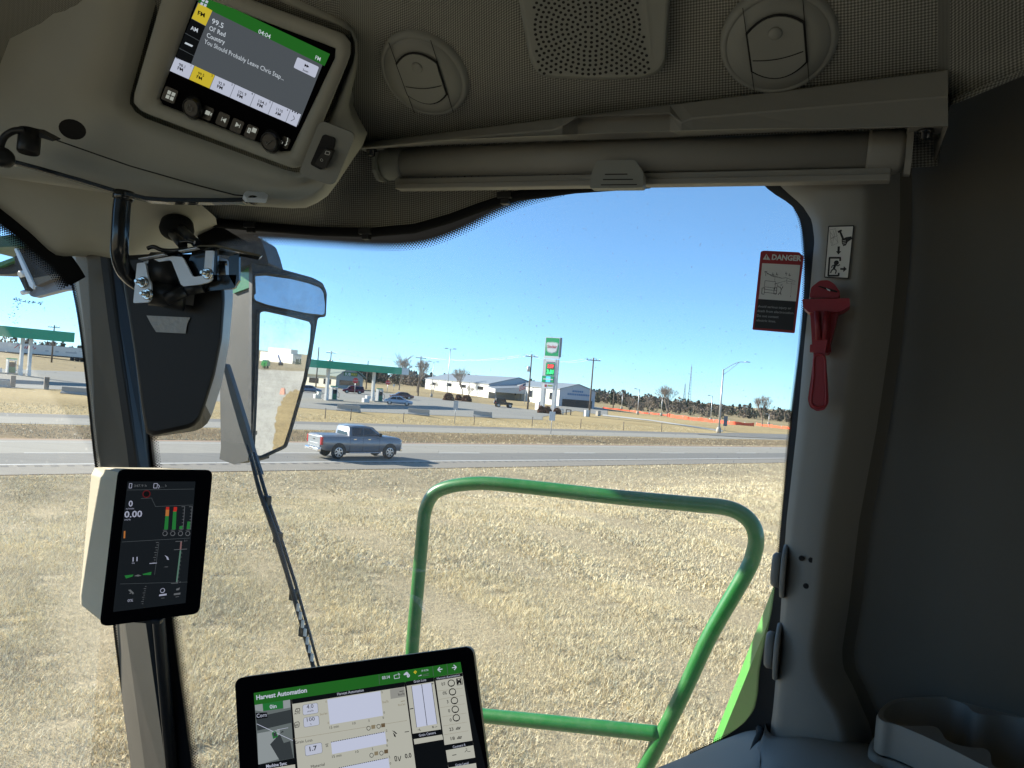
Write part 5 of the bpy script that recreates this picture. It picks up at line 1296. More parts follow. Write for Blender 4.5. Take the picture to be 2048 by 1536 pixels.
for pts, w in (([(690, 1104), (760, 1122), (820, 1138), (856, 1142)], 9), ([(815, 1188), (840, 1204), (850, 1226)], 12)):
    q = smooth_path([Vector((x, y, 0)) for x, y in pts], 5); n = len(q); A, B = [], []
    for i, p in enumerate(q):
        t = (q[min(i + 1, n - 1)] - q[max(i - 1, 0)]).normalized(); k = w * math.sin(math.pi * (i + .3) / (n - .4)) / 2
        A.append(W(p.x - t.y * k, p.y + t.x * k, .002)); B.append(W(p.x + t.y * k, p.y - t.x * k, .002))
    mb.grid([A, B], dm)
    mb.build('painted_reflection', cab); mb = cmb()
# ------------------------------------------------------------------ small flat-colour materials for screens and printing
def scr(name, c, e=1.0): return emat('lit_' + name, c, e)
EK = .30
S_BLACK = scr('black', (.004, .005, .006), EK)
S_GREEN = scr('green', (.025, .20, .025), EK * .75)
S_GREY = scr('grey', (.105, .12, .135), EK * .9)
S_WHITE = scr('white', (.62, .66, .80), EK)
S_YEL = scr('yellow', (.72, .56, .04), EK)
S_TXT = scr('text', (.62, .68, .74), EK * 1.1)
S_DARK = scr('dark_text', (.01, .01, .012), .1)
S_CREAM = scr('cream', (.58, .58, .50), EK * 1.0)
S_PALE = scr('pale_blue', (.58, .62, .78), EK * 1.15)
S_RED = scr('red', (.5, .03, .02), EK); S_ORNG = scr('orange', (.55, .2, .05), EK * .9); S_LG = scr('bright_green', (.03, .28, .06), EK * .7)
S_DIM = scr('dim_line', (.12, .14, .15), EK * .8); S_TAN = scr('tan', (.30, .25, .16), EK)
M_ICON = emat('lit_key_icon', (.60, .63, .56), .22); M_ICON2 = pmat('dim_icon', (.22, .23, .22), .5, var=.03)
M_KEY = pmat('key_black', (.010, .010, .011), .35, var=.1)
M_PBLK = pmat('print_black', (.012, .012, .013), .5, var=.05); M_PWHT = pmat('print_white', (.70, .70, .66), .5, var=.03); M_PRED = pmat('print_red', (.34, .015, .02), .45, var=.04)
M_PGRY = pmat('print_grey', (.35, .36, .36), .5, var=.05)

# ------------------------------------------------------------------ radio display in the roof console
rad = thing('radio_display', 'roof mounted radio screen with green header and six station buttons', 'display', RP.uv(.5, .5))
RO = rad.location.copy()
mb = MB(RO); inner = round_poly([(316, 205), (396, -7), (678, 99), (578, 308)], 10)
A = star(R0, CC, 72); B = star(inner, CC, 72)
o0 = [RP.at(*p, -.028) for p in A]; o1 = [RP.at(*p, .002) for p in A]; o2 = [RP.at(*((Vector(p) * .94 + Vector(q) * .06)), .005) for p, q in zip(A, B)]; o3 = [RP.at(*((Vector(p) * .15 + Vector(q) * .85)), .004) for p, q in zip(A, B)]; o4 = [RP.at(*p, -.002) for p in B]
mb.loft([o0, o1, o2, o3, o4], M_TRIM, cap0=False, cap1=False); mb.build('housing', rad)
mb = MB(RO); mb.poly([RP.at(*p, -.001) for p in B], M_BEZEL); gl = mb.build('front_glass', rad)
h = .0004; mb = MB(RO)
Q = lambda pts, m, hh: mb.quadpx(RP, pts, m, hh)
Q([(396, 4), (649, 120), (596, 251), (341, 142)], S_GREY, h)
Q([(396, 3), (410, -10), (660, 108), (649, 132), (424, 22)], S_GREEN, h * 2)
for p in ((401, 3, 5), (409, 7, 5)): pass
for i, (dx, dy) in enumerate(((0, 0), (7, 3), (-3, 7), (4, 10))):
    x, y = 405 + dx, -3 + dy; Q([(x, y), (x + 5, y + 2.2), (x + 3, y + 7), (x - 2, y + 5)], S_WHITE, h * 3)
cols_ = [((397, 6), (425, 21)), ((383, 37), (411, 52)), ((370, 66), (399, 82)), ((358, 96), (388, 112)), ((351, 116), (382, 128))]
for i in range(4):
    a, b = cols_[i], cols_[i + 1]; Q([a[0], a[1], b[1], b[0]], (S_YEL, S_BLACK, S_BLACK, S_BLACK)[i], h * 2)
    if i: mb.line(RP, a[0], a[1], .8, S_DIM, h * 3)
T = lambda s, p0, p1, hp, m, b=.01, hh=h * 4: mb.textpx(RP, s, p0, p1, hp, m, hh, b)
T('FM', (395, 29), (409, 35), 8, S_DARK, .03); T('AM', (381, 59), (395, 65), 8, S_TXT)
Q([(371, 84), (386, 91), (384, 94), (369, 87)], S_TXT, h * 4)
T('04:04', (516, 66), (540, 78), 8.5, S_TXT); T('FM', (630, 118), (640, 122.5), 7.5, S_TXT)
T('99.5', (423, 46), (446, 57), 10, S_TXT); T("Ol' Red", (418, 60), (450, 74), 9, S_TXT); T('Country', (413, 74), (449, 89), 9, S_TXT); T('You Should Probably Leave Chris Stap...', (408, 86), (567, 161), 9, S_TXT, 0)
Q(round_poly([(595, 114), (638, 134), (630, 156), (587, 135)], 3), S_WHITE, h * 3); T('Scan', (605, 141), (616, 146), 4.5, S_DARK); 
for d in (0, 4): Q([(610 + d, 127 + d * .45), (614.5 + d, 132.5 + d * .45), (608.5 + d, 133 + d * .45)], S_DARK, h * 4)
xs0 = [(351, 114), (389, 131.5), (430, 150.5), (470, 168.5), (510, 187), (546, 203.5), (581, 219), (602, 229)]
bt = [(x - 11.5 + i * .3, y + 27.5 - i * .4) for i, (x, y) in enumerate(xs0)]
for i in range(7):
    Q([xs0[i], xs0[i + 1], bt[i + 1], bt[i]], S_YEL if i == 1 else S_WHITE, h * 2)
    if i: mb.line(RP, xs0[i], bt[i], .9, S_GREY, h * 3)
for i, (s, n) in enumerate((('98.1', 'FM'), ('99.5', 'FM'), ('92.9', 'FM'), ('101.9', 'FM'), ('104.1', 'FM'), ('1110', 'AM'))):
    x, y = xs0[i]; w = len(s) * 3.1
    T(s, (x + 6.5, y + 17.2), (x + 6.5 + w, y + 17.2 + w * .45), 6, S_DARK); T(n, (x + 3.8, y + 24.5), (x + 14.5, y + 29.3), 6.5, S_DARK, .02)
    T(str(i + 1), (xs0[i + 1][0] - 7.5, xs0[i + 1][1] + 2.2), (xs0[i + 1][0] - 5, xs0[i + 1][1] + 3.3), 4.5, S_DARK)
for k in range(3): mb.disc(RP.at(585 + k * 5, 222.5 + k * 2.2, h * 4), RP.n, .0009, S_DARK, 8)
mb.line(RP, (587, 231), (589, 238), 1, S_DARK, h * 4); mb.line(RP, (589, 238), (581.5, 242), 1, S_DARK, h * 4)
mb.build('screen', gl)
def key(pts, icon):
    mb = MB(RO); mb.prism([RP.at(*p, .0002) for p in round_poly(pts, 4)], RP.n * .0016, M_KEY)
    icon(mb); mb.build('key', rad)
hk = .0021
def rot(cx, cy, pts): return [(cx + x * .915 - y * .36, cy + x * .40 + y * .93) for x, y in pts]
def fill(mb, cx, cy, pts, m=M_ICON): mb.quadpx(RP, rot(cx, cy, pts), m, hk)
def sq(cx, cy, w=12, hh=12): return rot(cx, cy, [(-w, -hh), (w, -hh), (w, hh), (-w, hh)])
def ic_home(mb):
    for x in (-4.6, 4.6):
        for y in (-4.6, 4.6): fill(mb, 341, 191, [(x - 3.6, y - 3.6), (x + 3.6, y - 3.6), (x + 3.6, y + 3.6), (x - 3.6, y + 3.6)])
def ic_cam(mb): fill(mb, 416, 226, [(-5.5, -4), (4, -4), (4, 4), (-5.5, 4)]); fill(mb, 416, 226, [(4.5, 0), (8, -4), (8, 4)])
def ic_prev(mb): fill(mb, 448, 240, [(-4, 0), (4, -5), (4, 5)]); fill(mb, 448, 240, [(-5.5, -4), (-4.3, -4), (-4.3, 4), (-5.5, 4)])
def ic_next(mb): fill(mb, 475, 250, [(4, 0), (-4, -5), (-4, 5)]); fill(mb, 475, 250, [(5.5, -4), (4.3, -4), (4.3, 4), (5.5, 4)])
def ic_dev(mb): fill(mb, 503, 262, [(-8, -4), (-2, -4), (-2, 6), (-8, 6)]); fill(mb, 503, 262, [(-6.6, -2.5), (-3.4, -2.5), (-3.4, 4.5), (-6.6, 4.5)], M_KEY); fill(mb, 507, 260, [(-3, -4.5), (6, -4.5), (6, 4.5), (-3, 4.5)])
def ic_talk(mb):
    fill(mb, 572, 284, [(-1, -9), (1, -9), (3, -3), (2, 1), (4, 3), (1, 8), (-.6, 7), (1.6, 3), (.4, 0), (1.4, -3)])
    for k in (4, 7): fill(mb, 568, 287, [(-k, -k * .5), (-k + 1, -k * .5), (-k + 1, k * .5), (-k, k * .5)])
key(sq(341, 190, 14, 14), ic_home); key(sq(416, 226, 11, 13), ic_cam); key(sq(447, 239, 12, 13), ic_prev); key(sq(475, 252, 12, 13), ic_next); key(sq(504, 264, 12, 13), ic_dev); key(sq(571, 285, 9, 11), ic_talk)
for cx, cy, ic in ((393, 216, 'power'), (548, 283, 'tick')):
    mb = MB(RO); c = RP.at(cx, cy, 0); r = 19 * c.y / F * .95; rr = r
    mb.lathe(c, RP.n, [(r * 1.08, 0), (r * 1.04, .006), (r, .012), (r * .90, .0135), (r * .86, .0125), (r * .80, .012)], M_KEY, 36)
    for k in range(40):
        a = 2 * math.pi * k / 40; d = RP.u * math.cos(a) + RP.up * math.sin(a); mb.box(c + d * r * 1.03 + RP.n * .007, (.0006, .0006, .006), M_BLK)
    d = (c - CAM).normalized()
    def K(x, y): return c + RP.n * .0138 + RP.u * x * r + RP.up * y * r
    if ic == 'power':
        pts = [K(.33 * math.cos(a), .33 * math.sin(a)) for a in np.linspace(2.2, 2.2 + 4.9, 14)]; mb.tube(pts, .0004, M_ICON2, 5); mb.tube([K(0, .12), K(0, .45)], .0004, M_ICON2, 5)
    else: mb.tube([K(-.38, -.02), K(-.12, -.3), K(.4, .36)], .0005, M_ICON2, 5)
    mb.build('control_knob', rad)

# ------------------------------------------------------------------ portrait display on the corner pillar
CP = Plane((236, 938), (421, 940), (394, 1226), (199, 1252), 1.02)
cd = thing('corner_display', 'portrait cab monitor in a cream case on the front pillar with dark gauge screen', 'display', CP.uv(.5, .5)); DO = cd.location.copy()
front = round_poly([(236, 938), (421, 940), (394, 1226), (199, 1252)], 14)
mb = MB(DO); mb.prism([CP.at(*p, -.008) for p in front], CP.n * .008, M_BEZEL); mb.build('front_glass', cd, .002)
bk = round_poly([(184, 934), (350, 936), (330, 1206), (158, 1212)], 12)
fr = [CP.at(*p, -.0085) for p in front]; fr2 = [CP.at(*(Vector(p) * .985 + Vector((310, 1090)) * .015), -.020) for p in front]
def bkp(x, y): return P(x, y, CP.at(250, y, 0).y + .085)
ang = lambda pts, c: star(pts, c, 64)
f64 = star(front, (305, 1090)); b64 = star(bk, (255, 1075))
m64 = [(a[0] * .55 + b[0] * .45, a[1] * .55 + b[1] * .45) for a, b in zip(f64, b64)]
rings = [[CP.at(*p, -.0085) for p in f64], [CP.at(*p, -.022) for p in f64],
         [bkp(*p) for p in b64]]
rings = [[Vector(p) for p in r] for r in rings]
mb = MB(DO); mb.loft(rings, plastic('monitor_case', (.64, .57, .42), .6), cap0=False, smooth=False); mb.build('case', cd)
sc = [(255, 963), (391, 963), (371, 1206), (226, 1224)]
mb = MB(DO); h = .0006
mb.quadpx(CP, sc, scr('corner_black', (.010, .013, .016), EK), h)
Tc = lambda s, p0, p1, hp, m, b=0.0: mb.textpx(CP, s, p0, p1, hp, m, h * 2.2, b)
Lc = lambda p0, p1, w, m: mb.line(CP, p0, p1, w, m, h * 2)
def Qc(pts, m, k=2): mb.quadpx(CP, pts, m, h * k)
S_CT = scr('corner_text', (.52, .55, .70), EK * .8); S_CD = scr('corner_dim', (.20, .215, .23), EK * .7)
Tc('347.9 h', (268, 974), (293, 973.5), 5, S_CD); Tc('_._ h', (320, 974), (333, 973.5), 5, S_CD)
for a, b in (((259, 967), (264, 967)), ((264, 967), (263, 976)), ((263, 976), (258, 976)), ((258, 976), (259, 967))): Lc(a, b, 1.1, S_CT)
for a, b in (((308, 967), (315, 967)), ((315, 967), (314, 976)), ((314, 976), (307, 976)), ((307, 976), (308, 967)), ((316, 969), (319, 972)), ((319, 972), (317, 977))): Lc(a, b, 1.1, S_CT)
Lc((254, 980), (388, 978), .6, S_DIM); Lc((282, 997), (303, 996), .6, S_DIM); Lc((303, 996), (311, 1013), .6, S_DIM); Lc((311, 1013), (386, 1010), .6, S_DIM)
mb.disc(CP.at(293, 988, h * 2), CP.n, .0055, scr('dim_red', (.13, .01, .012), EK), 20); mb.disc(CP.at(293, 988, h * 2.5), CP.n, .0042, S_BLACK, 20); Tc('P', (290.5, 991), (295.5, 990.8), 6, scr('dim_red2', (.2, .015, .018), EK), .02)
Tc('0', (257, 1013), (266, 1012.6), 12, S_CT, .02); Tc('n/min', (252, 1019), (268, 1018.4), 3.4, S_CT)
Tc('0.00', (248.5, 1035), (284, 1033.5), 13, S_CT, .02); Tc('mi/h', (249, 1041), (261, 1040.5), 3.4, S_CT)
Tc('1', (247, 1076), (255, 1075.5), 14, S_ORNG, .03)
for x0, col2 in ((331.5, 1), (347, 0)):
    Qc([(x0 + .6, 1014), (x0 + 7.2, 1014), (x0 + 6.9, 1019.5), (x0 + .1, 1019.5)], S_RED)
    Qc([(x0 + .1, 1019.5), (x0 + 6.9, 1019.5), (x0 + 6, 1032 if col2 else 1023), (x0 - .8, 1032 if col2 else 1023)], S_ORNG if col2 else S_RED)
    Qc([(x0 - .8, 1032 if col2 else 1023), (x0 + 6, 1032 if col2 else 1023), (x0 + 4.4, 1059), (x0 - 3.3, 1059)], S_LG)
for x0, lv in ((365, 1052), (380, 1043)):
    Lc((x0 + 4.5, 1013), (x0 + 1, 1059), 1, S_CD)
    for k in range(8): Lc((x0 + 1 - k * .45 + (-3 if k in (0, 7) else 0), 1013.5 + k * 6.4), (x0 + 4.5 - k * .5, 1013.3 + k * 6.4), .9, S_CD)
    Qc([(x0 - 6 + (1059 - lv) * .06, lv), (x0 + .6, lv), (x0 - .4, 1058), (x0 - 7, 1058)], S_LG)
for x0 in (330, 345.5, 361, 375.5):
    c = CP.at(x0, 1067, h * 2); pts = [c + CP.u * math.cos(a) * .0032 + CP.up * math.sin(a) * .0032 for a in np.linspace(0, 2 * math.pi, 12)]; mb.tube(pts, .0005, S_CD, 4); Lc((x0 - 4, 1060.5), (x0 + 4, 1060), .8, S_CD)
Lc((244, 1084), (380, 1076), .6, S_DIM); Lc((318, 1086), (309, 1150), .6, S_DIM); Lc((240, 1168), (375, 1164), .5, S_DIM)
Tc('11', (265, 1123), (275, 1122), 8.5, S_CT, .02); Tc('in', (264, 1127.5), (269, 1127.2), 3.2, S_CT)
for k in range(9): Lc((315 - k * .9 - (1 if k % 2 else 3), 1085 + k * 5), (317.5 - k * .9, 1084.8 + k * 5), .9, S_CD)
Lc((299, 1127), (314, 1126), 1.4, S_CT)
Qc([(249, 1151), (267, 1149), (265, 1153), (252, 1157)], S_LG); Qc([(285, 1148), (303, 1143.5), (302, 1150), (286, 1150)], S_LG); Qc([(268, 1152), (276, 1149), (283, 1151), (276, 1153)], S_CD)
Qc([(329, 1110), (336, 1114), (338, 1120), (334, 1119), (333, 1115)], S_CT); Lc((329, 1134), (336, 1133.5), .9, S_CD)
Lc((363, 1083), (354, 1166), 1.6, S_CD); Qc([(361, 1083), (364, 1083), (362.5, 1099), (359.5, 1099)], scr('dim_pink', (.25, .13, .13), EK)); Qc([(359.5, 1101), (362.5, 1101), (355, 1164), (352, 1164)], scr('dim_teal', (.10, .24, .17), EK)); Lc((351, 1083), (364, 1082.5), 1, S_CD); Lc((348, 1099.5), (374, 1098), 1, S_CD); Lc((342, 1167), (356, 1166), 1, S_CD)
for k in range(8): Lc((361.5 - k * 1.0, 1106 + k * 8), (364.5 - k, 1106 + k * 8), .8, S_CD)
Tc('2.1', (368, 1083), (374, 1082.7), 3.4, S_CD); Tc('0', (359, 1166), (362, 1165.8), 3.5, S_CD)
Qc([(256, 1180), (261, 1179), (268, 1186), (266, 1189)], S_CD); Qc([(258, 1187), (261, 1185), (262, 1188)], S_CD); Tc('0%', (255, 1204), (266, 1203.2), 5.5, S_CT)
for k in range(9): Lc((290 - k * .8 - (2 if k % 2 else 0), 1173 + k * 4.3), (293 - k * .8, 1172.8 + k * 4.3), .8, S_CD)
pts = [CP.at(325, 1181, h * 2) + CP.u * math.cos(a) * .0030 + CP.up * math.sin(a) * .0030 for a in np.linspace(0, 2 * math.pi, 12)]; mb.tube(pts, .0005, S_CT, 4)
Qc([(318.5, 1189), (333.5, 1187), (333, 1190.5), (318, 1192.5)], S_CT); Lc((322, 1196.5), (329, 1195.8), .8, S_CD)
Qc([(348, 1187), (361, 1185), (360.5, 1189), (347.5, 1190.5)], S_CD); Qc([(352, 1178), (360, 1175), (358, 1180), (353, 1181)], S_CD); Lc((351, 1194), (358, 1193), .8, S_CD)
mb.build('screen', cd)
mb = MB(DO); mb.box(CP.at(292, 1240, -.012), (.045, .012, .006), M_BLK, 0); mb.build('cable_cover', cd, .001)

# ------------------------------------------------------------------ main armrest display
TLp = P(468, 1356, .86); TRp = P(945, 1291, .82); u_ = (TRp - TLp).normalized()
dn = ray(468, 1356).cross(ray(478, 1536)).cross(u_).normalized()
if dn.z > 0: dn = -dn
MP = Plane.pts(TLp, TRp, TLp + dn * .2)
md = thing('main_display', 'wide armrest monitor showing the cream Harvest Automation page with a green header', 'display', MP.uv(.5, .5)); MO = md.location.copy()
wd_ = (TRp - TLp).length; HH = .215
def mq(x, y, hh=0): return TLp + u_ * x + dn * y + MP.n * hh
rr = .009
def rr_rect(x0, y0, x1, y1, r, n=6):
    out = []
    for cx, cy, a0 in ((x1 - r, y0 + r, -math.pi / 2), (x1 - r, y1 - r, 0), (x0 + r, y1 - r, math.pi / 2), (x0 + r, y0 + r, math.pi)):
        for i in range(n + 1): a = a0 + math.pi / 2 * i / n; out.append((cx + r * math.cos(a), cy + r * math.sin(a)))
    return out
mb = MB(MO); mb.prism([mq(x, y, -.012) for x, y in rr_rect(.001, .001, wd_ - .001, HH - .001, rr)], MP.n * .0085, M_BLK); mb.build('case', md, .003)
mb = MB(MO); mb.prism([mq(x, y, -.0034) for x, y in rr_rect(.0008, .0008, wd_ - .0008, HH - .0008, rr)], MP.n * .0034, M_BEZEL); mgl = mb.build('front_glass', md, .0008)
mb = MB(MO); h = .0005
def Z7(x, y): return (450 + x / 3.657, 1270 + y / 3.657)          # detail-view pixel -> photo pixel
def Qm(pts, m, k=1): mb.quadpx(MP, [Z7(*p) for p in pts], m, h * k)
def Tm(s, p0, p1, hp, m, b=0.0, k=4): mb.textpx(MP, s, Z7(*p0), Z7(*p1), hp / 3.657, m, h * k, b)
def Lm(p0, p1, w, m, k=4): mb.line(MP, Z7(*p0), Z7(*p1), w / 3.657, m, h * k)
Qm([(212, 425), (1722, 198), (1985, 1300), (278, 1300)], S_BLACK)
Qm([(210, 424), (1722, 197), (1736, 283), (216, 512)], S_GREEN, 2)
Lm((1126, 290), (1130, 362), 3, S_DIM); Lm((1518, 228), (1526, 300), 3, S_DIM); Lm((1622, 212), (1630, 286), 3, S_DIM)
Tm('Harvest Automation', (230, 474), (600, 418), 32, S_WHITE, .03); Tm('03:14', (1150, 325), (1207, 316), 22, S_WHITE, .02)
for (a, b) in (((1556, 254), (1590, 249)), ((1556, 254), (1572, 235)), ((1556, 254), (1577, 270)), ((1660, 240), (1692, 235)), ((1692, 235), (1672, 219)), ((1692, 235), (1677, 256))): Lm(a, b, 7, S_WHITE)
for (a, b) in (((1236, 296), (1258, 290)), ((1236, 296), (1240, 320)), ((1240, 320), (1276, 314)), ((1276, 314), (1274, 302)), ((1262, 286), (1276, 296)), ((1266, 278), (1280, 290))): Lm(a, b, 4, S_WHITE)
Qm([(1305, 290), (1318, 276), (1330, 268), (1342, 280), (1348, 288), (1310, 294)], S_WHITE, 4); Qm([(1330, 292), (1342, 284), (1353, 292), (1350, 306), (1338, 312), (1330, 304)], S_WHITE, 5); Lm((1340, 290), (1341, 299), 3, S_GREEN, 6)
Qm([(1378, 273), (1390, 258), (1404, 268), (1393, 286)], S_YEL, 4); Lm((1391, 266), (1392, 275), 3, S_DARK, 5)
Tm('SF-RTK', (1437, 269), (1490, 262), 13, S_WHITE); Qm([(1412, 300), (1436, 290), (1438, 297), (1414, 302)], S_WHITE, 4); Lm((1444, 294), (1490, 280), 3, S_CD); Lm((1446, 300), (1494, 292), 3, S_CD)
# left video strip
vid1 = scr('video_dark', (.045, .055, .06), EK); vid2 = scr('video_mid', (.16, .19, .19), EK); vid3 = scr('video_pale', (.34, .38, .39), EK)
Qm([(218, 512), (476, 472), (505, 900), (244, 948)], vid2, 2); Qm([(228, 600), (484, 545), (492, 640), (236, 700)], vid1, 3); Qm([(236, 720), (400, 690), (420, 900), (244, 948)], vid3, 3); Qm([(330, 800), (420, 700), (470, 740), (500, 900), (400, 918), (360, 850)], vid1, 4); Qm([(400, 720), (486, 690), (496, 770), (430, 790)], vid2, 5)
Qm([(218, 512), (274, 503), (280, 560), (222, 552)], vid3, 6); Qm([(424, 481), (476, 472), (480, 530), (428, 540)], vid3, 6); Qm([(274, 503), (424, 481), (426, 536), (278, 556)], S_LG, 6)
Tm('0in', (328, 540), (378, 532), 28, S_WHITE, .02, 8); Qm([(224, 570), (308, 566), (312, 605), (228, 617)], S_BLACK, 7); Tm('Corn', (232, 606), (305, 596), 28, S_WHITE, 0, 8)
Lm((232, 650), (496, 772), 4, S_WHITE, 7); Lm((380, 694), (462, 678), 3, S_WHITE, 7)
Qm([(342, 720), (358, 698), (380, 712), (386, 745), (352, 760)], S_LG, 7); Qm([(352, 716), (372, 710), (378, 738), (356, 744)], vid1, 8)
Qm([(240, 962), (506, 918), (520, 1060), (244, 1060)], S_BLACK, 3); Tm('Machine Sync', (302, 972), (452, 948), 22, S_WHITE, .02); Qm([(248, 990), (512, 946), (540, 1300), (278, 1300)], S_CREAM, 4)
# centre page
Qm([(488, 470), (1312, 345), (1440, 1300), (560, 1300)], S_CREAM, 2); Qm([(488, 470), (1312, 343), (1316, 378), (492, 505)], S_BLACK, 3); Tm('Harvest Automation', (822, 442), (1015, 412), 20, S_WHITE)
Qm([(748, 472), (1136, 410), (1156, 590), (768, 656)], S_PALE, 3); Qm([(775, 785), (1170, 706), (1182, 796), (784, 872)], S_PALE, 3); Qm([(830, 972), (1195, 898), (1250, 1300), (860, 1300)], S_PALE, 3)
for a, b in (((775, 784), (1170, 708)), ((832, 972), (1195, 898))):
    for k in range(24): f = k / 24; g = f + .026; Lm((a[0] + (b[0] - a[0]) * f, a[1] + (b[1] - a[1]) * f), (a[0] + (b[0] - a[0]) * g, a[1] + (b[1] - a[1]) * g), 5, S_DARK, 5)
def boxed(pts, m=S_WHITE):
    Qm(round_poly(pts, 16), S_DIM, 4); cx = sum(p[0] for p in pts) / 4; cy = sum(p[1] for p in pts) / 4
    Qm(round_poly([(cx + (x - cx) * .965, cy + (y - cy) * .95) for x, y in pts], 14), m, 5)
boxed([(566, 512), (678, 494), (684, 570), (570, 588)]); boxed([(572, 606), (686, 588), (692, 658), (576, 678)]); boxed([(582, 808), (708, 784), (714, 862), (588, 888)])
Tm('4.0', (598, 540), (648, 532), 28, S_DARK, 0, 7); Tm('mi/h', (604, 566), (648, 558), 14, S_DARK, 0, 7); Tm('100', (600, 634), (658, 625), 27, S_DARK, 0, 7); Tm('%', (624, 660), (640, 657), 13, S_DARK, 0, 7); Tm('1.7', (620, 850), (674, 840), 32, S_DARK, .02, 7)
Tm('AUTO', (508, 582), (550, 575), 13, S_DARK, .02); Tm('kW', (514, 670), (538, 666), 18, S_DARK, .02)
for a, b in (((512, 560), (520, 540)), ((520, 540), (545, 536)), ((545, 536), (548, 556)), ((512, 560), (548, 556)), ((524, 540), (530, 552)), ((512, 640), (538, 634)), ((508, 650), (512, 678)), ((512, 678), (540, 672)), ((540, 672), (544, 644)), ((512, 640), (508, 650)), ((538, 634), (544, 644)), ((734, 800), (756, 796)), ((740, 806), (742, 820)), ((750, 804), (752, 818))): Lm(a, b, 4, S_DARK)
Tm('Grain Loss', (514, 797), (640, 777), 21, S_DARK); Tm('15 min', (766, 688), (833, 675), 19, S_DARK); Tm('15 min', (785, 900), (853, 887), 19, S_DARK); Tm('Material', (630, 975), (730, 955), 22, S_DARK)
for s, x, y in (('10', 934, 656), ('5', 1050, 636), ('0', 1154, 614), ('10', 956, 864), ('5', 1076, 842), ('0', 1182, 818), ('2', 1144, 426), ('0', 1160, 576), ('2', 1178, 708), ('0', 1184, 780), ('3', 1200, 902), ('0', 1206, 948)): Tm(s, (x, y), (x + 11 * len(s), y - 2 * len(s)), 17, S_DARK)
for s, x, y in (('bu/ac', 696, 588), ('0', 752, 652), ('0', 736, 496)): Tm(s, (x, y), (x + 11 * len(s), y - 2 * len(s)), 16, S_TAN)
Tm('bu/h', (1154, 500), (1196, 493), 19, S_TAN); Qm([(1206, 398), (1310, 380), (1320, 450), (1212, 468)], scr('page_grey', (.36, .36, .33), EK), 3); Lm((1276, 413), (1306, 409), 4, S_DARK); Tm('bu/h', (1268, 444), (1312, 437), 18, S_DARK); Lm((1286, 486), (1316, 481), 4, S_TAN); Tm('bu/ac', (1268, 520), (1320, 511), 16, S_TAN)
for x, y, m in ((1084, 672, S_TAN), (1156, 660, scr('brown', (.16, .11, .06), EK)), (1106, 866, S_TAN), (1178, 852, scr('brown2', (.16, .11, .06), EK))): Qm([(x - 14, y - 12), (x + 14, y - 16), (x + 15, y + 12), (x - 13, y + 16)], m, 4)
for x, y in ((1050, 682), (1124, 668), (1072, 880), (1144, 864)):
    c = MP.at(*Z7(x, y), h * 4); mb.tube([c + MP.u * math.cos(a) * .0022 + MP.up * math.sin(a) * .0022 for a in np.linspace(0, 2 * math.pi, 10)], .0003, S_DARK, 4)
Qm([(1222, 698), (1240, 704), (1260, 722), (1250, 724)], S_DARK, 4); Qm([(1228, 712), (1246, 730), (1250, 748), (1238, 742)], S_DARK, 4); Lm((1314, 710), (1346, 705), 5, S_DARK); Tm('0.0', (1318, 903), (1366, 894), 32, S_DARK, .02)
for a, b in (((1240, 890), (1246, 922)), ((1252, 886), (1258, 920)), ((1264, 888), (1276, 922)), ((1286, 884), (1278, 920)), ((1240, 890), (1252, 886)), ((1246, 922), (1258, 920))): Lm(a, b, 5, S_DARK)
Lm((500, 760), (1330, 625), 2, S_TAN, 4)
# grain loss column
Qm([(1324, 341), (1524, 309), (1580, 690), (1372, 722)], S_CREAM, 3); Qm([(1324, 341), (1524, 309), (1528, 340), (1328, 372)], S_BLACK, 4); Tm('Grain Loss', (1382, 350), (1472, 335), 18, S_WHITE, 0, 6)
Qm([(1366, 374), (1508, 350), (1550, 650), (1402, 676)], S_PALE, 4); Lm((1438, 360), (1478, 662), 4, S_DARK, 6); Lm((1364, 374), (1402, 676), 3, S_DARK, 6); Lm((1510, 350), (1552, 650), 3, S_DARK, 6)
Tm('L', (1424, 700), (1434, 698), 16, S_DARK, .02); Tm('R', (1518, 682), (1530, 680), 16, S_DARK, .02); Lm((1408, 695), (1422, 693), 3, S_DARK); Lm((1534, 674), (1552, 670), 3, S_DARK); Lm((1352, 542), (1378, 536), 6, S_DARK); Lm((1518, 350), (1518, 362), 3, S_DARK); Lm((1512, 356), (1525, 354), 3, S_DARK)
Qm([(1374, 728), (1582, 692), (1588, 726), (1380, 762)], S_BLACK, 4); Tm('Grain Camera', (1420, 744), (1542, 722), 19, S_WHITE, 0, 6); Qm([(1380, 762), (1588, 728), (1596, 764), (1386, 800)], S_CREAM, 4)
# right column
Qm([(1537, 308), (1735, 276), (1810, 772), (1606, 805)], S_CREAM, 3); Qm([(1537, 308), (1735, 277), (1738, 302), (1541, 334)], S_BLACK, 4); Tm('Harvest Automation', (1551, 326), (1718, 299), 15, S_WHITE, 0, 6)
for s, x, y in (('0.0', 1586, 372), ('0%', 1594, 438), ('3', 1624, 500), ('0', 1634, 567), ('0', 1645, 634), ('23', 1642, 703), ('18', 1652, 770)): Tm(s, (x, y), (x + 15 * len(s.replace('.', '')) - (4 if '.' in s else 0), y - 2.4 * len(s)), 23, S_DARK, .01)
for k, (x, y) in enumerate(((1655, 352), (1664, 416), (1678, 480), (1684, 544), (1692, 606))):
    c = MP.at(*Z7(x, y), h * 4); mb.tube([c + MP.u * math.cos(a) * .0038 + MP.up * math.sin(a) * .0034 for a in np.linspace(0, 2 * math.pi, 12)], .0005, S_DARK, 4); Lm((x - 14, y + 22), (x + 16, y + 17), 4, S_DARK)
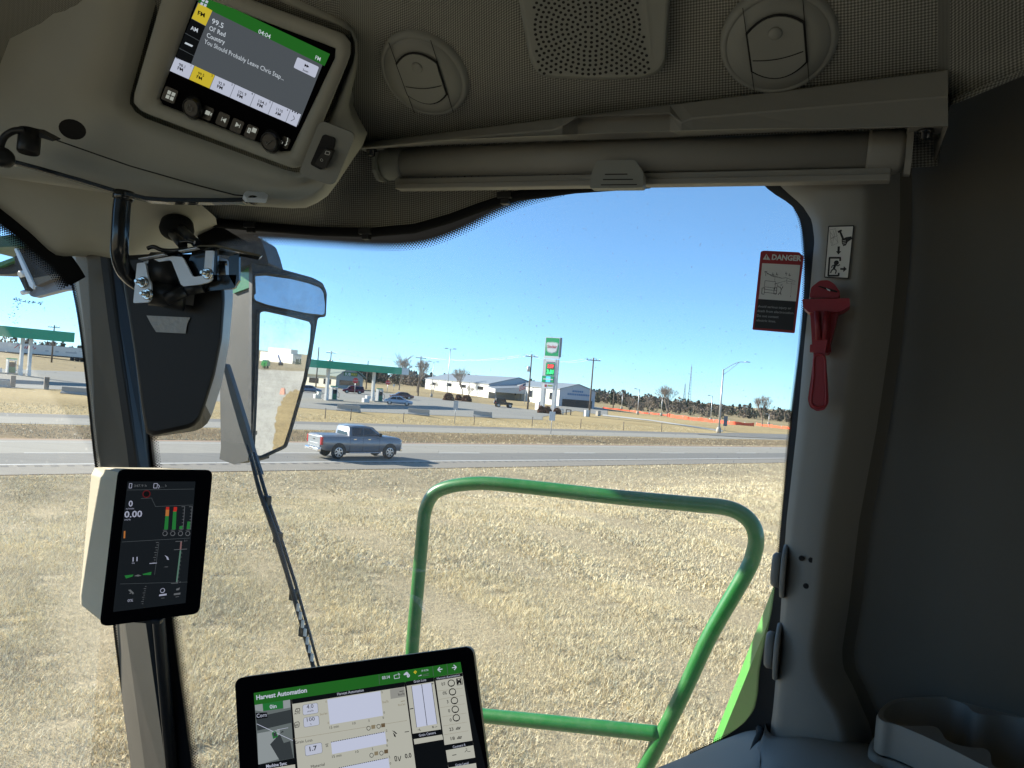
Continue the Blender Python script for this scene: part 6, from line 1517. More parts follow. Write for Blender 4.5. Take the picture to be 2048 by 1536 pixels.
for x, y in ((1706, 682), (1716, 750)):
    for j in range(3): Lm((x - 16 + j * 10, y + 8), (x - 4 + j * 10, y - 10), 5, S_DARK)
    Lm((x - 18, y + 10), (x + 14, y + 5), 3, S_DARK)
for a, b in (((1692, 320), (1732, 313)), ((1732, 313), (1738, 360)), ((1738, 360), (1698, 367)), ((1698, 367), (1692, 320))): Lm(a, b, 4, S_DARK)
Tm('M', (1698, 360), (1733, 354), 34, S_DARK, .05)
for y0, y1 in ((408, 388), (470, 440), (530, 502), (598, 570), (664, 636), (728, 700)): Lm((1556 + (y0 - 400) * .14, y0 + 62 - 60), (1740 + (y1 - 388) * .13, y1), 1.5, S_TAN, 4)
Qm([(1610, 812), (1812, 776), (1830, 896), (1628, 930)], S_CREAM, 3); Qm([(1610, 812), (1812, 776), (1816, 806), (1614, 844)], S_BLACK, 4); Tm('Counters A', (1668, 828), (1760, 810), 18, S_WHITE, 0, 6); Lm((1662, 880), (1692, 875), 5, S_DARK)
Lm((1754, 858), (1766, 842), 3, S_DARK); Lm((1766, 842), (1778, 854), 3, S_DARK); Lm((1778, 854), (1796, 850), 3, S_DARK); Tm('%', (1762, 840), (1780, 836), 13, S_DARK)
Qm([(1630, 940), (1832, 906), (1880, 1300), (1690, 1300)], S_CREAM, 3); Qm([(1630, 940), (1832, 906), (1838, 936), (1636, 970)], S_BLACK, 4); Tm('Grain Level', (1686, 962), (1782, 944), 18, S_WHITE, 0, 6)
mb.build('screen', mgl)

# ------------------------------------------------------------------ roller sun blind above the window
sb = thing('roller_sunblind', 'rolled up grey window blind with pull tab under the roof trim', 'sun blind', W(1290, 330, .075)); SO = sb.location.copy()
a, b = W(806, 327, .078), W(1748, 304, .078); mb = MB(SO); mb.tube([a, b], .0218, M_GREYT, 24); mb.build('roller', sb)
ax = (b - a).normalized()
dotm, N_, L_, b_ = new_mat('perforated_blind_cloth'); b_.inputs['Roughness'].default_value = .8
tc = N_.new('ShaderNodeTexCoord'); vo = N_.new('ShaderNodeTexVoronoi'); vo.inputs['Scale'].default_value = 210; vo.inputs['Randomness'].default_value = 0.0; L_.new(tc.outputs['Object'], vo.inputs['Vector'])
rp = N_.new('ShaderNodeMapRange'); rp.inputs[1].default_value = .28; rp.inputs[2].default_value = .34; L_.new(vo.outputs['Distance'], rp.inputs[0])
mx = N_.new('ShaderNodeMix'); mx.data_type = 'RGBA'; L_.new(rp.outputs[0], mx.inputs[0]); mx.inputs[6].default_value = (.008, .008, .008, 1); mx.inputs[7].default_value = (.07, .075, .08, 1); L_.new(mx.outputs[2], b_.inputs['Base Color'])
mb = MB(SO); mb.prism([W(800, 340, .086), W(1776, 316, .086), W(1776, 345, .083), W(800, 364, .083)], WM * .0012, dotm); mb.build('blind_cloth', sb)
def zbar(mb, x0, y0, x1, y1, hh, o, d, mat):
    A0 = W(x0, y0, o); B0 = W(x1, y1, o); dz = Vector((0, 0, -hh)); r0 = [A0, A0 + dz, A0 + dz + WM * d, A0 + WM * d]; r1 = [B0, B0 + dz, B0 + dz + WM * d, B0 + WM * d]; mb.loft([r0, r1], mat, smooth=False)
mb = MB(SO); zbar(mb, 790, 357, 1783, 334, .0095, .090, .012, M_GREYT); zbar(mb, 791, 367, 1782, 346, .0075, .094, .016, M_GREYT); mb.build('bottom_bar', sb, .0015)
for s, x, y in ((0, 788, 327), (1, 1780, 304)):
    c = W(x, y, .078); k = 1 if s == 0 else -1
    mb = MB(SO); mb.lathe(c + ax * .022 * k, -ax * k, [(.0228, 0), (.0236, .004), (.0236, .030), (.021, .036), (.012, .038)], M_TRIM2 if s == 0 else M_GREYT, 28); eb = mb.build('end_cap', sb)
    mb = MB(SO); d = -ax * k
    pl = c + ax * .022 * k - ax * .036 * k
    mb.prism([pl + WM * w_ + Vector((0, 0, z_)) for w_, z_ in ((-.026, .012), (-.010, .026), (.02, .034), (.05, .034), (.05, .026), (.012, -.012), (.004, -.026), (-.012, -.028), (-.024, -.016))], d * .006, M_TRIM2 if s == 0 else M_GREYT)
    q0 = W(744 if s == 0 else 1852, 295 if s == 0 else 255, .105); mb.box(q0, (.034, .03, .006), M_TRIM2 if s == 0 else M_GREYT, math.atan2(WQ.y, WQ.x)); mb.build('end_bracket', sb, .002)
    mb = MB(SO); mb.lathe(q0 + Vector((0, 0, -.003)), (0, 0, -1), [(.008, 0), (.008, .003), (.0055, .003), (.0055, .009), (.003, .010)], M_BLKG, 12); mb.build('screw', sb)
mb = MB(SO); tp = [(1199, 327), (1276, 326), (1292, 352), (1291, 381), (1186, 382), (1188, 356)]
mb.prism([W(x, y, .103) for x, y in round_poly(tp, 5)], -WM * .012, M_TRIM2)
tab = mb.build('pull_tab', sb, .0022); mb = MB(SO)
for y, x0, x1 in ((348, 1210, 1255), (358.5, 1206, 1266), (369, 1202, 1274)): mb.prism([W(x0, y, .1152), W(x1, y - .6, .1152), W(x1, y + 1.2, .1152), W(x0, y + 1.8, .1152)], -WM * .0005, M_GAP)
mb.build('grip_groove', tab)

# ------------------------------------------------------------------ stickers and emergency hammer on the rear pillar
def Z8(x, y): return (1400 + x / 3.0725, 360 + y / 3.0725)
dz = thing('warning_sticker', 'red and black DANGER sticker on the window glass beside the rear pillar', 'sticker', W(*Z8(480, 690), .004)); ZO = dz.location.copy()
class WPl:                       # sticker printing laid on a plane parallel to the pane
    def __init__(s, o): s.o = o; s.n = -WM; s.u = WQ; s.up = Vector((0, 0, 1))
    def at(s, x, y, h=0): return W(x, y, s.o + h)
SPl = WPl(.006); mb = MB(ZO); e = .0003
def Qs(pts, m, k): mb.quadpx(SPl, [Z8(*p) for p in pts], m, e * k)
def Ls(p0, p1, w, m, k=3): mb.line(SPl, Z8(*p0), Z8(*p1), w / 3.0725, m, e * k)
def Ts(s, p0, p1, hp, m, b=0.0): mb.textpx(SPl, s, Z8(*p0), Z8(*p1), hp / 3.0725, m, e * 5, b)
mb.prism([SPl.at(*Z8(*p), 0) for p in round_poly([(373, 440), (392, 434), (610, 444), (624, 460), (638, 470), (582, 942), (322, 920)], 8)], -WM * .0003, M_PRED)
Qs([(382, 511), (616, 523), (590, 746), (360, 731)], M_PWHT, 3); Qs([(358, 731), (589, 746), (570, 924), (334, 908)], M_PBLK, 3)
Ts('DANGER', (440, 489), (622, 497), 33, M_PWHT, .04)
Qs([(408, 453), (432, 492), (386, 488)], M_PWHT, 3); Ls((409, 464), (408, 480), 5, M_PRED, 5); Ls((408, 483), (408, 486), 5, M_PRED, 5)
for a, b in (((398, 560), (440, 590)), ((440, 590), (500, 605)), ((500, 605), (528, 600)), ((528, 600), (586, 622)), ((404, 562), (404, 590)), ((396, 566), (414, 560)), ((410, 575), (500, 602)), ((400, 618), (466, 626)), ((400, 618), (392, 670)), ((466, 626), (458, 675)), ((398, 656), (458, 664)), ((460, 580), (460, 625)), ((456, 640), (534, 618)), ((534, 605), (534, 636)), ((534, 636), (586, 640)), ((565, 620), (556, 720)), ((540, 622), (586, 628)), ((396, 672), (470, 680)), ((392, 690), (470, 698)), ((470, 680), (476, 640))): Ls(a, b, 3, M_PBLK)
for x, y in ((450, 580), (474, 580), (532, 576), (552, 586)): Ls((x - 2, y - 12), (x - 6, y + 2), 4, M_PBLK); Ls((x - 6, y + 2), (x + 4, y - 2), 4, M_PBLK); Ls((x + 4, y - 2), (x - 3, y + 12), 3, M_PBLK)
for x in (390, 464):
    for dx in (-8, 8): Ls((x + dx, 662), (x + dx - 3, 700), 4, M_PBLK)
    Ls((x - 8, 662), (x + 8, 662), 4, M_PBLK); Ls((x - 11, 700), (x + 5, 702), 4, M_PBLK)
for a, b in (((490, 655), (500, 672)), ((500, 672), (494, 690)), ((500, 672), (512, 650)), ((494, 690), (480, 704)), ((494, 690), (498, 706)), ((476, 650), (488, 660)), ((496, 648), (506, 640))): Ls(a, b, 5, M_PBLK)
for s, x0, x1, y in (('Avoid serious injury or', 356, 560, 782), ('death from electrocution.', 352, 578, 810), ('Do not contact', 349, 482, 840), ('electric lines.', 346, 466, 868)): Ts(s, (x0, y), (x1, y + (x1 - x0) * .065), 15, M_PGRY, .01)
Ts('.......................', (496, 932), (558, 936), 4, M_PGRY)
mb.build('printed_face', dz)
es = thing('exit_sticker', 'white emergency exit pictogram sticker on the rear pillar above the red hammer', 'sticker', W(*Z8(850, 440), .066)); ZO = es.location.copy()
SPl = WPl(.0672); mb = MB(ZO)
mb.prism([SPl.at(*Z8(*p), 0) for p in round_poly([(788, 282), (948, 278), (914, 609), (763, 600)], 6)], -WM * .0003, M_PBLK); Qs([(794, 289), (941, 285), (908, 601), (769, 593)], M_PWHT, 3)
for a, b in (((797, 306), (834, 300)), ((834, 300), (848, 388)), ((848, 388), (808, 403)), ((808, 403), (797, 306)), ((800, 322), (846, 380)), ((834, 306), (812, 398)), ((804, 360), (845, 340)), ((818, 310), (826, 346)), ((826, 346), (812, 360))): Ls(a, b, 3.2, M_PBLK)
Qs([(845, 314), (868, 304), (874, 314), (850, 326)], M_PBLK, 4); Qs([(856, 322), (868, 318), (888, 366), (876, 372)], M_PBLK, 4); Qs([(870, 366), (896, 352), (930, 346), (936, 362), (908, 380), (896, 402), (880, 406), (872, 390)], M_PBLK, 4)
for y in (374, 384, 394): Ls((876, y), (896, y - 4), 2.5, M_PWHT, 6)
Qs([(846, 408), (860, 408), (858, 438), (868, 438), (850, 458), (836, 438), (844, 438)], M_PBLK, 4)
for a, b in (((792, 478), (866, 478)), ((796, 478), (788, 590)), ((786, 588), (852, 588)), ((862, 478), (861, 498)), ((853, 570), (851, 590))): Ls(a, b, 11, M_PBLK, 4)
mb.disc(SPl.at(*Z8(838, 508), e * 5), -WM, .0026, M_PBLK, 14)
for a, b, w in (((832, 520), (822, 545), 14), ((822, 545), (838, 556), 8), ((838, 556), (832, 576), 7), ((822, 545), (808, 556), 8), ((808, 556), (802, 572), 7), ((832, 520), (846, 528), 6), ((846, 528), (860, 520), 6), ((830, 520), (812, 528), 6), ((812, 528), (808, 540), 6)): Ls(a, b, w, M_PBLK, 5)
Qs([(862, 541), (882, 541), (884, 530), (902, 547), (880, 566), (881, 553), (862, 552)], M_PBLK, 4)
Ts('........', (864, 604), (905, 606), 4, M_PGRY); mb.build('printed_face', es)

hm = thing('safety_hammer', 'red plastic window breaking hammer clipped in its holder on the rear pillar', 'hammer', W(*Z8(760, 900), .09)); HO = hm.location.copy()
def hp(pts, o): return [W(*Z8(x, y), o) for x, y in pts]
mb = MB(HO); mb.prism(hp(round_poly([(676, 805), (852, 800), (800, 1010), (790, 1062), (694, 1062), (688, 1000)], 10), .103), WM * .04, M_RED)
mb.prism(hp(round_poly([(628, 733), (918, 726), (922, 772), (880, 802), (846, 812), (668, 812), (634, 782)], 8), .112), WM * .03, M_RED)
mb.prism(hp([(690, 1010), (676, 1012), (674, 1056), (700, 1056)], .095), WM * .012, M_RED); mb.prism(hp([(770, 1012), (802, 1010), (806, 1056), (772, 1058)], .095), WM * .012, M_RED); mb.build('holder', hm, .003, 3)
mb = MB(HO); mb.prism(hp(round_poly([(672, 722), (682, 660), (735, 618), (790, 615), (828, 640), (862, 690), (854, 724)], 14), .100), WM * .024, M_RED); mb.build('hammer_head', hm, .003, 3)
mb = MB(HO); mb.prism(hp(round_poly([(694, 800), (800, 796), (786, 980), (768, 1062), (782, 1220), (790, 1368), (764, 1412), (720, 1422), (676, 1398), (662, 1350), (684, 1200), (698, 1060), (700, 980)], 14), .118), WM * .022, M_RED)
hd = mb.build('handle', hm, .004, 3)
mb = MB(HO); dk = pmat('safety_red_groove', (.20, .011, .017), .5, var=.05)
for x0, x1 in ((718, 728), (776, 764)):
    mb.tube([W(*Z8(x0, 806), .1215), W(*Z8(x1, 980), .1215)], .0028, dk, 8)
ringp = [(705, 1085), (762, 1085), (770, 1210), (774, 1360), (752, 1392), (720, 1398), (690, 1380), (682, 1345), (698, 1210)]
rp_ = closed_path([W(*Z8(*p), .1185) for p in ringp], 4); mb.tube(rp_ + [rp_[0]], .0014, M_RED, 8, caps=False); mb.build('grip_rib', hd)
mb = MB(HO); mb.prism(hp([(722, 652), (738, 652), (846, 684), (842, 692), (800, 684)], .1015), -WM * .0006, M_GAP); mb.prism(hp([(776, 666), (800, 676), (800, 684), (784, 678)], .1022), -WM * .0006, M_STEELB); mb.build('cutter_slot', hm)

# ------------------------------------------------------------------ tray on the ledge
tr = thing('cup_tray', 'dark grey moulded tray with lobed cup recesses at the lower right', 'tray', P(1950, 1470, .74)); TO_ = tr.location.copy()
def Z6(x, y): return (1700 + x / 5.885, 1360 + y / 5.885)
ZR_ = CAM.z - .315
def hz(x, y, dzz=0.0):
    x, y = Z6(x, y); d = ray(x, y); return CAM + d * ((ZR_ + dzz - CAM.z) / d.z)
outer = [(330, 430), (342, 370), (400, 300), (500, 240), (640, 212), (850, 200), (1040, 196), (1220, 208), (1350, 240), (1450, 290), (1700, 350), (2050, 440), (2500, 570), (2800, 760), (2600, 1100), (2300, 1400), (1950, 1180), (1580, 1010), (1200, 815), (850, 650), (560, 530), (400, 490)]
inner = [(392, 420), (408, 365), (470, 305), (580, 255), (720, 232), (880, 222), (1040, 214), (1200, 232), (1320, 272), (1390, 310), (1420, 350), (1480, 385), (1600, 410), (1800, 412), (2040, 460), (2300, 560), (2380, 760), (2300, 1000), (2150, 1150), (1900, 1090), (1690, 1010), (1660, 920), (1650, 860), (1580, 805), (1420, 792), (1260, 760), (1130, 700), (1080, 620), (1020, 556), (920, 538), (760, 540), (620, 535), (520, 510), (430, 470)]
po = closed_path([Vector((x, y, 0)) for x, y in outer], 4); pi_ = closed_path([Vector((x, y, 0)) for x, y in inner], 4)
c_ = (1300, 520)
def angs(path):
    return path
N2 = 140
def resamp(path, n, start):
    P_ = [Vector((p.x, p.y)) for p in path]; k0 = min(range(len(P_)), key=lambda i: (P_[i] - Vector(start)).length); P_ = P_[k0:] + P_[:k0] + [P_[k0]]
    L_ = [0.0]
    for i in range(1, len(P_)): L_.append(L_[-1] + (P_[i] - P_[i - 1]).length)
    out = []
    for k in range(n):
        s = L_[-1] * k / n; i = min(max(int(np.searchsorted(L_, s)), 1), len(P_) - 1); f = (s - L_[i - 1]) / max(1e-9, L_[i] - L_[i - 1]); out.append(P_[i - 1] * (1 - f) + P_[i] * f)
    return out
ro = resamp(po, N2, (330, 430)); ri = resamp(pi_, N2, (392, 420))
# match outer samples to inner ones so the rim stays even
ro = []
for p in ri:
    best = None
    for q in po:
        d = (Vector((q.x, q.y)) - p).length
        if best is None or d < best[0]: best = (d, q)
    ro.append(Vector((best[1].x, best[1].y)))
ro2 = resamp(po, N2, (330, 430))
mb = MB(TO_); top_o = [hz(p.x, p.y) for p in ro2]; top_i = [hz(p.x, p.y, -.001) for p in ri]
bm_ = bmesh.new(); vo_ = [bm_.verts.new(p) for p in top_o]; vi_ = [bm_.verts.new(p) for p in top_i]
ed = [bm_.edges.new((vo_[i], vo_[(i + 1) % N2])) for i in range(N2)] + [bm_.edges.new((vi_[i], vi_[(i + 1) % N2])) for i in range(N2)]
bmesh.ops.triangle_fill(bm_, edges=ed, use_beauty=True); bm_.verts.index_update()
mb.add([v.co.copy() for v in bm_.verts], [[v.index for v in f.verts] for f in bm_.faces], M_GREYT); bm_.free()
dn_ = Vector((0, 0, -1))
mb.loft([top_o, [p + dn_ * .0035 + (p - hz(*c_)).normalized() * .0015 for p in top_o], [p + dn_ * .034 + (p - hz(*c_)).normalized() * .002 for p in top_o]], M_GREYT, False, False)
mb.loft([top_i, [p + dn_ * .004 + (hz(*c_) - p).normalized() * .001 for p in top_i], [p + dn_ * .07 + (hz(*c_) - p) * .05 for p in top_i]], M_GREYT, False, True); mb.build('tray_body', tr)
mb = MB(TO_); f0 = [p + dn_ * .036 + (p - hz(*c_)).normalized() * .0065 for p in top_o]; f1 = [p + dn_ * .046 + (p - hz(*c_)).normalized() * .0075 for p in top_o]; fi = [p + dn_ * .036 for p in top_o]
mb.loft([fi, f0, f1], M_GREYT, False, False); mb.build('base_flange', tr)

# ------------------------------------------------------------------ mounting bar, bracket and hanging panel at the front corner
br = thing('mounting_bar', 'black steel bar and bent tube bolted under the roof console', 'mounting bar', P(250, 390, .95)); BO = br.location.copy()
mb = MB(BO); bp_ = [(-30, 318), (20, 321), (80, 337), (160, 360), (238, 384), (290, 396), (330, 399), (420, 400), (486, 399)]
def ribbon(mb, pts, Ys, hgt, dep, mat):
    rings = []
    for (x, y), Y in zip(pts, Ys):
        c = P(x, y, Y); rings.append([c + Vector((0, 0, hgt)), c + Vector((0, 0, -hgt)), c + Vector((0, dep, -hgt)), c + Vector((0, dep, hgt))])
    mb.loft(rings, mat, smooth=False)
ribbon(mb, bp_, [.935, .93, .925, .92, .915, .913, .913, .916, .92], .0028, .016, M_BLKG); mb.build('flat_bar', br, .0008)
mb = MB(BO); tabp = round_poly([(484, 396), (490, 390), (526, 393), (534, 398), (532, 406), (490, 404)], 3); mb.prism([P(x, y, .918 - (y - 390) * .002) for x, y in tabp], Vector((0, .003, .006)), M_STEELB); mb.build('end_tab', br, .0008)
mb = MB(BO); mb.lathe(P(507, 399, .899), (CAM - P(507, 399, .899)).normalized() + Vector((0, 0, -1.2)), [(.007, 0), (.006, .003), (.002, .003)], M_BLKG, 14); mb.build('bolt', br)
mb = MB(BO); mb.tube(smooth_path([P(247, 384, .925), P(243, 420, .925), P(240, 470, .925), P(239, 505, .93), P(246, 535, .945), P(262, 556, .962), P(290, 574, .975)], 6), .0105, M_BLKG, 18); mb.build('bent_tube', br)
mb = MB(BO); mb.lathe(P(247, 392, .925), (0, 0, -1), [(.0125, -.006), (.0125, .004), (.0108, .006)], M_BLKG, 18); mb.build('tube_collar', br)

def Z5(x, y): return (220 + x / 6.4, 420 + y / 6.4)
bk_ = thing('mirror_bracket', 'shiny steel and black hinged bracket with hex bolts under the pillar cover', 'bracket', P(350, 550, .96)); KO = bk_.location.copy()
def plate(pts, Y, th, mat, name, tilt=0.0, bev=.0008):
    mb = MB(KO); x0 = pts[0][0]
    mb.prism([P(*Z5(x, y), Y + tilt * (x - x0) / 6.4) for x, y in pts], Vector((0, th, 0)), mat); return mb.build(name, bk_, bev)
plate(round_poly([(345, 680), (440, 670), (458, 700), (470, 800), (490, 870), (520, 930), (530, 1010), (522, 1130), (490, 1180), (296, 1190)], 16), .945, .004, M_STEELB, 'end_plate')
plate(round_poly([(425, 662), (560, 630), (800, 590), (915, 600), (940, 620), (1050, 840), (1080, 856), (1200, 838), (1310, 870), (1285, 905), (1240, 930), (1130, 955), (940, 978), (905, 950), (790, 660), (760, 640), (560, 675), (440, 680)], 8), .955, .004, M_STEELB, 'offset_plate')
plate(round_poly([(1222, 520), (1322, 520), (1300, 880), (1204, 760)], 6), .952, .004, M_STEELB, 'upright_plate')
for x, y in ((395, 925), (460, 1080), (1225, 815)):
    mb = MB(KO); c = P(*Z5(x + 25, y), .944); d = Vector((-.32, -.94, 0)); mb.lathe(c, d, [(.0074, -.002), (.0074, .0015), (.0062, .002)], M_ZINC, 18); mb.lathe(c, d, [(.0050, .002), (.0050, .006)], M_ZINC, 6, smooth=False); mb.lathe(c, d, [(.0028, .006), (.0028, .011), (.002, .012)], M_ZINC, 12); mb.build('hex_bolt', bk_)
mb = MB(KO); mb.tube([P(*Z5(540, 800), .975), P(*Z5(900, 800), .985)], .027, M_BLK, 18); mb.tube([P(*Z5(520, 1050), .965), P(*Z5(800, 1100), .975), P(*Z5(960, 1120), .98)], .018, M_BLK, 16); mb.build('pivot_drum', bk_)
mb = MB(KO); mb.tube([P(*Z5(715, 1140), .958), P(*Z5(960, 1030), .962)], .0085, M_BLK, 14); mb.tube([P(*Z5(955, 1032), .962), P(*Z5(1190, 985), .966)], .0078, M_BLK, 14); mb.build('strut', bk_)
mb = MB(KO); top_ = [P(*Z5(350, 625), .95), P(*Z5(1110, 470), .95), P(*Z5(1340, 470), .96), P(*Z5(1920, 600), .97), P(*Z5(1900, 640), .975), P(*Z5(1330, 520), 1.0), P(*Z5(900, 560), 1.0)]
mb.prism(top_, Vector((0, .01, .004)), M_BLKG); mb.build('top_plate', bk_, .001)
for pts in ([(360, 620), (690, 560), (695, 568), (362, 630)], [(870, 520), (1105, 478), (1108, 488), (880, 530)]):
    mb = MB(KO); mb.prism([P(*Z5(*p), .944) for p in pts], Vector((0, .01, 0)), M_STEELB); mb.build('plate_edge', bk_)
mb = MB(KO)
for pts in ([(1330, 490), (1375, 500), (1375, 900), (1320, 920)], [(1520, 600), (1650, 560), (1650, 900), (1600, 980), (1520, 840)], [(1310, 830), (1620, 830), (1600, 990), (1560, 1010), (1200, 1040), (1280, 930)], [(1060, 520), (1220, 520), (1210, 760), (1120, 860), (1010, 640)]): mb.prism([P(*Z5(*p), .972) for p in pts], Vector((0, .006, 0)), M_BLKG)
mb.build('yoke', bk_, .001)
mb = MB(KO); mb.tube([P(*Z5(1340, 690), .985), P(*Z5(1500, 680), .99)], [.004, .003], M_BLKG, 8); mb.tube([P(*Z5(1330, 760), .985), P(*Z5(1480, 760), .99)], .008, M_BLK, 10); mb.build('pivot_pin', bk_)
mb = MB(KO); c = P(*Z5(855, 248), 1.155); ax_ = (P(*Z5(855, 248), 1.0) - c).normalized() * .6 + Vector((0, 0, -1)); mb.lathe(c, ax_, [(.024, -.012), (.026, 0), (.024, .006), (.012, .012), (.003, .013)], M_RUBBER, 28, squash=None)
mb.tube([P(*Z5(800, 310), 1.14), P(*Z5(930, 450), 1.0)], .0065, M_BLK, 10); mb.tube([P(*Z5(920, 245), 1.14), P(*Z5(1110, 430), 1.0)], .0065, M_BLK, 10); mb.build('ball_mount', bk_)
mb = MB(KO); mb.tube(smooth_path([P(*Z5(480, 490), .955), P(*Z5(560, 470), .955), P(*Z5(660, 510), .957), P(*Z5(800, 520), .96), P(*Z5(1000, 500), .96)], 5), .0028, M_BLKG, 8); mb.tube(smooth_path([P(*Z5(900, 410), .98), P(*Z5(1000, 400), .98), P(*Z5(1080, 420), .98)], 4), .003, M_BLKG, 8); mb.build('spring_clip', bk_)

hg = thing('hanging_panel', 'black plastic shell with curved grey rim and strips of silver tape below the bracket', 'panel', P(370, 700, 1.0)); GO = hg.location.copy()
fpoly = [(238, 512), (300, 508), (400, 508), (446, 520), (450, 600), (444, 680), (430, 750), (408, 820), (396, 848), (380, 856), (304, 872), (292, 868), (284, 820), (268, 700), (252, 600)]
bpoly = [(242, 514), (310, 508), (420, 508), (464, 522), (466, 600), (458, 690), (443, 770), (424, 830), (412, 852), (392, 862), (306, 874), (292, 868), (284, 820), (268, 700), (252, 600)]
fs_ = star(round_poly(fpoly, 8), (350, 690), 80); bs_ = star(round_poly(bpoly, 8), (350, 690), 80)
def fY(x): return 1.02 - .02 * (x - 250) / 200
rg = [[P(350 + (x - 350) * .93, 690 + (y - 690) * .95, fY(x) - .012) for x, y in fs_], [P(x, y, fY(x)) for x, y in fs_], [P(x, y, fY(x) + .055) for x, y in bs_]]
mb = MB(GO); mb.loft(rg[:2], plastic('shell_black', (.009, .0095, .010), .5), smooth=True, cap1=False); mb.build('shell', hg)
mb = MB(GO); rgm, rbm = plastic('shell_rim_grey', (.26, .27, .28), .4), bpy.data.materials['shell_black']; mb.loft(rg[1:], rbm, smooth=True, cap0=False, mats=[rgm if (k < 14 or k > 62) else rbm for k in range(80)]); mb.build('rim', hg)
for pts in ([(293, 631), (380, 635), (374, 648), (371, 667), (312, 664), (302, 648)], [(371, 578), (389, 577), (388, 596), (386, 611), (369, 609)]):
    mb = MB(GO); mb.prism([P(x, y, fY(x) - .0145) for x, y in pts], Vector((0, .0008, 0)), M_STRAP); mb.build('tape_strip', hg)

sk = thing('power_socket', 'black round accessory socket with a looped cap strap under the roof console', 'socket', P(60, 285, .9)); KO2 = sk.location.copy()
mb = MB(KO2); mb.lathe(P(60, 266, .905), (0.02, -.05, -1), [(.0125, -.004), (.0125, .024), (.011, .026), (.008, .020)], M_BLK, 24); mb.build('socket_barrel', sk)
mb = MB(KO2); mb.prism([P(x, y, .903) for x, y in ((14, 262), (40, 256), (75, 262), (109, 280), (106, 283), (70, 272))], Vector((0, .012, .006)), M_BLK); mb.build('socket_flange', sk, .001)
mb = MB(KO2); mb.tube(smooth_path([P(52, 261, .895), P(28, 262, .893), P(8, 275, .892), P(0, 300, .892), P(4, 312, .892)], 5), .0042, M_BLK, 10); mb.lathe(P(8, 316, .892), (.35, -.9, .1), [(.011, -.006), (.012, 0), (.011, .008), (.005, .009)], M_BLK, 18); mb.build('cap_strap', sk)

# ------------------------------------------------------------------ outside the glass: mirror, wiper, rail, lamp
mr_ = thing('outside_mirror', 'large grey backed harvester mirror outside the front pillar, two dusty panes', 'mirror', P(540, 720, 1.9)); QO = mr_.location.copy()
M_MIR, N_, L_, b_ = new_mat('mirror_glass'); b_.inputs['Metallic'].default_value = 1; b_.inputs['Roughness'].default_value = .012; b_.inputs['Base Color'].default_value = (.74, .74, .72, 1)
M_MGREY = pmat('dusty_grey_housing', (.05, .053, .05), .7, var=.2, scale=30, dirt=(.09, .09, .08), dscale=9, damt=.5)
M_MBLK = pmat('dusty_black_bezel', (.016, .017, .018), .55, var=.2, scale=30, dirt=(.10, .10, .09), dscale=60, damt=.5)
tc = N_.new('ShaderNodeTexCoord'); nz = N_.new('ShaderNodeTexNoise'); nz.inputs['Scale'].default_value = 9; nz.inputs['Detail'].default_value = 9; nz.inputs['Roughness'].default_value = .75; L_.new(tc.outputs['Object'], nz.inputs['Vector'])
rp = N_.new('ShaderNodeMapRange'); rp.inputs[1].default_value = .42; rp.inputs[2].default_value = .72; rp.inputs[4].default_value = .42; L_.new(nz.outputs[0], rp.inputs[0])
df = N_.new('ShaderNodeBsdfDiffuse'); df.inputs[0].default_value = (.42, .38, .30, 1); mx = N_.new('ShaderNodeMixShader'); L_.new(rp.outputs[0], mx.inputs[0]); L_.new(b_.outputs[0], mx.inputs[1]); L_.new(df.outputs[0], mx.inputs[2]); L_.new(mx.outputs[0], N_['Material Output'].inputs[0])
e_dir = Vector((.905, -.425, 0)); d_in = Vector((-.305, .95, 0)).normalized(); mn_ = (e_dir.normalized() - d_in); mn_.z = -.019; mn_.normalize()
class MPl:
    def __init__(s, O, n): s.O = O; s.n = n
    def at(s, x, y, h=0):
        d = ray(x, y); o = s.O + s.n * h; return CAM + d * ((o - CAM).dot(s.n) / d.dot(s.n))
mp_ = MPl(P(560, 760, 1.9), mn_)
frame = [(504, 525), (541, 532), (625, 555), (646, 566), (653, 585), (652, 634), (636, 635), (632, 659), (622, 722), (590, 842), (574, 895), (523, 918), (502, 912)]
spot = round_poly([(507, 548), (534, 546), (585, 553), (620, 562), (645, 572), (651, 585), (649, 630), (612, 626), (560, 615), (534, 609), (509, 600)], 6)
main = round_poly([(517, 622), (530, 619), (580, 630), (622, 641), (626, 650), (624, 682), (611, 758), (583, 856), (571, 893), (521, 916), (506, 911), (511, 807), (515, 700)], 6)
mb = MB(QO); mb.prism([mp_.at(*p, -.002) for p in round_poly(frame, 6)], -mn_ * .02, M_MBLK); mb.build('bezel', mr_, .003)
mb = MB(QO); mb.poly([mp_.at(*p, .002) for p in main], M_MIR); mb.build('main_mirror_glass', mr_)
mp2 = MPl(P(580, 590, 1.9), (mn_ + Vector((0, 0, .16))).normalized()); c0_ = mp_.at(580, 590, .004); mp2.O = c0_
mb = MB(QO); mb.poly([mp2.at(*p, .002) for p in spot], M_MIR); mb.build('spot_mirror_glass', mr_)
mb = MB(QO)                                                     # rims round the glass, standing proud
for loop, pl in ((main, mp_), (spot, mp_)):
    q = [pl.at(*p, .004) for p in loop]; mb.tube(q + [q[0]], .0045, M_MBLK, 6, caps=False)
mb.build('glass_rim', mr_)
house = [(466, 585), (502, 572), (505, 737), (497, 920), (469, 928), (442, 912), (440, 772), (452, 700)]
mb = MB(QO); mb.prism([P(x, y, 1.86 + (503 - x) * .0016) for x, y in house], Vector((.03, .07, 0)), M_MGREY)
mb.prism([P(x, y, 1.86 + (503 - x) * .0016) for x, y in ((440, 918), (470, 929), (497, 921), (500, 890), (445, 880))], Vector((.0, -.004, 0)), pmat('housing_lower', (.05, .053, .05), .7)); mb.build('housing', mr_, .004)
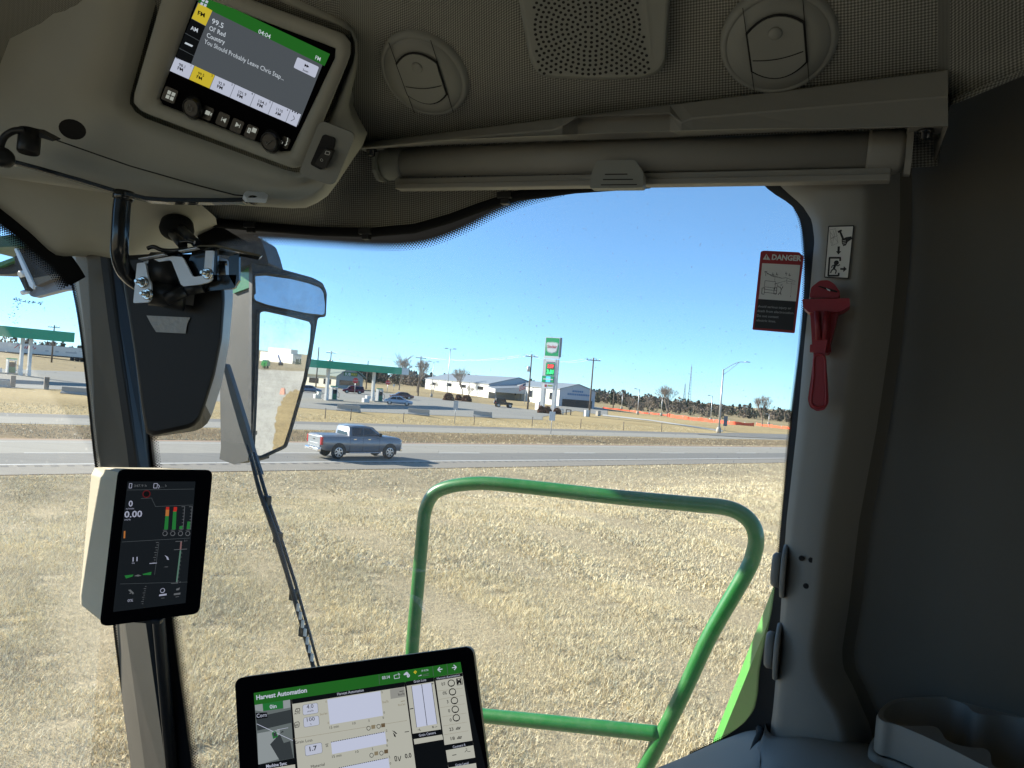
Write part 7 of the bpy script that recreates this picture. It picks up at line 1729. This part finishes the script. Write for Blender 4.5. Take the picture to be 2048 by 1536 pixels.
mb = MB(QO); mb.prism([P(x, y, 1.85 + (503 - x) * .0016) for x, y in ((462, 560), (466, 526), (500, 522), (501, 574), (466, 587))], Vector((.02, .06, 0)), M_RGREEN); mb.build('green_cap', mr_, .002)
mb = MB(QO); arm = round_poly([(398, 486), (440, 468), (478, 466), (520, 474), (530, 500), (538, 530), (505, 527), (466, 540), (420, 520)], 8); mb.prism([P(x, y, 1.84) for x, y in arm], Vector((0, .12, 0)), M_MBLK); mb.build('mirror_arm', mr_, .01)

wp = thing('windscreen_wiper', 'black wiper arm and blade parked outside the side window', 'wiper', P(540, 1000, 1.3)); WO = wp.location.copy()
mb = MB(WO); rg = []
for x, y, w in ((448, 728, 5), (466, 790, 8), (484, 850, 9), (500, 905, 7), (516, 950, 5)):
    c = W(x, y, -.045); k = c.y / F; rg.append([c + WQ * w * k + Vector((0, 0, .25 * w * k)), c - WQ * w * k - Vector((0, 0, .25 * w * k)), c - WQ * w * k * .8 + WM * .012, c + WQ * w * k * .8 + WM * .012])
mb.loft(rg, pmat('wiper_arm_grey', (.085, .09, .095), .45, .3, var=.1), smooth=False); mb.build('wiper_arm', wp, .001)
mb = MB(WO)
mb.tube([W(x, y, -.020) for x, y in ((494, 890), (520, 985), (548, 1060), (575, 1150), (600, 1235), (626, 1332), (640, 1400))], [.002, .004, .005, .004, .004, .0035, .003], M_BLK, 6); mb.build('wiper_blade', wp)
mb = MB(WO); mb.tube([W(x, y, -.032) for x, y in ((507, 905), (532, 990), (556, 1060), (590, 1165), (620, 1270), (645, 1360))], [.003, .0035, .0035, .0028, .0025, .002], M_BLKG, 6); mb.build('blade_spine', wp)
for x, y in ((533, 1002), (556, 1075), (588, 1190), (607, 1262)):
    mb = MB(WO); c = W(x, y, -.028); mb.box(c, (.013, .012, .018), M_BLK, -.43); mb.build('blade_clip', wp, .002)
mb = MB(WO)
for k in range(7):
    f = k / 6; x, y = 596 + 28 * f, 1215 + 100 * f; c = W(x, y, -.016); mb.box(c, (.005, .002, .012), M_STEELB, -.43, None)
mb.build('blade_slot', wp)

hr = thing('handrail', 'bent green tube handrail of the cab platform outside the window', 'handrail', P(1180, 1250, 1.8)); RO2 = hr.location.copy()
RW = lambda x, y: W(x, y, -.80)
def rail(pts, r, name):
    mb = MB(RO2); mb.tube(smooth_path([RW(*p) for p in pts], 8), r, M_RGREEN, 20); return mb.build(name, hr)
rail([(808, 1560), (814, 1460), (826, 1281), (835, 1180), (844, 1080), (850, 1024), (866, 990), (897, 974), (948, 967), (1000, 968.5), (1100, 979), (1221, 993), (1380, 1008), (1446, 1014.5), (1480, 1026), (1503, 1047), (1512, 1074), (1508, 1106), (1490, 1149), (1421, 1269), (1376, 1365), (1333, 1453), (1289, 1540), (1240, 1640)], .0185, 'rail_tube')
rail([(800, 1416), (880, 1423), (972, 1432), (1150, 1450), (1320, 1468)], .0185, 'lower_tube')
mb = MB(RO2); c = RW(1312, 1482); mb.prism([RW(1300, 1480), RW(1326, 1478), RW(1304, 1530), RW(1282, 1556), RW(1276, 1540)], WM * .03, M_RGREEN); mb.build('gusset', hr, .003)

lp_ = thing('work_lamp', 'dark work lamp housing outside the windscreen under the green roof edge', 'lamp', P(80, 520, 2.4)); LO = lp_.location.copy()
def Z4(x, y): return (x / 7.317, 430 + y / 7.317)
def lplate(pts, Y, th, mat, name, bev=.002):
    mb = MB(LO); mb.prism([P(*Z4(*p), Y) for p in pts], Vector((0, th, 0)), mat); return mb.build(name, lp_, bev)
lplate(round_poly([(-300, 330), (0, 310), (120, 290), (250, 300), (260, 460), (0, 470), (-300, 500)], 30), 2.42, .2, pmat('roof_edge_green', (.01, .07, .03), .4, var=.1), 'roof_edge')
lplate(round_poly([(230, 470), (560, 440), (900, 520), (1010, 820), (880, 850), (460, 930), (380, 700)], 20), 2.46, .12, M_BLK, 'housing')
lplate([(440, 935), (880, 852), (960, 870), (700, 965), (520, 1040)], 2.44, .1, pmat('bronze_reflector', (.16, .13, .10), .35, .6), 'reflector')
lplate(round_poly([(420, 1140), (520, 1045), (700, 965), (960, 880), (1060, 900), (1080, 1090), (930, 1095), (500, 1205), (440, 1180)], 24), 2.47, .03, pmat('smoked_lens', (.20, .23, .30), .2, var=.1), 'lens')
lplate([(215, 600), (250, 590), (400, 1090), (370, 1110), (225, 800)], 2.44, .04, M_BLK, 'bracket_arm')
lplate([(205, 500), (235, 480), (490, 1010), (480, 1085), (430, 1040), (350, 850)], 2.43, .012, M_STEELB, 'bracket_strip')
lplate([(-200, 715), (0, 690), (205, 615), (215, 665), (0, 755), (-200, 770)], 2.46, .06, M_RGREEN, 'green_bar')
lplate(round_poly([(-200, 770), (0, 762), (170, 690), (240, 740), (230, 855), (100, 870), (-200, 860)], 20), 2.48, .05, M_BLK, 'lower_lamp')
mb = MB(LO); mb.tube([P(*Z4(290, 870), 2.43), P(*Z4(380, 850), 2.45)], .011, M_STEELB, 10); mb.tube([P(*Z4(320, 1140), 2.44), P(*Z4(410, 1120), 2.46)], .008, M_STEELB, 10); mb.build('stub_bolt', lp_)
# ------------------------------------------------------------------ the yard behind, seen in the outside mirror
def yard_at(px, py, z=0.0):
    p = mp_.at(px, py, .002); d = (p - CAM).normalized(); r = d - mn_ * (2 * d.dot(mn_))
    return p + r * ((z - p.z) / r.z)
def flat(name, pts, z, mat):
    rj = random.Random(len(pts)); fine = []
    for i, p in enumerate(pts):
        a, b = Vector(p), Vector(pts[(i + 1) % len(pts)])
        for k in range(10): c = a + (b - a) * k / 10; fine.append((c.x + rj.gauss(0, 1.6), c.y + rj.gauss(0, 1.6)))
    mb = MB(); q = [yard_at(*p) for p in fine]; mb.poly([Vector((v.x, v.y, z)) for v in q], mat); return tag(mb.build(name), kind='structure')
flat('gravel_yard', [(470, 738), (660, 745), (660, 905), (540, 940), (470, 940)], .02, M_YARD)
flat('dry_grass_strip', [(573, 786), (592, 778), (660, 772), (660, 905), (552, 925), (546, 890), (550, 850), (556, 815)], .03, M_STUBBLE)
g = yard_at(590, 727.5); k = (g - mp_.O).length / F; ux = (yard_at(610, 727.8) - g); ux.z = 0; ux.normalize(); vz = Vector((0, 0, 1)); uy = vz.cross(ux)
if uy.dot(g - CAM) < 0: uy = -uy
t = thing('office_building', 'white flat roofed building with taller rear block reflected in the outside mirror', 'building', g)
def bl(mb, u0, u1, z0, z1, d0, d1, mat):
    b = [g + ux * (u * k) + uy * (d * k) + vz * (z * k) for z in (z0, z1) for u, d in ((u0, d0), (u1, d0), (u1, d1), (u0, d1))]
    mb.add(b, [(0, 3, 2, 1), (4, 5, 6, 7), (0, 1, 5, 4), (1, 2, 6, 5), (2, 3, 7, 6), (3, 0, 4, 7)], mat)
mb = MB(g); bl(mb, -27, 60, -3, 18, 0, 60, M_SHEDW); mb.build('front_block', t)
mb = MB(g); bl(mb, -9, 60, -3, 27, 8, 50, M_SHEDW); mb.build('rear_block', t)
for u0, u1, z0, z1 in ((-24, -19, 0, 5), (-13, -8, 0, 5), (14, 22, 0, 9), (26, 32, 2, 8)): mb = MB(g); bl(mb, u0, u1, z0, z1, -.4, .2, M_GLASSD); mb.build('window', t)
mb = MB(g); bl(mb, -27.5, 60, 18, 18.6, -.6, 60, M_ROOF); mb.build('parapet', t)
for i, x in enumerate((592, 596, 600)):
    p = yard_at(x, 729); kk = (p - mp_.O).length / F; mb = MB(p); r = random.Random(i)
    for j in range(200):
        h_ = r.random(); a = r.uniform(0, 6.3); w_ = 1.6 * (1 - h_) + .2; c = p + Vector((math.cos(a) * w_ * kk, math.sin(a) * w_ * kk, h_ * 11 * kk)); dd = Vector((r.gauss(0, 1), r.gauss(0, 1), r.gauss(0, 1))).normalized() * kk; ee = dd.orthogonal()
        mb.add([c + dd, c - dd * .5 + ee * .6, c - dd * .5 - ee * .6], [(0, 1, 2)], M_CED[0])
    tag(mb.build('conifer'), 'small dark conifer before the white building reflected in the mirror', 'tree', 'conifers at the white building')
def implement(label, px, py, wpx, hpx, mat, name, kind):
    p = yard_at(px, py); kk = (p - mp_.O).length / F; t = thing(name, label, 'farm machine', p); L = wpx * kk; H = hpx * kk
    def q(u, v, d=0): return p + ux * (u * L) + vz * (v * H) + uy * d * L
    mb = MB(p)
    if kind == 0: mb.prism([q(-.3, .3, -.1), q(.4, .3, -.1), q(.45, .7, -.1), q(.1, .95, -.1), q(-.2, .8, -.1)], uy * L * .25, mat)
    else:
        mb.tube([q(-.5, .95), q(-.1, .5), q(.5, .08)], .035 * L, mat, 6); mb.tube([q(-.1, .5), q(0, .05)], .03 * L, mat, 6); mb.tube([q(-.1, .5), q(.2, .1)], .03 * L, mat, 6)
    mb.build('frame', t)
    if kind == 0:
        mb = MB(p); mb.tube([q(-.5, .15), q(-.4, .6), q(-.2, .6)], .03 * L, mat, 6); mb.tube([q(.45, .1), q(.47, .7)], .03 * L, mat, 6); mb.build('lift_arm', t)
    for u in (-.25, .3):
        mb = MB(p); mb.lathe(q(u, .16, -.05), uy, [(.04 * L, 0), (H * .16, .0), (H * .16, .06 * L), (.04 * L, .06 * L)], M_TYRE, 16); mb.build('wheel', t)
implement('green farm implement parked on gravel, reflected at the left of the mirror', 531, 737, 42, 17, M_RGREEN, 'farm_implement', 0)
implement('blue auger machine reflected in the mirror before the white building', 560, 731, 44, 20, paint('auger_blue', (.03, .10, .32)), 'grain_auger', 1)
p = yard_at(565, 789); kk = (p - mp_.O).length / F; mb = MB(p)
mb.loft([[p + ux * (a * 7 * kk) + uy * (b * 5 * kk) + vz * 0 for a, b in ((-1, -1), (1, -1), (1.1, 1), (-1, 1))], [p + ux * (a * 6 * kk) + uy * (b * 4 * kk) + vz * 10 * kk for a, b in ((-.9, -1), (.9, -.9), (.8, 1), (-.8, .9))], [p + ux * (a * 3.4 * kk) + uy * (b * 3 * kk) + vz * 13 * kk for a, b in ((-1, -1), (1, -1), (1, 1), (-1, 1))]], pmat('red_rock', (.42, .22, .17), .9, var=.2, scale=3), smooth=False)
tag(mb.build('rock', None, .05), 'reddish stone block lying at the gravel edge in the mirror', 'rock')
